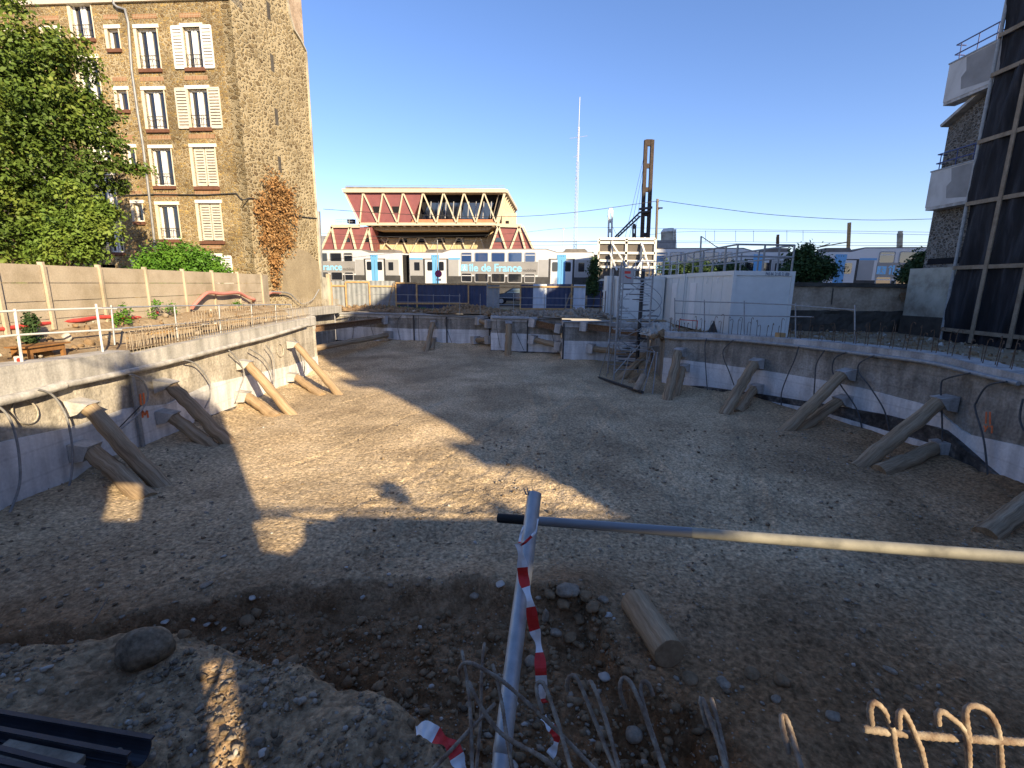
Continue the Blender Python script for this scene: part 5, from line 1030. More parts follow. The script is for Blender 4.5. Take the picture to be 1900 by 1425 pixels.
sA = tp_(412, 500)[0]
train_car(sB-LB-1.0, 'train carriage half hidden by the stone gable, its lettering cut to the last letters', 'pane_train')
train_car(sB, 'fully visible sunlit train carriage below the red station building', 'pane_blue')
sD = tp_(1556, 500)[0]-rel(808); train_car(sB+LB+.85, 'shaded train carriage behind the billboard and container roof rails', 'pane_blue', kx=(sD-.85-(sB+LB+.85))/LB)
train_car(sD, 'shaded train carriage right of the dark shrub with blue lettering', 'pane_train')
b = MB(); b.beam(TP(-60, 3.2, -1.4), TP(80, 3.2, -1.4), 3.6, .9); o = b.build('railway_bed', 'asphalt', None); structure(o)
for d in (-.6, -2.04): b = MB(); b.beam(TP(-60, 3.72, d), TP(80, 3.72, d), .07, .14); tag(b.build('rail', 'rust_steel', None), ['near running rail under the train', 'far running rail under the train'][d < -1], 'rail', 'rails of the railway')
# ------------------------------------------------------------------ station building with slanting panels
YS = 76.0
def sp(px_, py_, Y=YS): return PY(px_, py_, Y)
st_ = thing('station_building', 'red panelled station building with slanting timber frames and overhanging upper block', 'building', sp(790, 470))
yf = YS
def pan(pts, mt, name, Y=YS, th=.3, par=None):
    b = MB(); b.poly([sp(x, y, Y) for x, y in pts], (0, -1, 0), th); return b.build(name, mt, par or st_)
def bar(a, c, w_=.19, Y=YS, d=.25, mt='cream_frame', name='frame_bar', par=None):
    b = MB(); p, q = sp(*a, Y), sp(*c, Y); b.beam(p-Vector((0, d/2, 0)), q-Vector((0, d/2, 0)), w_ if True else 0, d, up=(0, -1, 0)); return b.build(name, mt, par or st_)
# upper block: slab prism, front plane at YS, receding right flank
tl, tr__, br, bl__ = (638, 356), (937, 356), (918, 416), (668, 416)
Z1, Z0 = sp(790, 356).z, sp(790, 416).z
def prism(pts, Y0, Y1, mt, name, cap=True):
    b = MB(); A = [sp(x, y, YS) for x, y in pts]; F = [Vector((p.x, Y0, p.z)) for p in A]; B2 = [Vector((p.x, Y1, p.z)) for p in A]; n = len(A); b.add(F+B2, [tuple(range(n)), tuple(range(2*n-1, n-1, -1))]+[(i, i+n, (i+1) % n+n, (i+1) % n) for i in range(n)]); return b.build(name, mt, st_)
prism([(640, 355), (670, 415), (762, 415), (785, 358)], YS, YS+14, 'red_panel', 'red_cladding')
prism([(785, 358), (763, 407), (916, 407), (936, 358)], YS+1.6, YS+14, 'dark_interior', 'open_gallery')
prism([(763, 407), (762, 415), (919, 415), (917, 407)], YS, YS+2, 'orange_panel', 'gallery_parapet')
prism([(793, 374), (780, 404), (905, 404), (915, 374)], YS+1.2, YS+1.5, 'pane_dark', 'gallery_glazing')
for x in range(800, 915, 14): b = MB(); b.beam(sp(x, 374, YS+1.15), sp(x-2, 405, YS+1.15), .12, .12, up=(0, 1, 0)); b.build('mullion', 'grey_paint', st_)
prism([(636, 351), (638, 358), (940, 358), (938, 351)], YS-.5, YS+15, 'cream_frame', 'roof_fascia'); 
b = MB(); b.bb(sp(640, 350.9, YS)+Vector((0, .2, 0)), sp(936, 349.6, YS)+Vector((0, 14, 0))); b.build('roof', 'train_roof', st_)
# roof rail
for y in (344.5, 347.5): b = MB(); b.tube([sp(642, y, YS+2), sp(936, y, YS+2)], .03, 5); b.build('roof_rail', 'galvanised', st_)
# zigzag frame of the upper block
T = [640+37.3*k for k in range(9)]; Bm = [668+35.9*k for k in range(8)]
T = [640, 674, 711, 748, 785, 823, 861, 898, 936]; Bm = [668, 702, 738, 774, 810, 847, 883, 921]
for i in range(8):
    bar((T[i], 357), (Bm[i], 415)); 
    if i+1 < 9: bar((T[i+1], 357), (Bm[i], 415))
bar((666, 416), (922, 416), .4)
for x0, y0_, x1, y1_ in ((691, 383, 706, 395), (727, 383, 742, 395)): pan([(x0, y0_), (x1+1, y0_), (x1-1, y1_), (x0+3, y1_)], 'dark_interior', 'window_slot', YS-.02, .01)
# right flank of the upper block: leaning fins running back
TA, TB_ = PY(938, 354, YS), PY(957.5, 388, YS+18); TC = PY(920, 416, YS); TD = PY(940, 440, YS+18); TD.z = TC.z
for k in range(9):
    f = k/8; p = TA.lerp(TB_, f); q = TC.lerp(TD, f); b = MB(); b.beam(p, q, .3, .4, up=(0, 1, 0)); b.build('fin', 'cream_frame', st_)
b = MB(); b.add([TC+Vector((-.8, .5, 0)), TD+Vector((-1.2, 0, 0)), TB_+Vector((-1.4, 0, 0)), TA+Vector((-1.0, .5, 0))], [(0, 1, 2, 3), (3, 2, 1, 0)]); b.build('flank_cladding', 'cream_frame', st_)
b = MB(); b.add([TA+Vector((-3, 0, .2)), TA+Vector((.3, 0, .2)), TB_+Vector((.3, 0, .2)), TB_+Vector((-3, 0, .2)), TA+Vector((-3, 0, -.3)), TA+Vector((.3, 0, -.3)), TB_+Vector((.3, 0, -.3)), TB_+Vector((-3, 0, -.3))], [(0, 1, 2, 3), (7, 6, 5, 4), (1, 5, 6, 2), (2, 6, 7, 3), (0, 4, 5, 1)]); b.build('roof_wing', 'cream_frame', st_)
# soffit ribs and the drum under the overhang
for k in range(15): b = MB(); x = 690+k*15; b.beam(sp(x, 418.5, YS+.1), sp(x, 418.5, YS+.1)+Vector((0, 10, 0)), .3, .35); b.build('soffit_rib', 'cream_frame', st_)
prism([(670, 419), (700, 426), (905, 426), (918, 419)], YS+1.0, YS+13, 'timber_cladding', 'underside_deck')
prism([(676, 430), (676, 470), (902, 470), (914, 424)], YS+4.5, YS+13, 'timber_cladding', 'timber_wall')
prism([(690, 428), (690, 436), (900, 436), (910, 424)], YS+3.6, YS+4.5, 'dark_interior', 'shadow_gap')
# lower wings
def wing(poly, mt='red_panel', Y0=YS+.2): return prism(poly, Y0, YS+14, mt, 'red_cladding')
wing([(595, 470), (617, 421), (690, 421), (690, 470)]); wing([(921, 419), (905, 470), (992, 470), (968, 421)])
bar((614, 419.5), (668, 419.5), .5, YS+.1); bar((921, 418), (968, 419.5), .5, YS+.1)
for a, c in [((594, 470), (616, 421)), ((616, 421), (625, 468)), ((633, 468), (650, 422)), ((650, 422), (662, 468)), ((668, 468), (684, 424)), ((684, 424), (692, 468)), ((925, 420), (908, 468)), ((925, 420), (941, 468)), ((945, 468), (963, 421)), ((963, 421), (976, 468)), ((970, 420), (993, 470))]: bar(a, c, .3, YS+.1)
for a, c in [((702, 438), (735, 468)), ((722, 440), (706, 468)), ((744, 440), (728, 468)), ((746, 440), (758, 468)), ((780, 438), (764, 468)), ((785, 438), (800, 468)), ((818, 440), (832, 468)), ((812, 440), (796, 468)), ((850, 440), (834, 468)), ((855, 440), (866, 468)), ((886, 438), (872, 468)), ((890, 438), (901, 468))]: bar(a, c, .2, YS+4.3)
for x in (713, 748, 780, 818, 853): pan([(x-6, 441), (x+6, 441), (x+8, 450), (x-8, 450)], 'pane_dark', 'window', YS+4.3, .05); bar((x-7, 441), (x+7, 441), .2, YS+4.2); 
for x in (642, 678, 924): pan([(x-3, 441), (x+6, 441), (x+8, 449), (x-6, 449)], 'pane_dark', 'window', YS+.1, .05)
b = MB(); p = sp(931, 416, YS+3); q = sp(968, 416, YS+3); b.bb((p.x, YS+3, p.z), (q.x-.8, YS+8, p.z+1.7)); b.build('plant_room', 'cream_frame', st_); b = MB(); b.bb((sp(938, 410).x, YS+2.9, sp(938, 414).z), (sp(944, 410).x, YS+3, sp(938, 405).z)); b.build('door', 'dark_interior', st_)
b = MB(); q = sp(652, 411, YS+3); b.box(q, (1, 1, .6)); b.build('roof_vent', 'dark_steel', st_)
for y in (407.5, 411.5): b = MB(); b.tube([sp(622, y, YS+1), sp(660, y, YS+1)], .04, 5); b.build('terrace_rail', 'galvanised', st_)
for x in (623, 635, 648): b = MB(); b.tube([sp(x, 407, YS+1), sp(x, 419, YS+1)], .04, 5); b.build('terrace_rail', 'galvanised', st_)

# ------------------------------------------------------------------ masts, pylons, wires
ms = thing('radio_mast', 'tall slender white lattice radio mast rising behind the train', 'mast', PY(1066, 470, 80)); 
def lattice(b, p0, p1, w0, w1, n, r=.03, sides=3):
    p0, p1 = Vector(p0), Vector(p1); ux, uy = Vector((1, 0, 0)), Vector((0, 1, 0)); cs = []
    for k in range(sides): a = 2*math.pi*k/sides+.4; cs.append((math.cos(a), math.sin(a)))
    lv = [[p0.lerp(p1, i/n)+(ux*c[0]+uy*c[1])*(w0+(w1-w0)*i/n)/2 for c in cs] for i in range(n+1)]
    for k in range(sides): b.tube([l[k] for l in lv], r, 5)
    for i in range(n):
        for k in range(sides): b.tube([lv[i][k], lv[i+1][(k+1) % sides]], r*.5, 4, cap=False); 
b = MB(); lattice(b, PY(1066, 475, 80), PY(1072, 300, 80), .6, .42, 26, .035); b.build('lattice', 'galvanised', ms)
b = MB(); lattice(b, PY(1072, 300, 80), PY(1074, 235, 80), .32, .22, 14, .03); b.tube([PY(1074, 235, 80), PY(1076, 180, 80)], .045, 6); b.build('aerial', 'white_metal', ms)
for y, x0, x1 in ((254, 1057, 1090), (289, 1064, 1077), (330, 1067, 1072)): b = MB(); b.tube([PY(x0, y+3, 80), PY(x1, y-2, 80)], .03, 5); b.build('cross_aerial', 'galvanised', ms)
def pylon(label, xt0, xt1, yt, xb0, xb1, yb, Y, w_, ties, mt='rust_steel'):
    t = thing('catenary_pylon', label, 'pylon', PY((xb0+xb1)/2, yb, Y), 'steel pylons of the overhead line')
    for a, c in ((xt0, xb0), (xt1, xb1)): b = MB(); b.beam(PY(c, yb, Y), PY(a, yt, Y), w_, w_*1.2, up=(0, 1, 0)); b.build('column', mt, t)
    for k, y in enumerate(ties):
        f = (y-yt)/(yb-yt); x0 = xt0+(xb0-xt0)*f; x1 = xt1+(xb1-xt1)*f; b = MB(); b.beam(PY(x0, y, Y), PY(x1, y, Y), .3, .5 if k else .7); b.build('tie_plate', mt, t)
    return t
pylon('tall twin-column brown steel pylon rising high above the billboard', 1198.5, 1210.5, 260, 1190, 1201, 470, 60, .37, (265, 308, 352, 397, 436), 'pylon_steel')
pylon('short grey twin pylon left of the tall brown one', 1130, 1136, 390, 1128, 1134, 470, 72, .22, (391, 410, 428), 'galvanised')
pylon('short dark twin pylon just left of the tall brown one', 1174.5, 1179, 418, 1174, 1178.5, 470, 74, .2, (420, 436), 'dark_steel')
pylon('thin twin pole behind the container roof rails', 1441.5, 1444.5, 440, 1441, 1444, 480, 60, .13, (441, 455))
pylon('pale lattice pole catching the sun at the right above the train', 1667, 1673, 433, 1665.5, 1671, 480, 62, .2, (434, 443, 452), 'pale_render')
bm = thing('crane_jib', 'dark lattice jib sloping up to the tall brown pylon', 'jib', PY(1141, 442, 60)); b = MB()
for o in (0, 8):
    b.tube([PY(1141, 440+o*.6, 59.7), PY(1188, 393+o, 59.7)], .11, 6)
for k in range(9): f = k/9; b.tube([PY(1141+47*f, 440-47*f, 59.7), PY(1141+47*(f+.06), 445-47*(f+.06)+2, 59.7)], .05, 4)
b.build('lattice', 'dark_steel', bm)
b = MB(); b.beam(PY(1186, 388, 59.6), PY(1210, 385, 59.6), .25, .25); b.beam(PY(1188, 394, 59.6), PY(1208, 392, 59.6), .2, .2); b.build('clamp', 'dark_steel', bm)
up_ = thing('utility_pole', 'slim utility pole with a small lamp right of the tall pylon', 'pole', PY(1216, 480, 45)); b = MB(); b.tube([PY(1216, 480, 45), PY(1220, 369, 45)], .11, 8); b.build('pole', 'batten', up_)
b = MB(); b.tube([PY(1217, 397, 45), PY(1222, 388, 45), PY(1226, 386, 45)], .04, 6); b.box(PY(1225, 386, 45), (.4, .2, .1)); b.build('lamp', 'dark_steel', up_)
b = MB(); b.beam(PY(1217, 375, 45), PY(1223, 374, 45), .06, .06); b.build('cross_arm', 'dark_steel', up_)
up2 = thing('utility_pole', 'straight wooden pole above the train on the right', 'pole', PY(1574, 480, 60)); b = MB(); b.tube([PY(1573, 480, 60), PY(1576, 413, 60)], .2, 8); b.build('pole', 'plank_wood', up2)
b = MB(); b.beam(PY(1518, 459, 60), PY(1573, 449, 60), .12, .12); b.beam(PY(1518, 459, 60), PY(1540, 452, 60), .1, .1); b.build('bracket_arm', 'rust_steel', up2)
up3 = thing('utility_pole', 'slim grey post with a trailing wire beside the container roof rails', 'pole', PY(1300, 506, 36)); b = MB(); b.tube([PY(1298, 508, 36), PY(1301, 438, 36)], .06, 8); b.build('pole', 'dull_galvanised', up3)
lp = thing('utility_pole', 'distant thin signal post between station and radio mast', 'pole', PY(1045, 470, 90)); b = MB(); b.tube([PY(1045, 470, 90), PY(1045, 425, 90)], .06, 6); b.beam(PY(1043, 425, 90), PY(1048, 425, 90), .3, .2); b.beam(PY(1034, 448, 90), PY(1046, 446, 90), .08, .08); b.build('pole', 'galvanised', lp)
wl_n = 0
def wire(pts, Y, label, r=.018):
    P = bez([PY(x, y, Y if not isinstance(Y, list) else Y[i]) for i, (x, y) in enumerate(pts)], 6); b = MB(); b.tube(P, r, 4, cap=False); tag(b.build('overhead_wire', 'dark_steel', None, origin=P[0]), label, 'wire', 'overhead wires')
wire([(600, 388), (760, 398), (940, 402), (1066, 394), (1219, 373)], 45, 'sagging wire from the station side up to the slim pole', .022)
wire([(1219, 371), (1320, 385), (1440, 399), (1600, 408), (1740, 406)], 45, 'long wire sagging right from the slim pole to the stone house', .022)
wire([(600, 440), (900, 436), (1040, 424), (1130, 422), (1300, 425), (1740, 431)], 62, 'upper straight line of the overhead railway wires')
wire([(560, 431), (900, 447), (1110, 447), (1300, 429), (1740, 436)], 60, 'second line of the overhead railway wires')
wire([(600, 443), (1000, 448), (1240, 447), (1500, 450), (1740, 450)], 58, 'third line of the overhead railway wires')
wire([(600, 451), (1000, 455), (1240, 450), (1500, 455), (1740, 456)], 56, 'lowest line of the overhead railway wires')
for k, (x0, x1, y0_) in enumerate([(1205, 1160, 440), (1204, 1168, 440), (1203, 1178, 440), (1137, 1145, 438)]): wire([(x0-10, 290+20*k if k < 3 else 400), (x1, y0_)], 60, 'stay wire fanning down from the tall brown pylon, number %s from the left' % ['one', 'two', 'three', 'four'][k] if k < 3 else 'stay wire beside the short grey pylon', .02)
wire([(1302, 439), (1318, 450), (1330, 458), (1342, 460)], 36, 'short trailing wire from the slim grey post', .03)
for k, x in enumerate((1309, 1326, 1365, 1398, 1460, 1490)): b = MB(); b.tube([PY(x, 428, 61), PY(x, 448, 59)], .02, 4); tag(b.build('wire_dropper', 'dark_steel', None, origin=PY(x, 440, 60)), 'thin vertical dropper between the overhead railway wires', 'wire', 'droppers of the overhead line')
# silo, shed
so_ = thing('silo', 'pale sunlit silo with ladder beyond the train', 'silo', PY(1240, 470, 70)); b = MB(); b.tube([PY(1240, 470, 70), PY(1240, 430, 70)], 1.0, 18); b.build('tank', 'pale_render', so_)
b = MB(); b.tube([PY(1240, 430, 70), PY(1240, 424, 70)], [1.05, .7], 18); b.build('cap', 'white_metal', so_); b = MB()
for x in (1250, 1255): b.tube([PY(x, 468, 69), PY(x-1, 424, 69)], .05, 5)
for k in range(10): b.tube([PY(1250, 464-4.2*k, 69), PY(1255, 464-4.2*k, 69)], .04, 4)
b.build('ladder', 'white_metal', so_)
b = MB(); a = PY(1219, 462, 66); c = PY(1254, 446, 66); b.bb((a.x, 66, 2), (c.x, 70, c.z)); tag(b.build('shed', 'zinc', None), 'dark boxy shed roof beyond the train beside the silo', 'shed')
for k, (x0, x1, y, Y, mt) in enumerate([(560, 600, 448, 95, 'plaster_old'), (596, 606, 440, 110, 'white_paint'), (1455, 1475, 474, 120, 'plaster_old')]):
    if k != 1: continue
# low far skyline so the horizon is closed
for k, (x0, x1, y, Y, mt, l) in enumerate([(588, 604, 437, 100, 'zinc', 'grey distant block between gable and station'), (960, 1110, 478, 130, 'plaster_old', 'low distant buildings right of the station'), (1500, 1720, 475, 130, 'plaster_old', 'low distant buildings far to the right')]):
    a = PY(x0, y, Y); c = PY(x1, y, Y); b = MB(); b.bb((a.x, Y, 0), (c.x, Y+8, min(a.z, c.z))); tag(b.build('distant_building', mt, None), l, 'building')

# ------------------------------------------------------------------ billboard seen from behind
YB = 43.0
bb = thing('billboard', 'large white-framed billboard seen from behind with dark backing panels and struts', 'billboard', PY(1160, 560, YB))
BP = lambda x, y, d=0.: PY(x, y, YB-d)
b = MB(); b.poly([BP(1111, 443), BP(1216, 443.5), BP(1213, 541), BP(1107, 521+20)], (0, -1, 0), .06); b.build('backing', 'sign_back', bb)
for a, c in [((1111, 443), (1216, 443.5)), ((1110.5, 450), (1215, 450.5)), ((1110, 469), (1215, 470)), ((1109.5, 483.5), (1214, 485)), ((1109, 495), (1213, 496)), ((1107, 519), (1130, 519.5)), ((1107, 540), (1213, 541)), ((1111, 443), (1107, 541)), ((1216, 443.5), (1213, 541)), ((1162.5, 443), (1160.5, 496))]:
    b = MB(); b.beam(BP(*a, .08), BP(*c, .08), .2, .14, up=(0, -1, 0)); b.build('frame_bar', 'white_metal', bb)
for a, c in [((1136, 447), (1134, 512)), ((1191, 450), (1188, 512))]: b = MB(); p, q = BP(*a, .22), BP(*c, .22); q.z = 2.8; b.beam(p, q, .16, .14, up=(0, -1, 0)); b.build('post', 'white_metal', bb)
for a, c in [((1136, 452), (1163, 495)), ((1192, 455), (1205, 499)), ((1132, 471), (1145, 502)), ((1198, 472), (1181, 500))]: b = MB(); b.beam(BP(*a, .3), BP(*c, 1.3), .14, .14, up=(0, -1, 0)); b.build('strut', 'white_metal', bb)

# ------------------------------------------------------------------ site containers
def container(label, x0, x1, y0, y1, z0, z1, ribs=True, rot=0, text=False):
    t = thing('site_container', label, 'container', ((x0+x1)/2, y0, z0), 'site cabins behind the right pit wall'); b = MB(); b.bb((x0+.06, y0+.06, z0+.05), (x1-.06, y1-.06, z1-.08)); b.build('shell', 'container_paint', t)
    for x, y in ((x0, y0), (x1-.14, y0), (x0, y1-.14), (x1-.14, y1-.14)): b = MB(); b.bb((x, y, z0), (x+.14, y+.14, z1)); b.build('corner_post', 'container_paint', t)
    for z in (z0, z1-.2):
        b = MB(); b.bb((x0+.14, y0+.005, z), (x1-.14, y0+.1, z+.2)); b.bb((x0+.14, y1-.1, z), (x1-.14, y1-.005, z+.2)); b.bb((x0+.005, y0+.14, z), (x0+.1, y1-.14, z+.2)); b.bb((x1-.1, y0+.14, z), (x1-.005, y1-.14, z+.2)); b.build('frame_rail', 'container_paint', t)
    for k in range(1, int((y1-y0)/1.2)): y = y0+k*1.2; b = MB(); b.bb((x0+.045, y-.012, z0+.2), (x0+.065, y+.012, z1-.2)); b.build('side_seam', 'container_paint', t)
    return t
A = PY(1362, 502, 21.9); B_ = PY(1477, 503, 21.9); xa, xb = A.x, B_.x; zt_ = A.z
c1 = container('nearest white site cabin with small blue writing on its end wall', xa, xb, 21.9, 27.9, 2.45, zt_)
text_mesh('lettering', 'PAS IN  21 82 71 000', .2, 'hoarding_navy', (PY(1420, 512, 21.9).x, 21.897, zt_-.19), (1, 0, 0), (0, 0, 1), c1, fit=PY(1464, 510, 21.9).x-PY(1420, 510, 21.9).x)
c2 = container('second white site cabin in line behind the nearest one', xa, xb, 28.05, 34.0, 2.45, zt_-.02)
q = PY(1135, 512, 31); q2 = PY(1228, 512, 31)
c3 = container('white site cabin behind the stair tower with a sunlit roof edge', PY(1146, 512, 31.5).x, xa-.05, 31.5, 34.0, 2.5, PY(1180, 513, 31.5).z)
c4 = thing('cabinet', 'tall pale grey corrugated cabinet left of the stair tower', 'cabinet', PY(1134, 570, 31.3)); b = MB(); a = PY(1123, 575, 32.5); c = PY(1145, 512, 32.5); b.bb((a.x, 32.5, 2.5), (c.x, 33.5, c.z)); b.build('shell', 'container_paint', c4); b = MB(); [b.bb((a.x+.12+.2*k, 32.46, 2.6), (a.x+.15+.2*k, 32.5, c.z-.05)) for k in range(4)]; b.build('rib', 'grey_paint', c4)
# doors and vents on the long side
for y0_, y1_ in ((26.3, 27.2), (29.4, 30.3)): b = MB(); b.bb((xa+.03, y0_, 2.7), (xa+.07, y1_, 4.9)); b.bb((xa+.01, y0_+.08, 3.75), (xa+.03, y0_+.12, 3.95)); b.build('door', 'white_paint', c1 if y1_ < 28 else c2)
for y in (23.4, 24.7, 29.0): b = MB(); b.tube([(xa+.02, y, zt_-.25), (xa-.06, y, zt_-.32), (xa-.05, y+.02, zt_-.55)], .025, 6); b.build('cable_inlet', 'white_paint', c1 if y < 28 else c2)
# roof guard rail
rr = []
PTS = [(xb-.15, 22.0), (xa+.1, 22.0), (xa+.1, 33.9)]
rl = thing('roof_railing', 'grey scaffold tube railing round the roof of the nearest site cabins', 'railing', (xa, 22, zt_)); h1 = PY(1379, 453.6, 22).z-zt_
def rpost(x, y, h=h1): b = MB(); b.tube([(x, y, zt_-.05), (x, y, zt_+h)], .045, 8); b.build('post', 'dull_galvanised', rl)
for x in (xa+.1, xa+1.3, xb-.15): rpost(x, 22.0)
for y in np.arange(23.2, 34, 1.35): rpost(xa+.1, y); 
for y in np.arange(23.2, 34, 1.9): rpost(xb-.15, y)
for f in (1., .55):
    b = MB(); b.tube([(xb-.15, 22, zt_+h1*f), (xa+.1, 22, zt_+h1*f)], .04, 8); b.build('rail', 'dull_galvanised', rl)
    for x in (xa+.1, xb-.15): b = MB(); b.tube([(x, 22, zt_+h1*f), (x, 33.9, zt_+h1*f)], .04, 8); b.build('rail', 'dull_galvanised', rl)
rl2 = thing('roof_railing', 'cream railing on the cabin roof behind the stair tower', 'railing', (8, 33.8, 5.2)); zc = PY(1180, 513, 31.5).z
for x in np.linspace(PY(1165, 500, 33.8).x, xa+1.5, 8): b = MB(); b.tube([(x, 33.8, zc-.05), (x, 33.8, zc+1.05)], .03, 6); b.build('post', 'white_metal', rl2)
for z in (.55, 1.05): b = MB(); b.tube([(PY(1165, 500, 33.8).x, 33.8, zc+z), (xa+1.5, 33.8, zc+z)], .03, 6); b.build('rail', 'white_metal', rl2)

# ------------------------------------------------------------------ stair tower in the pit corner
YT = 25.2; sx0 = PY(1147, 560, YT-1).x; sx1 = PY(1208, 560, YT-1).x; stt = thing('stair_tower', 'grey scaffold stair tower with winding steps at the pit corner', 'stair tower', (sx0, YT, 0))
ztp = PY(1180, 498, YT-1).z
for x, y in ((sx0, YT-1), (sx1, YT-1), (sx0, YT+.6), (sx1, YT+.6)):
    b = MB(); b.tube([(x, y, -.05), (x, y, ztp)], .045, 8); b.build('post', 'dull_galvanised', stt)
b = MB(); lattice(b, (sx0+.12, YT-1, 2.2), (sx0+.12, YT-1, ztp+.3), .2, .2, 14, .02, 4); b.build('lattice_post', 'dull_galvanised', stt)
b = MB(); b.tube([(sx1-.32, YT-.3, .4), (sx1-.32, YT-.3, ztp)], .09, 10); b.build('newel', 'dark_steel', stt)
cx0, cy0 = sx1-.32, YT-.3
for k in range(18):
    a = math.radians(100+k*26); z = .5+k*.27; r_ = min(1.0, (sx1-sx0)*.62); b = MB(); e1 = Vector((cx0+r_*math.cos(a), cy0+r_*math.sin(a), z)); e2 = Vector((cx0+r_*math.cos(a+.42), cy0+r_*math.sin(a+.42), z)); c_ = Vector((cx0, cy0, z))
    dn = Vector((0, 0, -.04)); b.add([c_, e1, e2, c_+dn, e1+dn, e2+dn], [(0, 1, 2), (5, 4, 3), (0, 3, 4, 1), (1, 4, 5, 2), (2, 5, 3, 0)]); b.build('step', 'dark_steel', stt)
for lv_ in (0, 1): b = MB(); b.tube([(cx0+1.02*math.cos(math.radians(100+k*13))*min(1, (sx1-sx0)*.62), cy0+1.02*math.sin(math.radians(100+k*13))*min(1, (sx1-sx0)*.62), .5+k*.135+.45+.5*lv_) for k in range(36)], .022, 6); b.build('handrail', 'dull_galvanised', stt)
for z in np.arange(.9, ztp, .45):
    b = MB(); b.tube([(sx0, YT-1, z), (sx0+.55, YT-1, z)], .02, 6); b.build('cross_tube', 'dull_galvanised', stt)
for z in (2.45, 3.0, 3.45, ztp-.5, ztp-.1): b = MB(); b.tube([(sx0, YT-1, z), (sx1, YT-1, z)], .022, 6); b.tube([(sx1, YT-1, z), (sx1, YT+.6, z)], .022, 6); b.build('cross_tube', 'dull_galvanised', stt)
b = MB(); b.bb((sx0+.1, YT-.2, 2.42), (sx1-.5, YT+.6, 2.48)); b.build('landing', 'dull_galvanised', stt)
b = MB(); p = PY(1153, 497, YT-1.1); q = PY(1175, 526, YT-1.1); b.bb((p.x, YT-1.1, q.z), (q.x, YT-1.07, p.z)); o = b.build('notice_board', 'grey_paint', None); tag(o, 'grey notice board with faded red print on the stair tower', 'sign')
b = MB(); p = PY(1159, 503, YT-1.1); q = PY(1170, 508, YT-1.1); b.bb((p.x, YT-1.106, q.z), (q.x, YT-1.1, p.z)); b.build('red_print', 'red_sign', o)
b = MB(); p = PY(1160, 512, YT-1.1); b.tube([p, p+Vector((.12, 0, -.08)), p+Vector((.3, 0, -.1))], .03, 6); b.build('faded_print', 'red_sign', o)
for k, (x0, x1, z0_, z1_) in enumerate([(sx0, sx1, .3, 2.3), (sx1, sx0, 2.5, 3.9), (sx0, sx1, 3.9, ztp-.3)]):
    b = MB(); b.tube([(x0, YT-1.04, z0_), (x1, YT-1.04, z1_)], .025, 6); b.build('brace', 'galvanised', stt)
for y in (YT-1.0, YT+.6):
    for z in (.5, 1.0, 1.5, 2.0): b = MB(); b.tube([(sx0, y, z), (sx1, y, z)], .02, 6); b.build('cross_tube', 'dull_galvanised', stt)
b = MB()
for k in range(9): z = ztp-.55-.13*k; b.tube([(sx0+.9, YT-1.02, z), (sx1, YT-1.02, z)], .018, 5)
b.build('guard_grille', 'galvanised', stt)
for (zz, x0, x1) in ((3.3, sx0+.1, sx0+.65), (2.9, sx0+.1, sx0+.5)): b = MB(); b.bb((x0, YT-.9, zz), (x1, YT-.3, zz+.05)); b.build('platform', 'galvanised', stt)
# frame cage at its foot
cg = thing('steel_trestle', 'splayed steel frame trestle on the floor in front of the stair tower', 'trestle', PF(1160, 720)); P1, P2 = PY(1130, 637, 22.6), PY(1215, 654, 22.2); P3, P4 = PF(1111, 700), PF(1192, 732)
def rod(b, a, c, r=.022): b.tube([a, c], r, 6)
bk = Vector((.3, 1.6, 0)); b = MB(); rod(b, P1, P2); rod(b, P1+bk, P2+bk); rod(b, P1, P1+bk); rod(b, P2, P2+bk); b.build('top_frame', 'dull_galvanised', cg)
for a, c in ((P1, P3), (P1+Vector((.25, 0, 0)), P3+Vector((.4, .1, 0))), (P2, P4), (P2+Vector((.15, .1, 0)), P4+Vector((.5, .2, 0))), (P1.lerp(P2, .5), P3.lerp(P4, .55)), (P2+bk, P4+bk)): b = MB(); rod(b, a, c); b.build('leg', 'dull_galvanised', cg)
b = MB(); b.beam(P3, P4+Vector((0, 0, .1)), .12, .1); b.build('sole_plate', 'dark_steel', cg)
b = MB(); p = PF(1180, 728); b.tube([p+Vector((0, 0, .1)), p+Vector((.35, .2, .75))], .16, 12); tag(b.build('rubble_sack', 'stone_grey', None), 'speckled grey sack slumped at the foot of the trestle', 'sack')
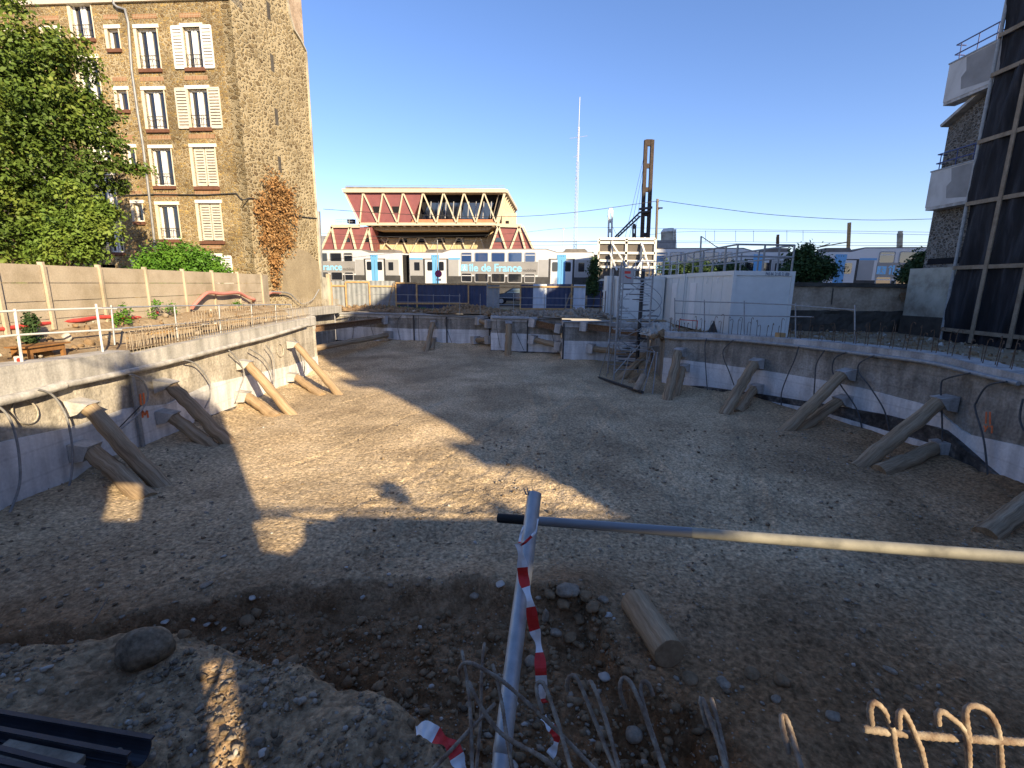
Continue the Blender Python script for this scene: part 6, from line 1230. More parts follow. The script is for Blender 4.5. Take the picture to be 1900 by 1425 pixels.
# heaps of rubble and odd things on top of the corner
for k, (x, y, Y, s, mt, l) in enumerate([(1075, 581, 31.5, (2.4, 1.2, .7), 'stone_grey', 'long pale heap of broken concrete above the right far bay'), (1000, 585, 33, (3.0, .8, .35), 'stone_grey', 'low pale line of rubble above the middle far bay'), (1225, 612, 24.3, (1.0, .9, .6), 'rubble_pale', 'pale mound of cement beside the stair tower'), (872, 578, 35.5, (3.2, 1.1, .7), 'clod', 'brown earth heap above the first far bay'), (700, 572, 37, (4.5, 1.2, .4), 'clod', 'low earth bank in front of the left hoarding'), (1284, 612, 23.2, (1.8, .5, .3), 'clod', 'brown dirt heap behind the right guard rail')]):
    p = PY(x, y, Y); z0 = float(ztop(np.float64(p.x), np.float64(p.y))); q = np.random.default_rng(500+k); n = 420; u = q.normal(size=(n, 2))*.42; hgt = np.exp(-(u**2).sum(1)*1.6); sc = .05+.13*q.random(n)**3; V0, F0 = ROCK1
    cen = np.stack([p.x+u[:, 0]*s[0], p.y+u[:, 1]*s[1], z0+(hgt*s[2]*.62+.25*s[2]*(q.random(n)-.6)*hgt)], 1); dd = sc[:, None]*(.6+.8*q.random((n, 3))); VV = V0[None]*dd[:, None]*(1+.3*q.normal(size=(n, len(V0), 1)))+cen[:, None]
    VV = VV.reshape(-1, 3); FF = (F0[None]+np.arange(n)[:, None, None]*len(V0)).reshape(-1, 3); ang = np.linspace(0, 6.28, 19)[:-1]; rg = [(0, 1)]+[(r_, math.exp(-r_*r_*1.6)) for r_ in (.35, .7, 1.05)]; base = [[p.x, p.y, z0+s[2]*.6]]+[[p.x+math.cos(a_)*r_*s[0], p.y+math.sin(a_)*r_*s[1], z0+s[2]*.6*h_-(.1 if r_ > 1 else 0)] for r_, h_ in rg[1:] for a_ in ang]
    b0 = len(VV); bf = [[b0, b0+1+i, b0+1+(i+1) % 18] for i in range(18)]+[t_ for j in range(2) for i in range(18) for t_ in ([b0+1+j*18+i, b0+19+j*18+i, b0+19+j*18+(i+1) % 18], [b0+1+j*18+i, b0+19+j*18+(i+1) % 18, b0+1+j*18+(i+1) % 18])]
    tag(mesh_np('rubble_heap', np.vstack([VV, np.array(base)]), np.vstack([FF, np.array(bf)]), mt), l, 'heap', kind='stuff')
b = MB(); p = PY(1322, 600, 22.8); b.add([(p.x-.35, p.y, 2.3), (p.x+.4, p.y, 2.3), (p.x+.3, p.y+.3, 2.3), (p.x+.1, p.y+.1, 3.15)], [(0, 1, 3), (1, 2, 3), (2, 0, 3), (2, 1, 0)]); tag(b.build('tarpaulin', 'dark_steel', None), 'dark pointed tarpaulin behind the right guard rail', 'tarpaulin')
p = PW(1449, 612, RIGHT, .5); b = MB(); b.box((p.x, p.y, 2.72), (.28, .28, .42)); o = b.build('yellow_box', 'plank_wood', None); tag(o, 'small yellowish box on the right wall among the bars', 'box')
b = MB(); 
for x in (1113, 1122): p = PY(x, 580, 31.2); q = PY(x+2, 540, 31.2); b.tube([p, q], .03, 6)
tag(b.build('bent_rods', 'rebar_rust', None), 'pair of thin rods standing by the pale cabinet', 'rod')
b = MB(); a = PY(1089, 576, 40.6); c = PY(1118, 530, 40.6); b.bb((a.x, 40.6, 2.9), (c.x, 40.7, 5.0)); tag(b.build('gate', 'hoarding_navy', None), 'dark navy gate leaf between hoarding and cabinet', 'gate')
# barrier: red white thing near x1050-1062
dg = thing('traffic_barrier', 'low red and white plastic barrier on the ground right of the stair tower', 'barrier', PY(1360, 600, 30))
b = MB(); p = PY(1262, 585, 24.5); b.tube([(p.x, p.y, 2.3), (p.x, p.y, 3.05), (p.x+.9, p.y, 3.0), (p.x+.9, p.y, 2.3)], .03, 6); b.build('frame', 'red_sign', dg)

# ------------------------------------------------------------------ old wall, plinth, stone house and screened building on the right
YW = 27.2
ow = thing('old_wall', 'stained old plastered wall with dark base and a brick-red scar, right of the white cabin', 'wall', PY(1600, 600, YW))
a = PY(1470, 560, YW).x; c = PY(1706, 560, YW).x; zt1 = PY(1600, 531, YW).z; zmid = PY(1600, 577, YW).z
def rough_face(b, x0, x1, z0, z1, y, amp, seed, th=.4, n=40, m=8, topw=0.):
    xs = np.linspace(x0, x1, n); V = []; 
    for j in range(m+1):
        for i, x in enumerate(xs): z = z0+(z1-z0)*j/m; z += topw*(fbm(np.array([x*2.]), np.array([seed*1.]), seed, 4)[0]-.5)*(j == m); V.append((x, y-amp*(fbm(np.array([x*2.+9]), np.array([z*2.5+9]), seed, 5)[0]-.5), z))
    k = len(V); V += [(x, y+th, V[m*n+i][2]) for i, x in enumerate(xs)]; F = [(j*n+i, j*n+i+1, (j+1)*n+i+1, (j+1)*n+i) for j in range(m) for i in range(n-1)]+[(m*n+i, m*n+i+1, k+i+1, k+i) for i in range(n-1)]
    F += [tuple(j*n for j in range(m+1))+(k,), tuple(j*n+n-1 for j in range(m+1))+(k+n-1,)]
    b.add(V, F)
b = MB(); rough_face(b, a, c, zmid, zt1, YW, .1, 71, topw=.12); b.build('plastered_face', 'plaster_old', ow)
b = MB(); rough_face(b, a, c, 2.0, zmid, YW-.05, .3, 72, th=.5, topw=.15); b.build('dark_base', 'dark_base', ow)
b = MB(); rough_face(b, a-.1, c-.6, zt1-.05, zt1+.16, YW-.12, .1, 73, th=.6, m=2, topw=.05); b.build('coping', 'dark_base', ow)
b = MB(); q = PY(1678, 550, YW-.12); b.poly([q+Vector((.26*math.cos(t)*(1+.25*math.sin(3*t)), 0, .3*math.sin(t)*(1+.2*math.cos(2*t)))) for t in np.linspace(0, 6, 11)], (0, -1, 0), .03); b.build('brick_scar', 'brick_band', ow)
b = MB(); b.beam(PY(1546, 535, YW-.1), PY(1543, 565, YW-.1), .04, .03, up=(0, 1, 0)); b.build('crack', 'dark_base', ow)
ch = thing('corner_house', 'grey rubble stone house end with two rendered balconies, right of the train', 'building', (21.7, 26, 2.3))
HX = 21.5; gz = lambda px_, py_: PX(px_, py_, HX)
f1 = PX(1723, 480, HX); f2 = PX(1752, 240, HX); yfar = (f1.y+f2.y)/2
b = MB(); zr1 = f2.z; pts = [Vector((HX, yfar, 2.0)), Vector((HX, 22, 2.0)), Vector((HX, 22, 16.5)), PX(1830, 175, HX), Vector((HX, yfar, zr1))]
pts[2].z = pts[3].z+1.4; b.poly(pts, (-1, 0, 0), 6); b.build('stone_gable', 'grey_stone', ch)
b = MB(); b.beam(Vector((HX-.1, yfar+.1, zr1+.1)), Vector((HX-.1, 22.5, pts[3].z+1.0)), .5, .14); b.build('verge', 'crown_grey', ch)
zp0 = PX(1735, 497, HX).z
b = MB(); rough_face(b, 0, 1, 0, 1, 0, 0, 1); b = MB()
ylo = yfar+.75; b.hexa([(HX-.1, 23.2, 2.0), (HX+1, 23.2, 2.0), (HX+1, ylo-.1, 2.0), (HX-.1, ylo-.1, 2.0), (HX-.05, 23.2, zp0), (HX+1, 23.2, zp0), (HX+1, ylo, zp0), (HX-.05, ylo, zp0)]); b.build('pale_plinth', 'pale_render', ch)
b = MB(); b.hexa([(HX-.16, 23.2, 2.0), (HX+.9, 23.2, 2.0), (HX+.9, ylo-.05, 2.0), (HX-.16, ylo-.05, 2.0), (HX-.16, 23.2, 3.35), (HX+.9, 23.2, 3.5), (HX+.9, ylo-.05, 3.5), (HX-.16, ylo-.05, 3.3)]); b.build('dark_base', 'dark_base', ch)
q0 = PX(1728, 480, HX).z; q1 = PX(1728, 491, HX).z; b = MB(); b.bb((HX-.03, 23.4, q1), (HX+.2, yfar-.25, q0)); b.build('charred_slot', 'dark_interior', ch)
for (ytop, ybot, rlh, l) in ((118, 188, 36, 'upper balcony'), (318, 385, 26, 'lower balcony')):
    BX = 20.9; p = PX(1762 if ytop < 200 else 1728, ytop+2, BX); q = PX(1757 if ytop < 200 else 1722, ybot, BX); yl = p.y; za, zb_ = p.z, q.z
    b = MB(); b.bb((BX, 23.05, zb_), (BX+.12, yl, za)); b.bb((BX+.12, yl-.12, zb_), (HX, yl, za)); b.build('balcony_parapet', 'balcony_render', ch)
    b = MB(); yq = yl-.9 if ytop < 200 else yl-1.15; zm = (za+zb_)/2; b.poly([Vector((BX-.004, q[0], q[1])) for q in [(yq, zb_+.28), (yq+.1, zm), (yq-.12, zm+.2), (yq, za-.05), (23.08, za-.04), (23.08, zb_+.1), (yq-.8, zb_+.2)]], (-1, 0, 0), .003); b.build('repair_patch', 'grey_render', ch)
    b = MB(); b.bb((BX+.02, 21.8, zb_-.14), (HX, yl-.02, zb_)); b.build('balcony_slab', 'crown_grey', ch)
    b = MB(); b.bb((BX-.03, 21.8, za), (BX+.16, yl+.04, za+.06)); b.build('balcony_coping', 'zinc', ch)
    b = MB(); 
    for zz_ in (.38, .8): b.tube([(BX+.1, 21.8, za+zz_), (BX+.1, yl-.1, za+zz_), (BX+.55, yl-.1, za+zz_)], .03, 6)
    for y in np.arange(21.9, yl, .9): b.tube([(BX+.1, y, za), (BX+.1, y, za+.8)], .022, 6)
    b.build('balcony_rail', 'blue_rail', ch)
# screened building: black mesh sheets on battens
SX = 20.6
sb = thing('mesh_screen', 'tall black mesh screen on timber battens hung from scaffold over the right building', 'screen', (SX, 23.6, 2.4))
yS = PX(1775, 491, SX).y; zS = 17.2
def wave(y0, y1, z0, z1, mt, name, seed):
    n, m = 90, 30; Y_, Z_ = np.meshgrid(np.linspace(y0, y1, n), np.linspace(z0, z1, m)); Xw = SX+.2*(fbm(Y_*2.4+seed+.5*Z_, Z_*.3+seed, seed, 4)-.5)*2+.05*np.sin(Y_*9+Z_*.9+5*fbm(Y_, Z_*.5, seed+1, 3))
    V = np.stack([Xw.ravel(), Y_.ravel(), Z_.ravel()], 1); I = np.arange(n*m).reshape(m, n); mesh_np(name, V, np.stack([I[:-1, :-1], I[1:, :-1], I[1:, 1:], I[:-1, 1:]], -1).reshape(-1, 4), mt, sb, smooth=True)
yy_ = [yS, PX(1900, 170, SX).y+.0]
yb_ = PX(1835, 500, SX).y; yb2 = yb_-(yS-yb_)*1.05
rows_px = [(1790, 378), (1805, 262), (1848, 138)]; zr_ = [PX(1765, 612, SX).z, PX(1776, 497, SX).z, PX(1792, 380, SX).z, PX(1824, 263, SX).z, PX(1852, 137, SX).z, zS-1.9]
wave(14, yS-.03, 2.35, zr_[0], 'black_mesh', 'torn_skirt', 80)
for k in range(5): wave(14, yS-.03, zr_[k], zr_[k+1] if k < 4 else zS, 'black_mesh', 'mesh_sheet', 81+k)
for z in zr_: b = MB(); b.beam((SX-.12, 14, z), (SX-.12, yS, z), .06, .17); b.build('batten', 'batten', sb)
for y in (yb_, yb2, yb2-(yS-yb_)): b = MB(); b.beam((SX-.16, y, 2.4), (SX-.16, y, zS), .17, .05, up=(1, 0, 0)); b.build('batten', 'batten', sb)
b = MB(); b.tube([(SX-.05, yS+.02, 2.2), (SX-.05, yS+.02, zS+.3)], .07, 10); b.build('scaffold_pole', 'dull_galvanised', sb)
# building behind the screen; its unseen taller parts are added to shade the pit
mb = thing('shadow_block', 'added stepped block behind the black screen, its unseen taller parts shading the pit', 'building', (30, 10, 2))
b = MB(); b.bb((SX+.6, 15.5, 2), (23, yS-.15, 14.0)); b.build('wing', 'plaster_old', mb)
for y0_, y1_, z in ((3.5, 13.9, 20.3), (-4, 3.5, 26), (-23.2, -4, 29.8)): b = MB(); b.bb((25, y0_, 2), (27.5, y1_, z)); b.build('wing', 'balcony_render', mb)
for z in (13.2, 19.1, 24.0): b = MB(); b.bb((25.0, -24.6, z-.2), (26.5, -23.2, z)); b.bb((25.0, -24.7, z-.2), (26.5, -24.6, z+.9)); b.build('balcony', 'balcony_render', mb)  # ledges added to step the edge of the cast shadow
for z in np.arange(4, 27, 3.1):
    for y in np.arange(-22.5, 13, 3.2):
        if z > (29 if y < -5 else 25 if y < 2 else 21): continue
        b = MB(); b.bb((24.93, y, z), (25.0, y+1.3, z+1.5)); b.build('window', 'pane_dark', mb)
        if y > 9: break
tw = thing('train_shade_block', 'added unseen pale block out to the right whose shadow covers the far train', 'building', (50, 20, 2)); b = MB(); b.bb((46, -2.5, 2), (60, 50, 38)); b.build('wall', 'balcony_render', tw)  # unseen block added to shade the far train
for z in np.arange(5, 36, 3):
    for y in (0, 12, 24, 36): b = MB(); b.bb((45.93, y, z), (46.0, y+6, z+1.3)); b.build('window_strip', 'pane_dark', tw)
# unseen wall added behind the camera to shape shadows and sun patches
def src(px_, py_, z=0.): p = PZ(px_, py_, z); t = (p.y+4.0)/(-SUN.y); q = p+SUN*t; return q.x, q.z
RT = [(22, 2), (22, 6.9), (12, 6.85), (8, 6.75), (5.6, 6.8), (5.4, 6.68), (4.85, 6.64), (4.7, 6.35), (4.5, 6.2), (4.25, 6.05), (3.81, 6.1), (3.79, 9.2), (3.6, 10.9), (2.4, 10.7), (1.9, 10.6), (1.2, 10.4), (1.1, 9.6), (.2, 8.92), (-.9, 8.62), (-2.5, 8.5), (-9, 8.6), (-16, 9.5), (-16, 2)]  # top outline shaped to the wanted shadow edges
hb = thing('shadow_wall', 'added unseen wall behind the camera that shapes the shadows', 'wall', (0, -4, 2)); b = MB(); HO = [(2.66, 2.98, 4.6, 5.33), (.88, 1.64, 6.62, 7.5)]; tops = RT[1:-1][::-1]; xs_ = sorted(set([x for x, _ in tops]+[q for h_ in HO for q in h_[:2]]))
for x0, x1 in zip(xs_[:-1], xs_[1:]):
    sg_ = [(p, q) for p, q in zip(tops[:-1], tops[1:]) if q[0] > p[0] and p[0] <= x0+1e-6 and q[0] >= x1-1e-6]
    if not sg_: continue
    p, q = sg_[0]; zt = lambda x: p[1]+(q[1]-p[1])*(x-p[0])/(q[0]-p[0]); lo = 2.0
    for h_ in [h for h in HO if h[0] <= x0+1e-6 and h[1] >= x1-1e-6]: b.poly([Vector((x0, -4, lo)), Vector((x1, -4, lo)), Vector((x1, -4, h_[2])), Vector((x0, -4, h_[2]))], (0, 1, 0), .12); lo = h_[3]
    b.poly([Vector((x0, -4, lo)), Vector((x1, -4, lo)), Vector((x1, -4, zt(x1))), Vector((x0, -4, zt(x0)))], (0, 1, 0), .12)
b.poly([Vector((3.7, -3.94, 6.68)), Vector((4.62, -3.94, 6.68)), Vector((4.62, -3.94, 6.79)), Vector((3.7, -3.94, 6.79))], (0, 1, 0), .02)  # thin strip added to keep sun off the left of the cross tube
b.poly([Vector((3.7, -3.97, 6.6)), Vector((4.0, -3.97, 6.62)), Vector((4.02, -3.97, 8.6)), Vector((3.95, -3.97, 10.6)), Vector((3.7, -3.97, 10.8))], (0, 1, 0), .06)  # slab added to keep sun off the tube post
b.build('shadow_cutout', 'grey_stone', hb)
b = MB(); b.tube([(-9, -4.6, 9.6), (4, -4.6, 11.3)], .03, 5); b.build('handrail', 'dark_steel', hb)
b = MB(); b.tube([(4.1, -4.5, 7.15), (21, -4.5, 7.25)], .04, 6); b.build('handrail', 'dark_steel', hb)
for k, (x, z, r_) in enumerate([(1.6, 11.1, .42), (1.9, 10.8, .35), (7.4, 7.5, .1), (9.4, 7.0, .07)]): leaves('shadow_leaves', [(x, -4.2, z, r_, .2, r_, 1), (x+.1, -4.2, z-.35, .12, .1, .3, .4)], 160, .09, 'leaf_dark', hb, shell=0, seed=90+k)  # leaf clumps added to cast soft blob shadows

# ------------------------------------------------------------------ foreground: tube post, cross tube, tape, rebars, log, stones, gutters
def ctube(pts, cs, r, n=8, sm=5, rib=False, mt='rebar', name='rebar', label=None, cat='rebar', grp='hooked reinforcing bars at our feet', down=True):
    P = [PC(x, y, c) for (x, y), c in zip(pts, cs)]
    if sm: P = bez(P, sm)
    if down:   # carry the last piece on down into the crown
        d = (P[-1]-P[-2]).normalized(); d = (d+Vector((0, 0, -.5))).normalized()
        if d.z < -.15: k = (P[-1].z-(2.93 if P[-1].x > .45 else 1.6))/(-d.z); P.append(P[-1]+d*max(.02, min(k, 2.4)))
    r *= .8
    if rib:
        Q_ = []; L = [0]
        for a, c in zip(P[:-1], P[1:]): L.append(L[-1]+(c-a).length)
        N = max(8, int(L[-1]/.0045)); xs = np.linspace(0, L[-1], N); A = np.array([list(p) for p in P]); P = [Vector((np.interp(x, L, A[:, 0]), np.interp(x, L, A[:, 1]), np.interp(x, L, A[:, 2]))) for x in xs]
        rad = [r*(1.12 if i % 2 else .93)*(1+.06*math.sin(i*.37)) for i in range(N)]
    else: rad = r
    b = MB(); b.tube(P, rad, n); o = b.build(name, mt, None, origin=P[0]); return tag(o, label, cat, grp)
tp0 = thing('tube_post', 'leaning galvanised tube post with a torn top end carrying the cross tube', 'post', PC(930, 1420, 1.19))
P_ = [PC(925, 1500, 1.12), PC(932, 1400, 1.2), PC(952, 1230, 1.34), PC(975, 1050, 1.5), PC(992, 915, 1.62)]
d_ = (P_[0]-P_[1]).normalized(); P_.insert(0, P_[0]+d_*((P_[0].z-2.9)/max(.2, -d_.z)))
b = MB(); b.tube(bez(P_, 5), .0235, 20); b.build('tube', 'galvanised', tp0)
b = MB(); e = P_[-1]; ax = (P_[-1]-P_[-2]).normalized(); s_ = ax.cross(Vector((0, 1, 0))).normalized()
for k in range(5): a_ = e+s_*(-.008+.008*k)+Vector((0, -.02, 0)); b.add([a_+Vector((0, 0, -.004)), a_+s_*.009+Vector((0, .004, -.004)), a_+s_*(.008+.003*k)+ax*(.012+.012*(k % 2)+.003*k)], [(0, 1, 2), (2, 1, 0)])
b.build('torn_rim', 'galvanised', tp0)
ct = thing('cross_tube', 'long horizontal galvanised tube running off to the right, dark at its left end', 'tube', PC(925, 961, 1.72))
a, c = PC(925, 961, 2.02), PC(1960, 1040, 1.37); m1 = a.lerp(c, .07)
b = MB(); m2 = a.lerp(c, .44); b.tube([m1, a.lerp(c, .2), m2], .0185, 18); b.build('tube', 'zinc', ct); c_ = c+(c-a)*.9; b = MB(); b.tube([m2, a.lerp(c, .7), c, c_], .0187, 18); b.build('dusty_lit_stretch', 'dusty_lit_tube', ct)  # left length darker to stand in for shadow, right paler for sunlight
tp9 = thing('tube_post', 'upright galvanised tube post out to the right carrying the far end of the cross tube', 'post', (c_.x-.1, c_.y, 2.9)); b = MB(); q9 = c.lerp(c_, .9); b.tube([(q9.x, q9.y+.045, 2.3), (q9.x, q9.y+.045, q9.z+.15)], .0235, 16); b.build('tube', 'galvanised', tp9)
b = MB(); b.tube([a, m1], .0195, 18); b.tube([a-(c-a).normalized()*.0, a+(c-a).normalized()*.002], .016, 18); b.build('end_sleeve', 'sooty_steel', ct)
# tape
def ribbon(name, pts, cs, wd, n_str, label, grp='pieces of red and white barrier tape', start=0, tw=0.):
    P = bez([PC(x, y, c) for (x, y), c in zip(pts, cs)], 8); m = len(P); b = MB(); L = [0]
    for p, q in zip(P[:-1], P[1:]): L.append(L[-1]+(q-p).length)
    vs = []
    for i, p in enumerate(P):
        t = (P[min(i+1, m-1)]-P[max(i-1, 0)]).normalized(); v = (p-Vector(EYE)).normalized(); s_ = t.cross(v).normalized(); a_ = .5*math.sin(i*.35+tw)+.3; w2 = wd*(.55+.45*abs(math.cos(a_*1.5)))
        s2 = (s_*math.cos(a_)+v*math.sin(a_)).normalized(); vs += [p-s2*w2/2, p+v*.004*math.sin(i), p+s2*w2/2]
    n = len(vs); b.smooth = True
    for i in range(m-1):
        b.cur = int((L[i]/L[-1]*n_str+start)) % 2
        k = i*3; q = [vs[k], vs[k+1], vs[k+4], vs[k+3]]; b.add(q, [(0, 1, 2, 3)]); q = [vs[k+1], vs[k+2], vs[k+5], vs[k+4]]; b.add(q, [(0, 1, 2, 3)])
    o = b.build(name, ['tape_white', 'tape_red'], None, origin=P[0]); return tag(o, label, 'tape', grp)
ribbon('barrier_tape', [(963, 1008), (968, 1040), (972, 1075), (983, 1115), (990, 1160), (999, 1195), (1003, 1240), (1006, 1290), (1008, 1305)], [1.42]*3+[1.36]*3+[1.3]*3, .032, 7.2, 'long twisted red and white tape hanging down from the tube post', start=0)
ribbon('barrier_tape', [(998, 962), (994, 985), (978, 1003), (965, 1012), (966, 995), (972, 975)], [1.48, 1.44, 1.42, 1.43, 1.48, 1.5], .008, 3, 'thin twisted loop of tape knotted round the tube post', start=0)
ribbon('barrier_tape', [(772, 1356), (790, 1353), (815, 1368), (838, 1385), (850, 1410), (862, 1440), (868, 1500)], [1.15, 1.13, 1.11, 1.1, 1.08, 1.06, 1.05], .034, 3.6, 'red and white tape caught on a bar at the bottom left of the post', start=0, tw=1)
ribbon('barrier_tape', [(1008, 1330), (1018, 1345), (1032, 1362), (1030, 1385), (1020, 1402)], [1.2, 1.18, 1.16, 1.15, 1.14], .022, 3, 'short end of tape wound round a bar below the long one', start=0)
RB = [([(855, 1262), (852, 1245), (858, 1232), (872, 1230), (890, 1238), (930, 1262), (985, 1310), (1040, 1362), (1105, 1430)], [1.25, 1.24, 1.24, 1.23, 1.22, 1.2, 1.15, 1.08, 1.0], .006, 'long slanting bar crossing in front of the post with a hooked top'),
      ([(857, 1207), (862, 1235), (868, 1275), (873, 1330), (876, 1425)], [1.3, 1.26, 1.22, 1.15, 1.05], .0055, 'leftmost upright bar by the post'), ([(899, 1193), (896, 1215), (893, 1260), (892, 1330), (884, 1425)], [1.35, 1.32, 1.27, 1.2, 1.1], .0055, 'upright bar just left of the post'),
      ([(914, 1232), (922, 1262), (932, 1310), (940, 1365), (950, 1425)], [1.25, 1.22, 1.17, 1.1, 1.02], .0055, 'upright bar in front of the post'), ([(869, 1264), (885, 1298), (915, 1345), (945, 1372), (1000, 1402), (1030, 1425)], [1.15, 1.12, 1.08, 1.05, 1.0, .97], .006, 'lower slanting bar bending right below the post'),
      ([(919, 1305), (890, 1335), (855, 1372), (820, 1410), (800, 1430)], [1.18, 1.15, 1.1, 1.05, 1.02], .0055, 'bar slanting down to the left behind the upright ones'),
      ([(1008, 1325), (997, 1290), (996, 1270), (1003, 1265), (1012, 1275), (1030, 1325), (1045, 1375), (1060, 1430)], [1.12, 1.15, 1.17, 1.17, 1.16, 1.1, 1.05, .98], .006, 'hooked bar directly under the hanging tape'),
      ([(1053, 1282), (1053, 1262), (1060, 1254), (1070, 1258), (1085, 1290), (1105, 1340), (1125, 1390), (1142, 1430)], [1.08, 1.08, 1.08, 1.07, 1.04, 1.0, .95, .91], .0058, 'hooked bar right of the tape, its hook opening left'), ([(1092, 1268), (1098, 1267), (1112, 1300), (1128, 1350), (1148, 1425)], [1.05, 1.04, 1.01, .97, .91], .0055, 'straight-topped bar between two hooked ones'),
      ([(1161, 1315), (1151, 1285), (1152, 1264), (1160, 1258), (1172, 1270), (1190, 1310), (1205, 1350), (1222, 1400), (1232, 1430)], [1.05, 1.06, 1.07, 1.07, 1.05, 1.01, .98, .94, .91], .006, 'large hooked bar, left one of the pair right of centre'), ([(1212, 1292), (1205, 1272), (1197, 1265), (1190, 1270), (1190, 1290), (1200, 1330), (1215, 1375), (1230, 1428)], [1.04, 1.05, 1.05, 1.05, 1.03, 1.0, .96, .92], .006, 'large hooked bar, right one of the pair right of centre'),
      ([(1312, 1350), (1303, 1315), (1300, 1298), (1304, 1297), (1314, 1325), (1332, 1375), (1348, 1428)], [.95, .97, .98, .98, .95, .9, .86], .0062, 'narrow hooked bar, half sunlit, left of the sunlit spike'), ([(1320, 1296), (1328, 1325), (1338, 1365), (1350, 1428)], [.98, .95, .91, .86], .0055, 'thin straight bar tucked behind the narrow hooked one'),
      ([(1465, 1400), (1453, 1355), (1450, 1330), (1457, 1330), (1468, 1360), (1478, 1395), (1488, 1430)], [.84, .86, .88, .88, .86, .83, .8], .0062, 'pointed sunlit hooked bar standing alone')]
for k, (p, c, r_, l) in enumerate(RB): ctube(p, c, r_, rib=True, label=l, sm=4)
RR = [([(1617, 1345), (1614, 1315), (1622, 1303), (1640, 1318), (1655, 1352), (1660, 1385), (1668, 1428)], [.76]*7, .0068, 'ribbed sunlit hook at the left of the bottom right bar group'), ([(1668, 1352), (1668, 1325), (1676, 1321), (1690, 1345), (1700, 1370), (1708, 1388)], [.75]*6, .0065, 'second ribbed sunlit hook in the bottom right group'),
      ([(1741, 1345), (1740, 1325), (1748, 1320), (1765, 1332), (1785, 1350), (1795, 1375), (1798, 1430)], [.74]*7, .0065, 'third ribbed hook in the bottom right group, in shade below'), ([(1798, 1375), (1793, 1345), (1792, 1318), (1805, 1309), (1830, 1318), (1848, 1345), (1854, 1370)], [.74]*7, .0068, 'widest ribbed sunlit hook at the bottom right')]
for p, c, r_, l in RR: ctube(p, c, r_*.85, rib=True, label=l, sm=5, n=10)
ctube([(1602, 1352), (1680, 1362), (1780, 1370), (1860, 1374), (1960, 1382)], [.77, .76, .75, .74, .73], .0072, rib=True, label='thick ribbed horizontal bar tying the bottom right hooks', sm=2, n=10, down=False)
# loose log on the floor
a, c = PF(1176, 1132), PF(1240, 1238); a.z += .15; c.z += .19; d_ = (c-a).normalized()
lg = thing('cut_log', 'short sawn log lying alone on the gravel', 'log', a); b = MB(); pts = log_pts(a, c, 16, .005); b.tube(pts, [.2+.004*math.sin(i) for i in range(17)], 20, rf=lambda i, k: 1+.02*math.sin(k*2.3+i*.15)+random.uniform(-.012, .012)); grain(b.build('trunk', 'fresh_wood', lg), 17, 20, (c-a).length)
b = MB(); b.tube([c, c+d_*.006], [.193, .19], 20); b.build('sawn_end', 'cut_wood', lg)
# boulders and single stones
def stone(px_, py_, s, mt, label, k, z=None, facet=True, name='stone', sink=.25): p = PF(px_, py_); rock(name, (p.x, p.y, p.z+s[2]*(.5-sink)), s, mt, label, 200+k, rz=k*1.3, facet=facet, group='loose stones in the foreground' if name == 'stone' else None)
p = PZ(272, 1200, 1.3); rock('boulder', (p.x, p.y, max(1.3, fz(p.x, p.y)+.06)), (.46, .4, .36), 'boulder_brown', 'big rounded brown boulder on the crest of the mound', 200, rz=.3, rough=.24)
ST = [(165, 1252, (.17, .14, .12), 'boulder_brown', 'rounded brown stone below left of the boulder', 0), (8, 1203, (.2, .16, .14), 'boulder_brown', 'brown stone cut by the left edge of the picture', 0), (660, 1375, (.3, .26, .14), 'rubble_pale', 'large pale rough stone on the mound slope', 1), (488, 1400, (.09, .08, .06), 'rubble_pale', 'small pale stone near the bottom left of the large pale one', 1),
      (1176, 1367, (.2, .18, .16), 'stone_grey', 'round grey stone behind the hooked bars', 0), (945, 1425, (.22, .2, .12), 'rubble_pale', 'pale stone at the foot of the tube post', 1), (467, 1103, (.13, .1, .07), 'rubble_pale', 'bluish white chip beyond the trench edge, left', 1), (928, 1088, (.2, .14, .07), 'rubble_pale', 'flat pale slab just beyond the trench centre', 1), (306, 1154, (.16, .11, .05), 'rubble_pale', 'violet-grey flat chip behind the boulder', 1),
      (1129, 1143, (.14, .1, .07), 'rubble_pale', 'small white stone between clods and the cut log', 1), (1012, 1150, (.1, .1, .26), 'stone_grey', 'upright pale stone right of the tape', 1), (997, 1136, (.12, .1, .1), 'stone_grey', 'grey stone touching the tape from behind', 1), (985, 1232, (.18, .16, .16), 'stone_grey', 'grey stone in the trench left of the tape', 0), (1122, 1258, (.17, .15, .1), 'rubble_pale', 'pale flaky stone beyond the hooked bars', 1),
      (486, 1240, (.12, .1, .05), 'rubble_pale', 'flat pale stone on the right slope of the mound', 1), (358, 1140, (.1, .07, .05), 'rubble_pale', 'white chip in a row beyond the mound', 1), (382, 1140, (.11, .08, .05), 'rubble_pale', 'second white chip of the row beyond the mound', 1), (412, 1140, (.09, .07, .04), 'rubble_pale', 'third white chip of the row beyond the mound', 1), (459, 1157, (.24, .2, .17), 'clod', 'brown clod in the trench below the bluish chip', 0),
      (384, 1087, (.2, .15, .08), 'stone_grey', 'grey stone beyond the left trench edge', 1), (1650, 1245, (.16, .12, .07), 'stone_grey', 'flat grey stone in the dim right foreground', 1), (1440, 1300, (.14, .1, .07), 'stone_grey', 'grey stone between the two bar groups', 1), (1280, 1262, (.22, .2, .1), 'clod', 'brown clod right of the sawn end of the log', 0), (1545, 1330, (.2, .16, .08), 'stone_grey', 'dim grey stone above the bottom right bars', 1)]
for k, (x, y, s, mt, l, f) in enumerate(ST): stone(x, y, s, mt, l, k+1, facet=bool(f))
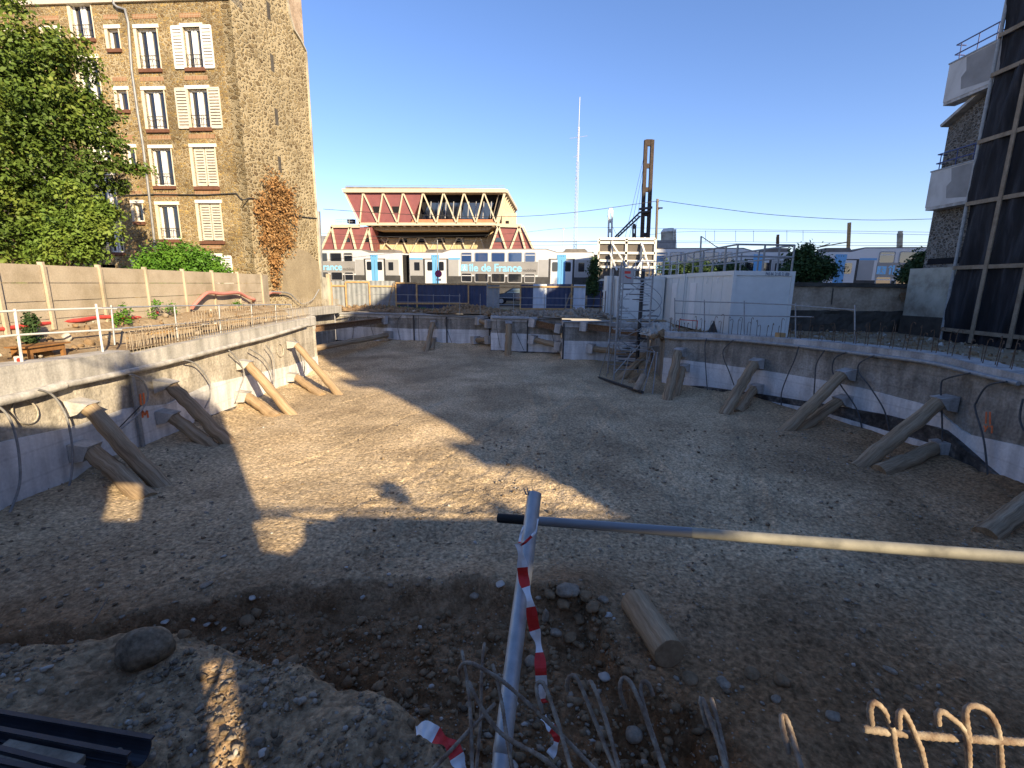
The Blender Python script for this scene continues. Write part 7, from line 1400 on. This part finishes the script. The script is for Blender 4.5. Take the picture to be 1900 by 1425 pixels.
CK = [(1050, 1095, .3), (1085, 1105, .22), (1020, 1110, .2), (1060, 1120, .26), (1100, 1130, .2), (1045, 1140, .22), (1120, 1115, .15), (985, 1105, .14), (1075, 1150, .18), (1030, 1175, .16), (1060, 1185, .2), (1100, 1180, .14), (880, 1110, .15), (1395, 1255, .2), (1450, 1265, .2), (1340, 1270, .16)]
for k, (x, y, s) in enumerate(CK):
    p = PF(x, y); rock('clod', (p.x, p.y, p.z+s*.12), (s, s*.85, s*.6), 'clod' if k % 3 else 'stone_grey', ['dark crumbly clod in the heap left of the cut log', 'single clod beyond the trench', 'clod in the dim right foreground'][0 if k < 12 else 1 if k == 12 else 2], 300+k, 'clod', ['earth clods heaped left of the cut log', 'single clods', 'clods in the dim right foreground'][0 if k < 12 else 1 if k == 12 else 2], rz=k, rough=.35)
b = MB(); p = PF(440, 1300); q = PF(477, 1283); p.z += .03; q.z += .04; b.tube([p, p.lerp(q, .5)+Vector((0, .03, .02)), q], [.05, .06, .03], 8, rf=lambda i, k: 1+.3*math.sin(k*2+i)); tag(b.build('charred_stick', 'dark_interior', None), 'short charred black stick on the mound', 'stick')
b = MB(); p = PF(172, 1162); q = PF(205, 1132); p.z += .03; q.z += .2; b.tube([p, q], .012, 6); tag(b.build('twig', 'batten', None), 'thin pale twig behind the mound', 'twig')
# black drainage gutters at bottom left
MZ = lambda p: fz(p.x, p.y)
def gutter(x0, y0_, x1, y1_, label, w_=.15):
    a, c = PF(x0, y0_), PF(x1, y1_); zz_ = max(a.z, c.z)+.16; a.z = c.z = zz_; a = PZ(x0, y0_, zz_); c = PZ(x1, y1_, zz_); d = (c-a).normalized(); a = a-d*1.2; s_ = Vector((d.y, -d.x, 0)); t = thing('gutter', label, 'gutter', a, 'black plastic gutters at the bottom left'); b = MB(); n = 12
    outer = [(w_/2*math.cos(math.pi*k/n), -.11*math.sin(math.pi*k/n)) for k in range(n+1)]; inner = [((w_/2-.008)*math.cos(math.pi*k/n), -(.102)*math.sin(math.pi*k/n)) for k in range(n+1)]
    pr = outer+inner[::-1]; N = len(pr); A_ = [a+s_*x+Vector((0, 0, z)) for x, z in pr]; C_ = [c+s_*x+Vector((0, 0, z)) for x, z in pr]
    b.add(A_+C_, [(i, (i+1) % N, (i+1) % N+N, i+N) for i in range(N)]+[(i+N, i+1+N, N-2-i+N, N-1-i+N) for i in range(n)]); b.build('channel', 'black_plastic', t)
    for sg_ in (-1, 1): b = MB(); b.beam(a+s_*sg_*(w_/2+.012)+Vector((0, 0, .004)), c+s_*sg_*(w_/2+.012)+Vector((0, 0, .004)), .034, .014); b.build('rim', 'black_plastic', t)
    return a, c, s_, zz_
G = [gutter(0, 1347, 262, 1393, 'farther black gutter holding loose stones', .17), gutter(0, 1382, 215, 1425, 'middle black gutter filled with grey mortar and stones', .17), gutter(-60, 1415, 120, 1462, 'nearest black gutter at the bottom left corner', .22)]
for k, (gi, f, s) in enumerate([(0, .55, .07), (0, .62, .045), (0, .74, .06), (0, .8, .05), (0, .9, .07), (1, .6, .06), (1, .72, .05)]):
    a, c, s_, zz_ = G[gi]; p = a.lerp(c, f); rock('stone', (p.x, p.y, zz_-.075), (s*1.5, s, s*.6), 'stone_grey', 'flat grey stone lying in the %s gutter' % ['farther', 'middle'][gi], 400+k, group='stones lying in the gutters', rz=k, facet=True)
a, c, s_, zz_ = G[1]; b = MB(); p, q = a.lerp(c, .55), a.lerp(c, .85); b.beam(p+Vector((0, 0, -.05)), q+Vector((0, 0, -.055)), .125, .06); tag(b.build('mortar_fill', 'stone_grey', None), 'set grey mortar lying in the middle gutter', 'mortar')
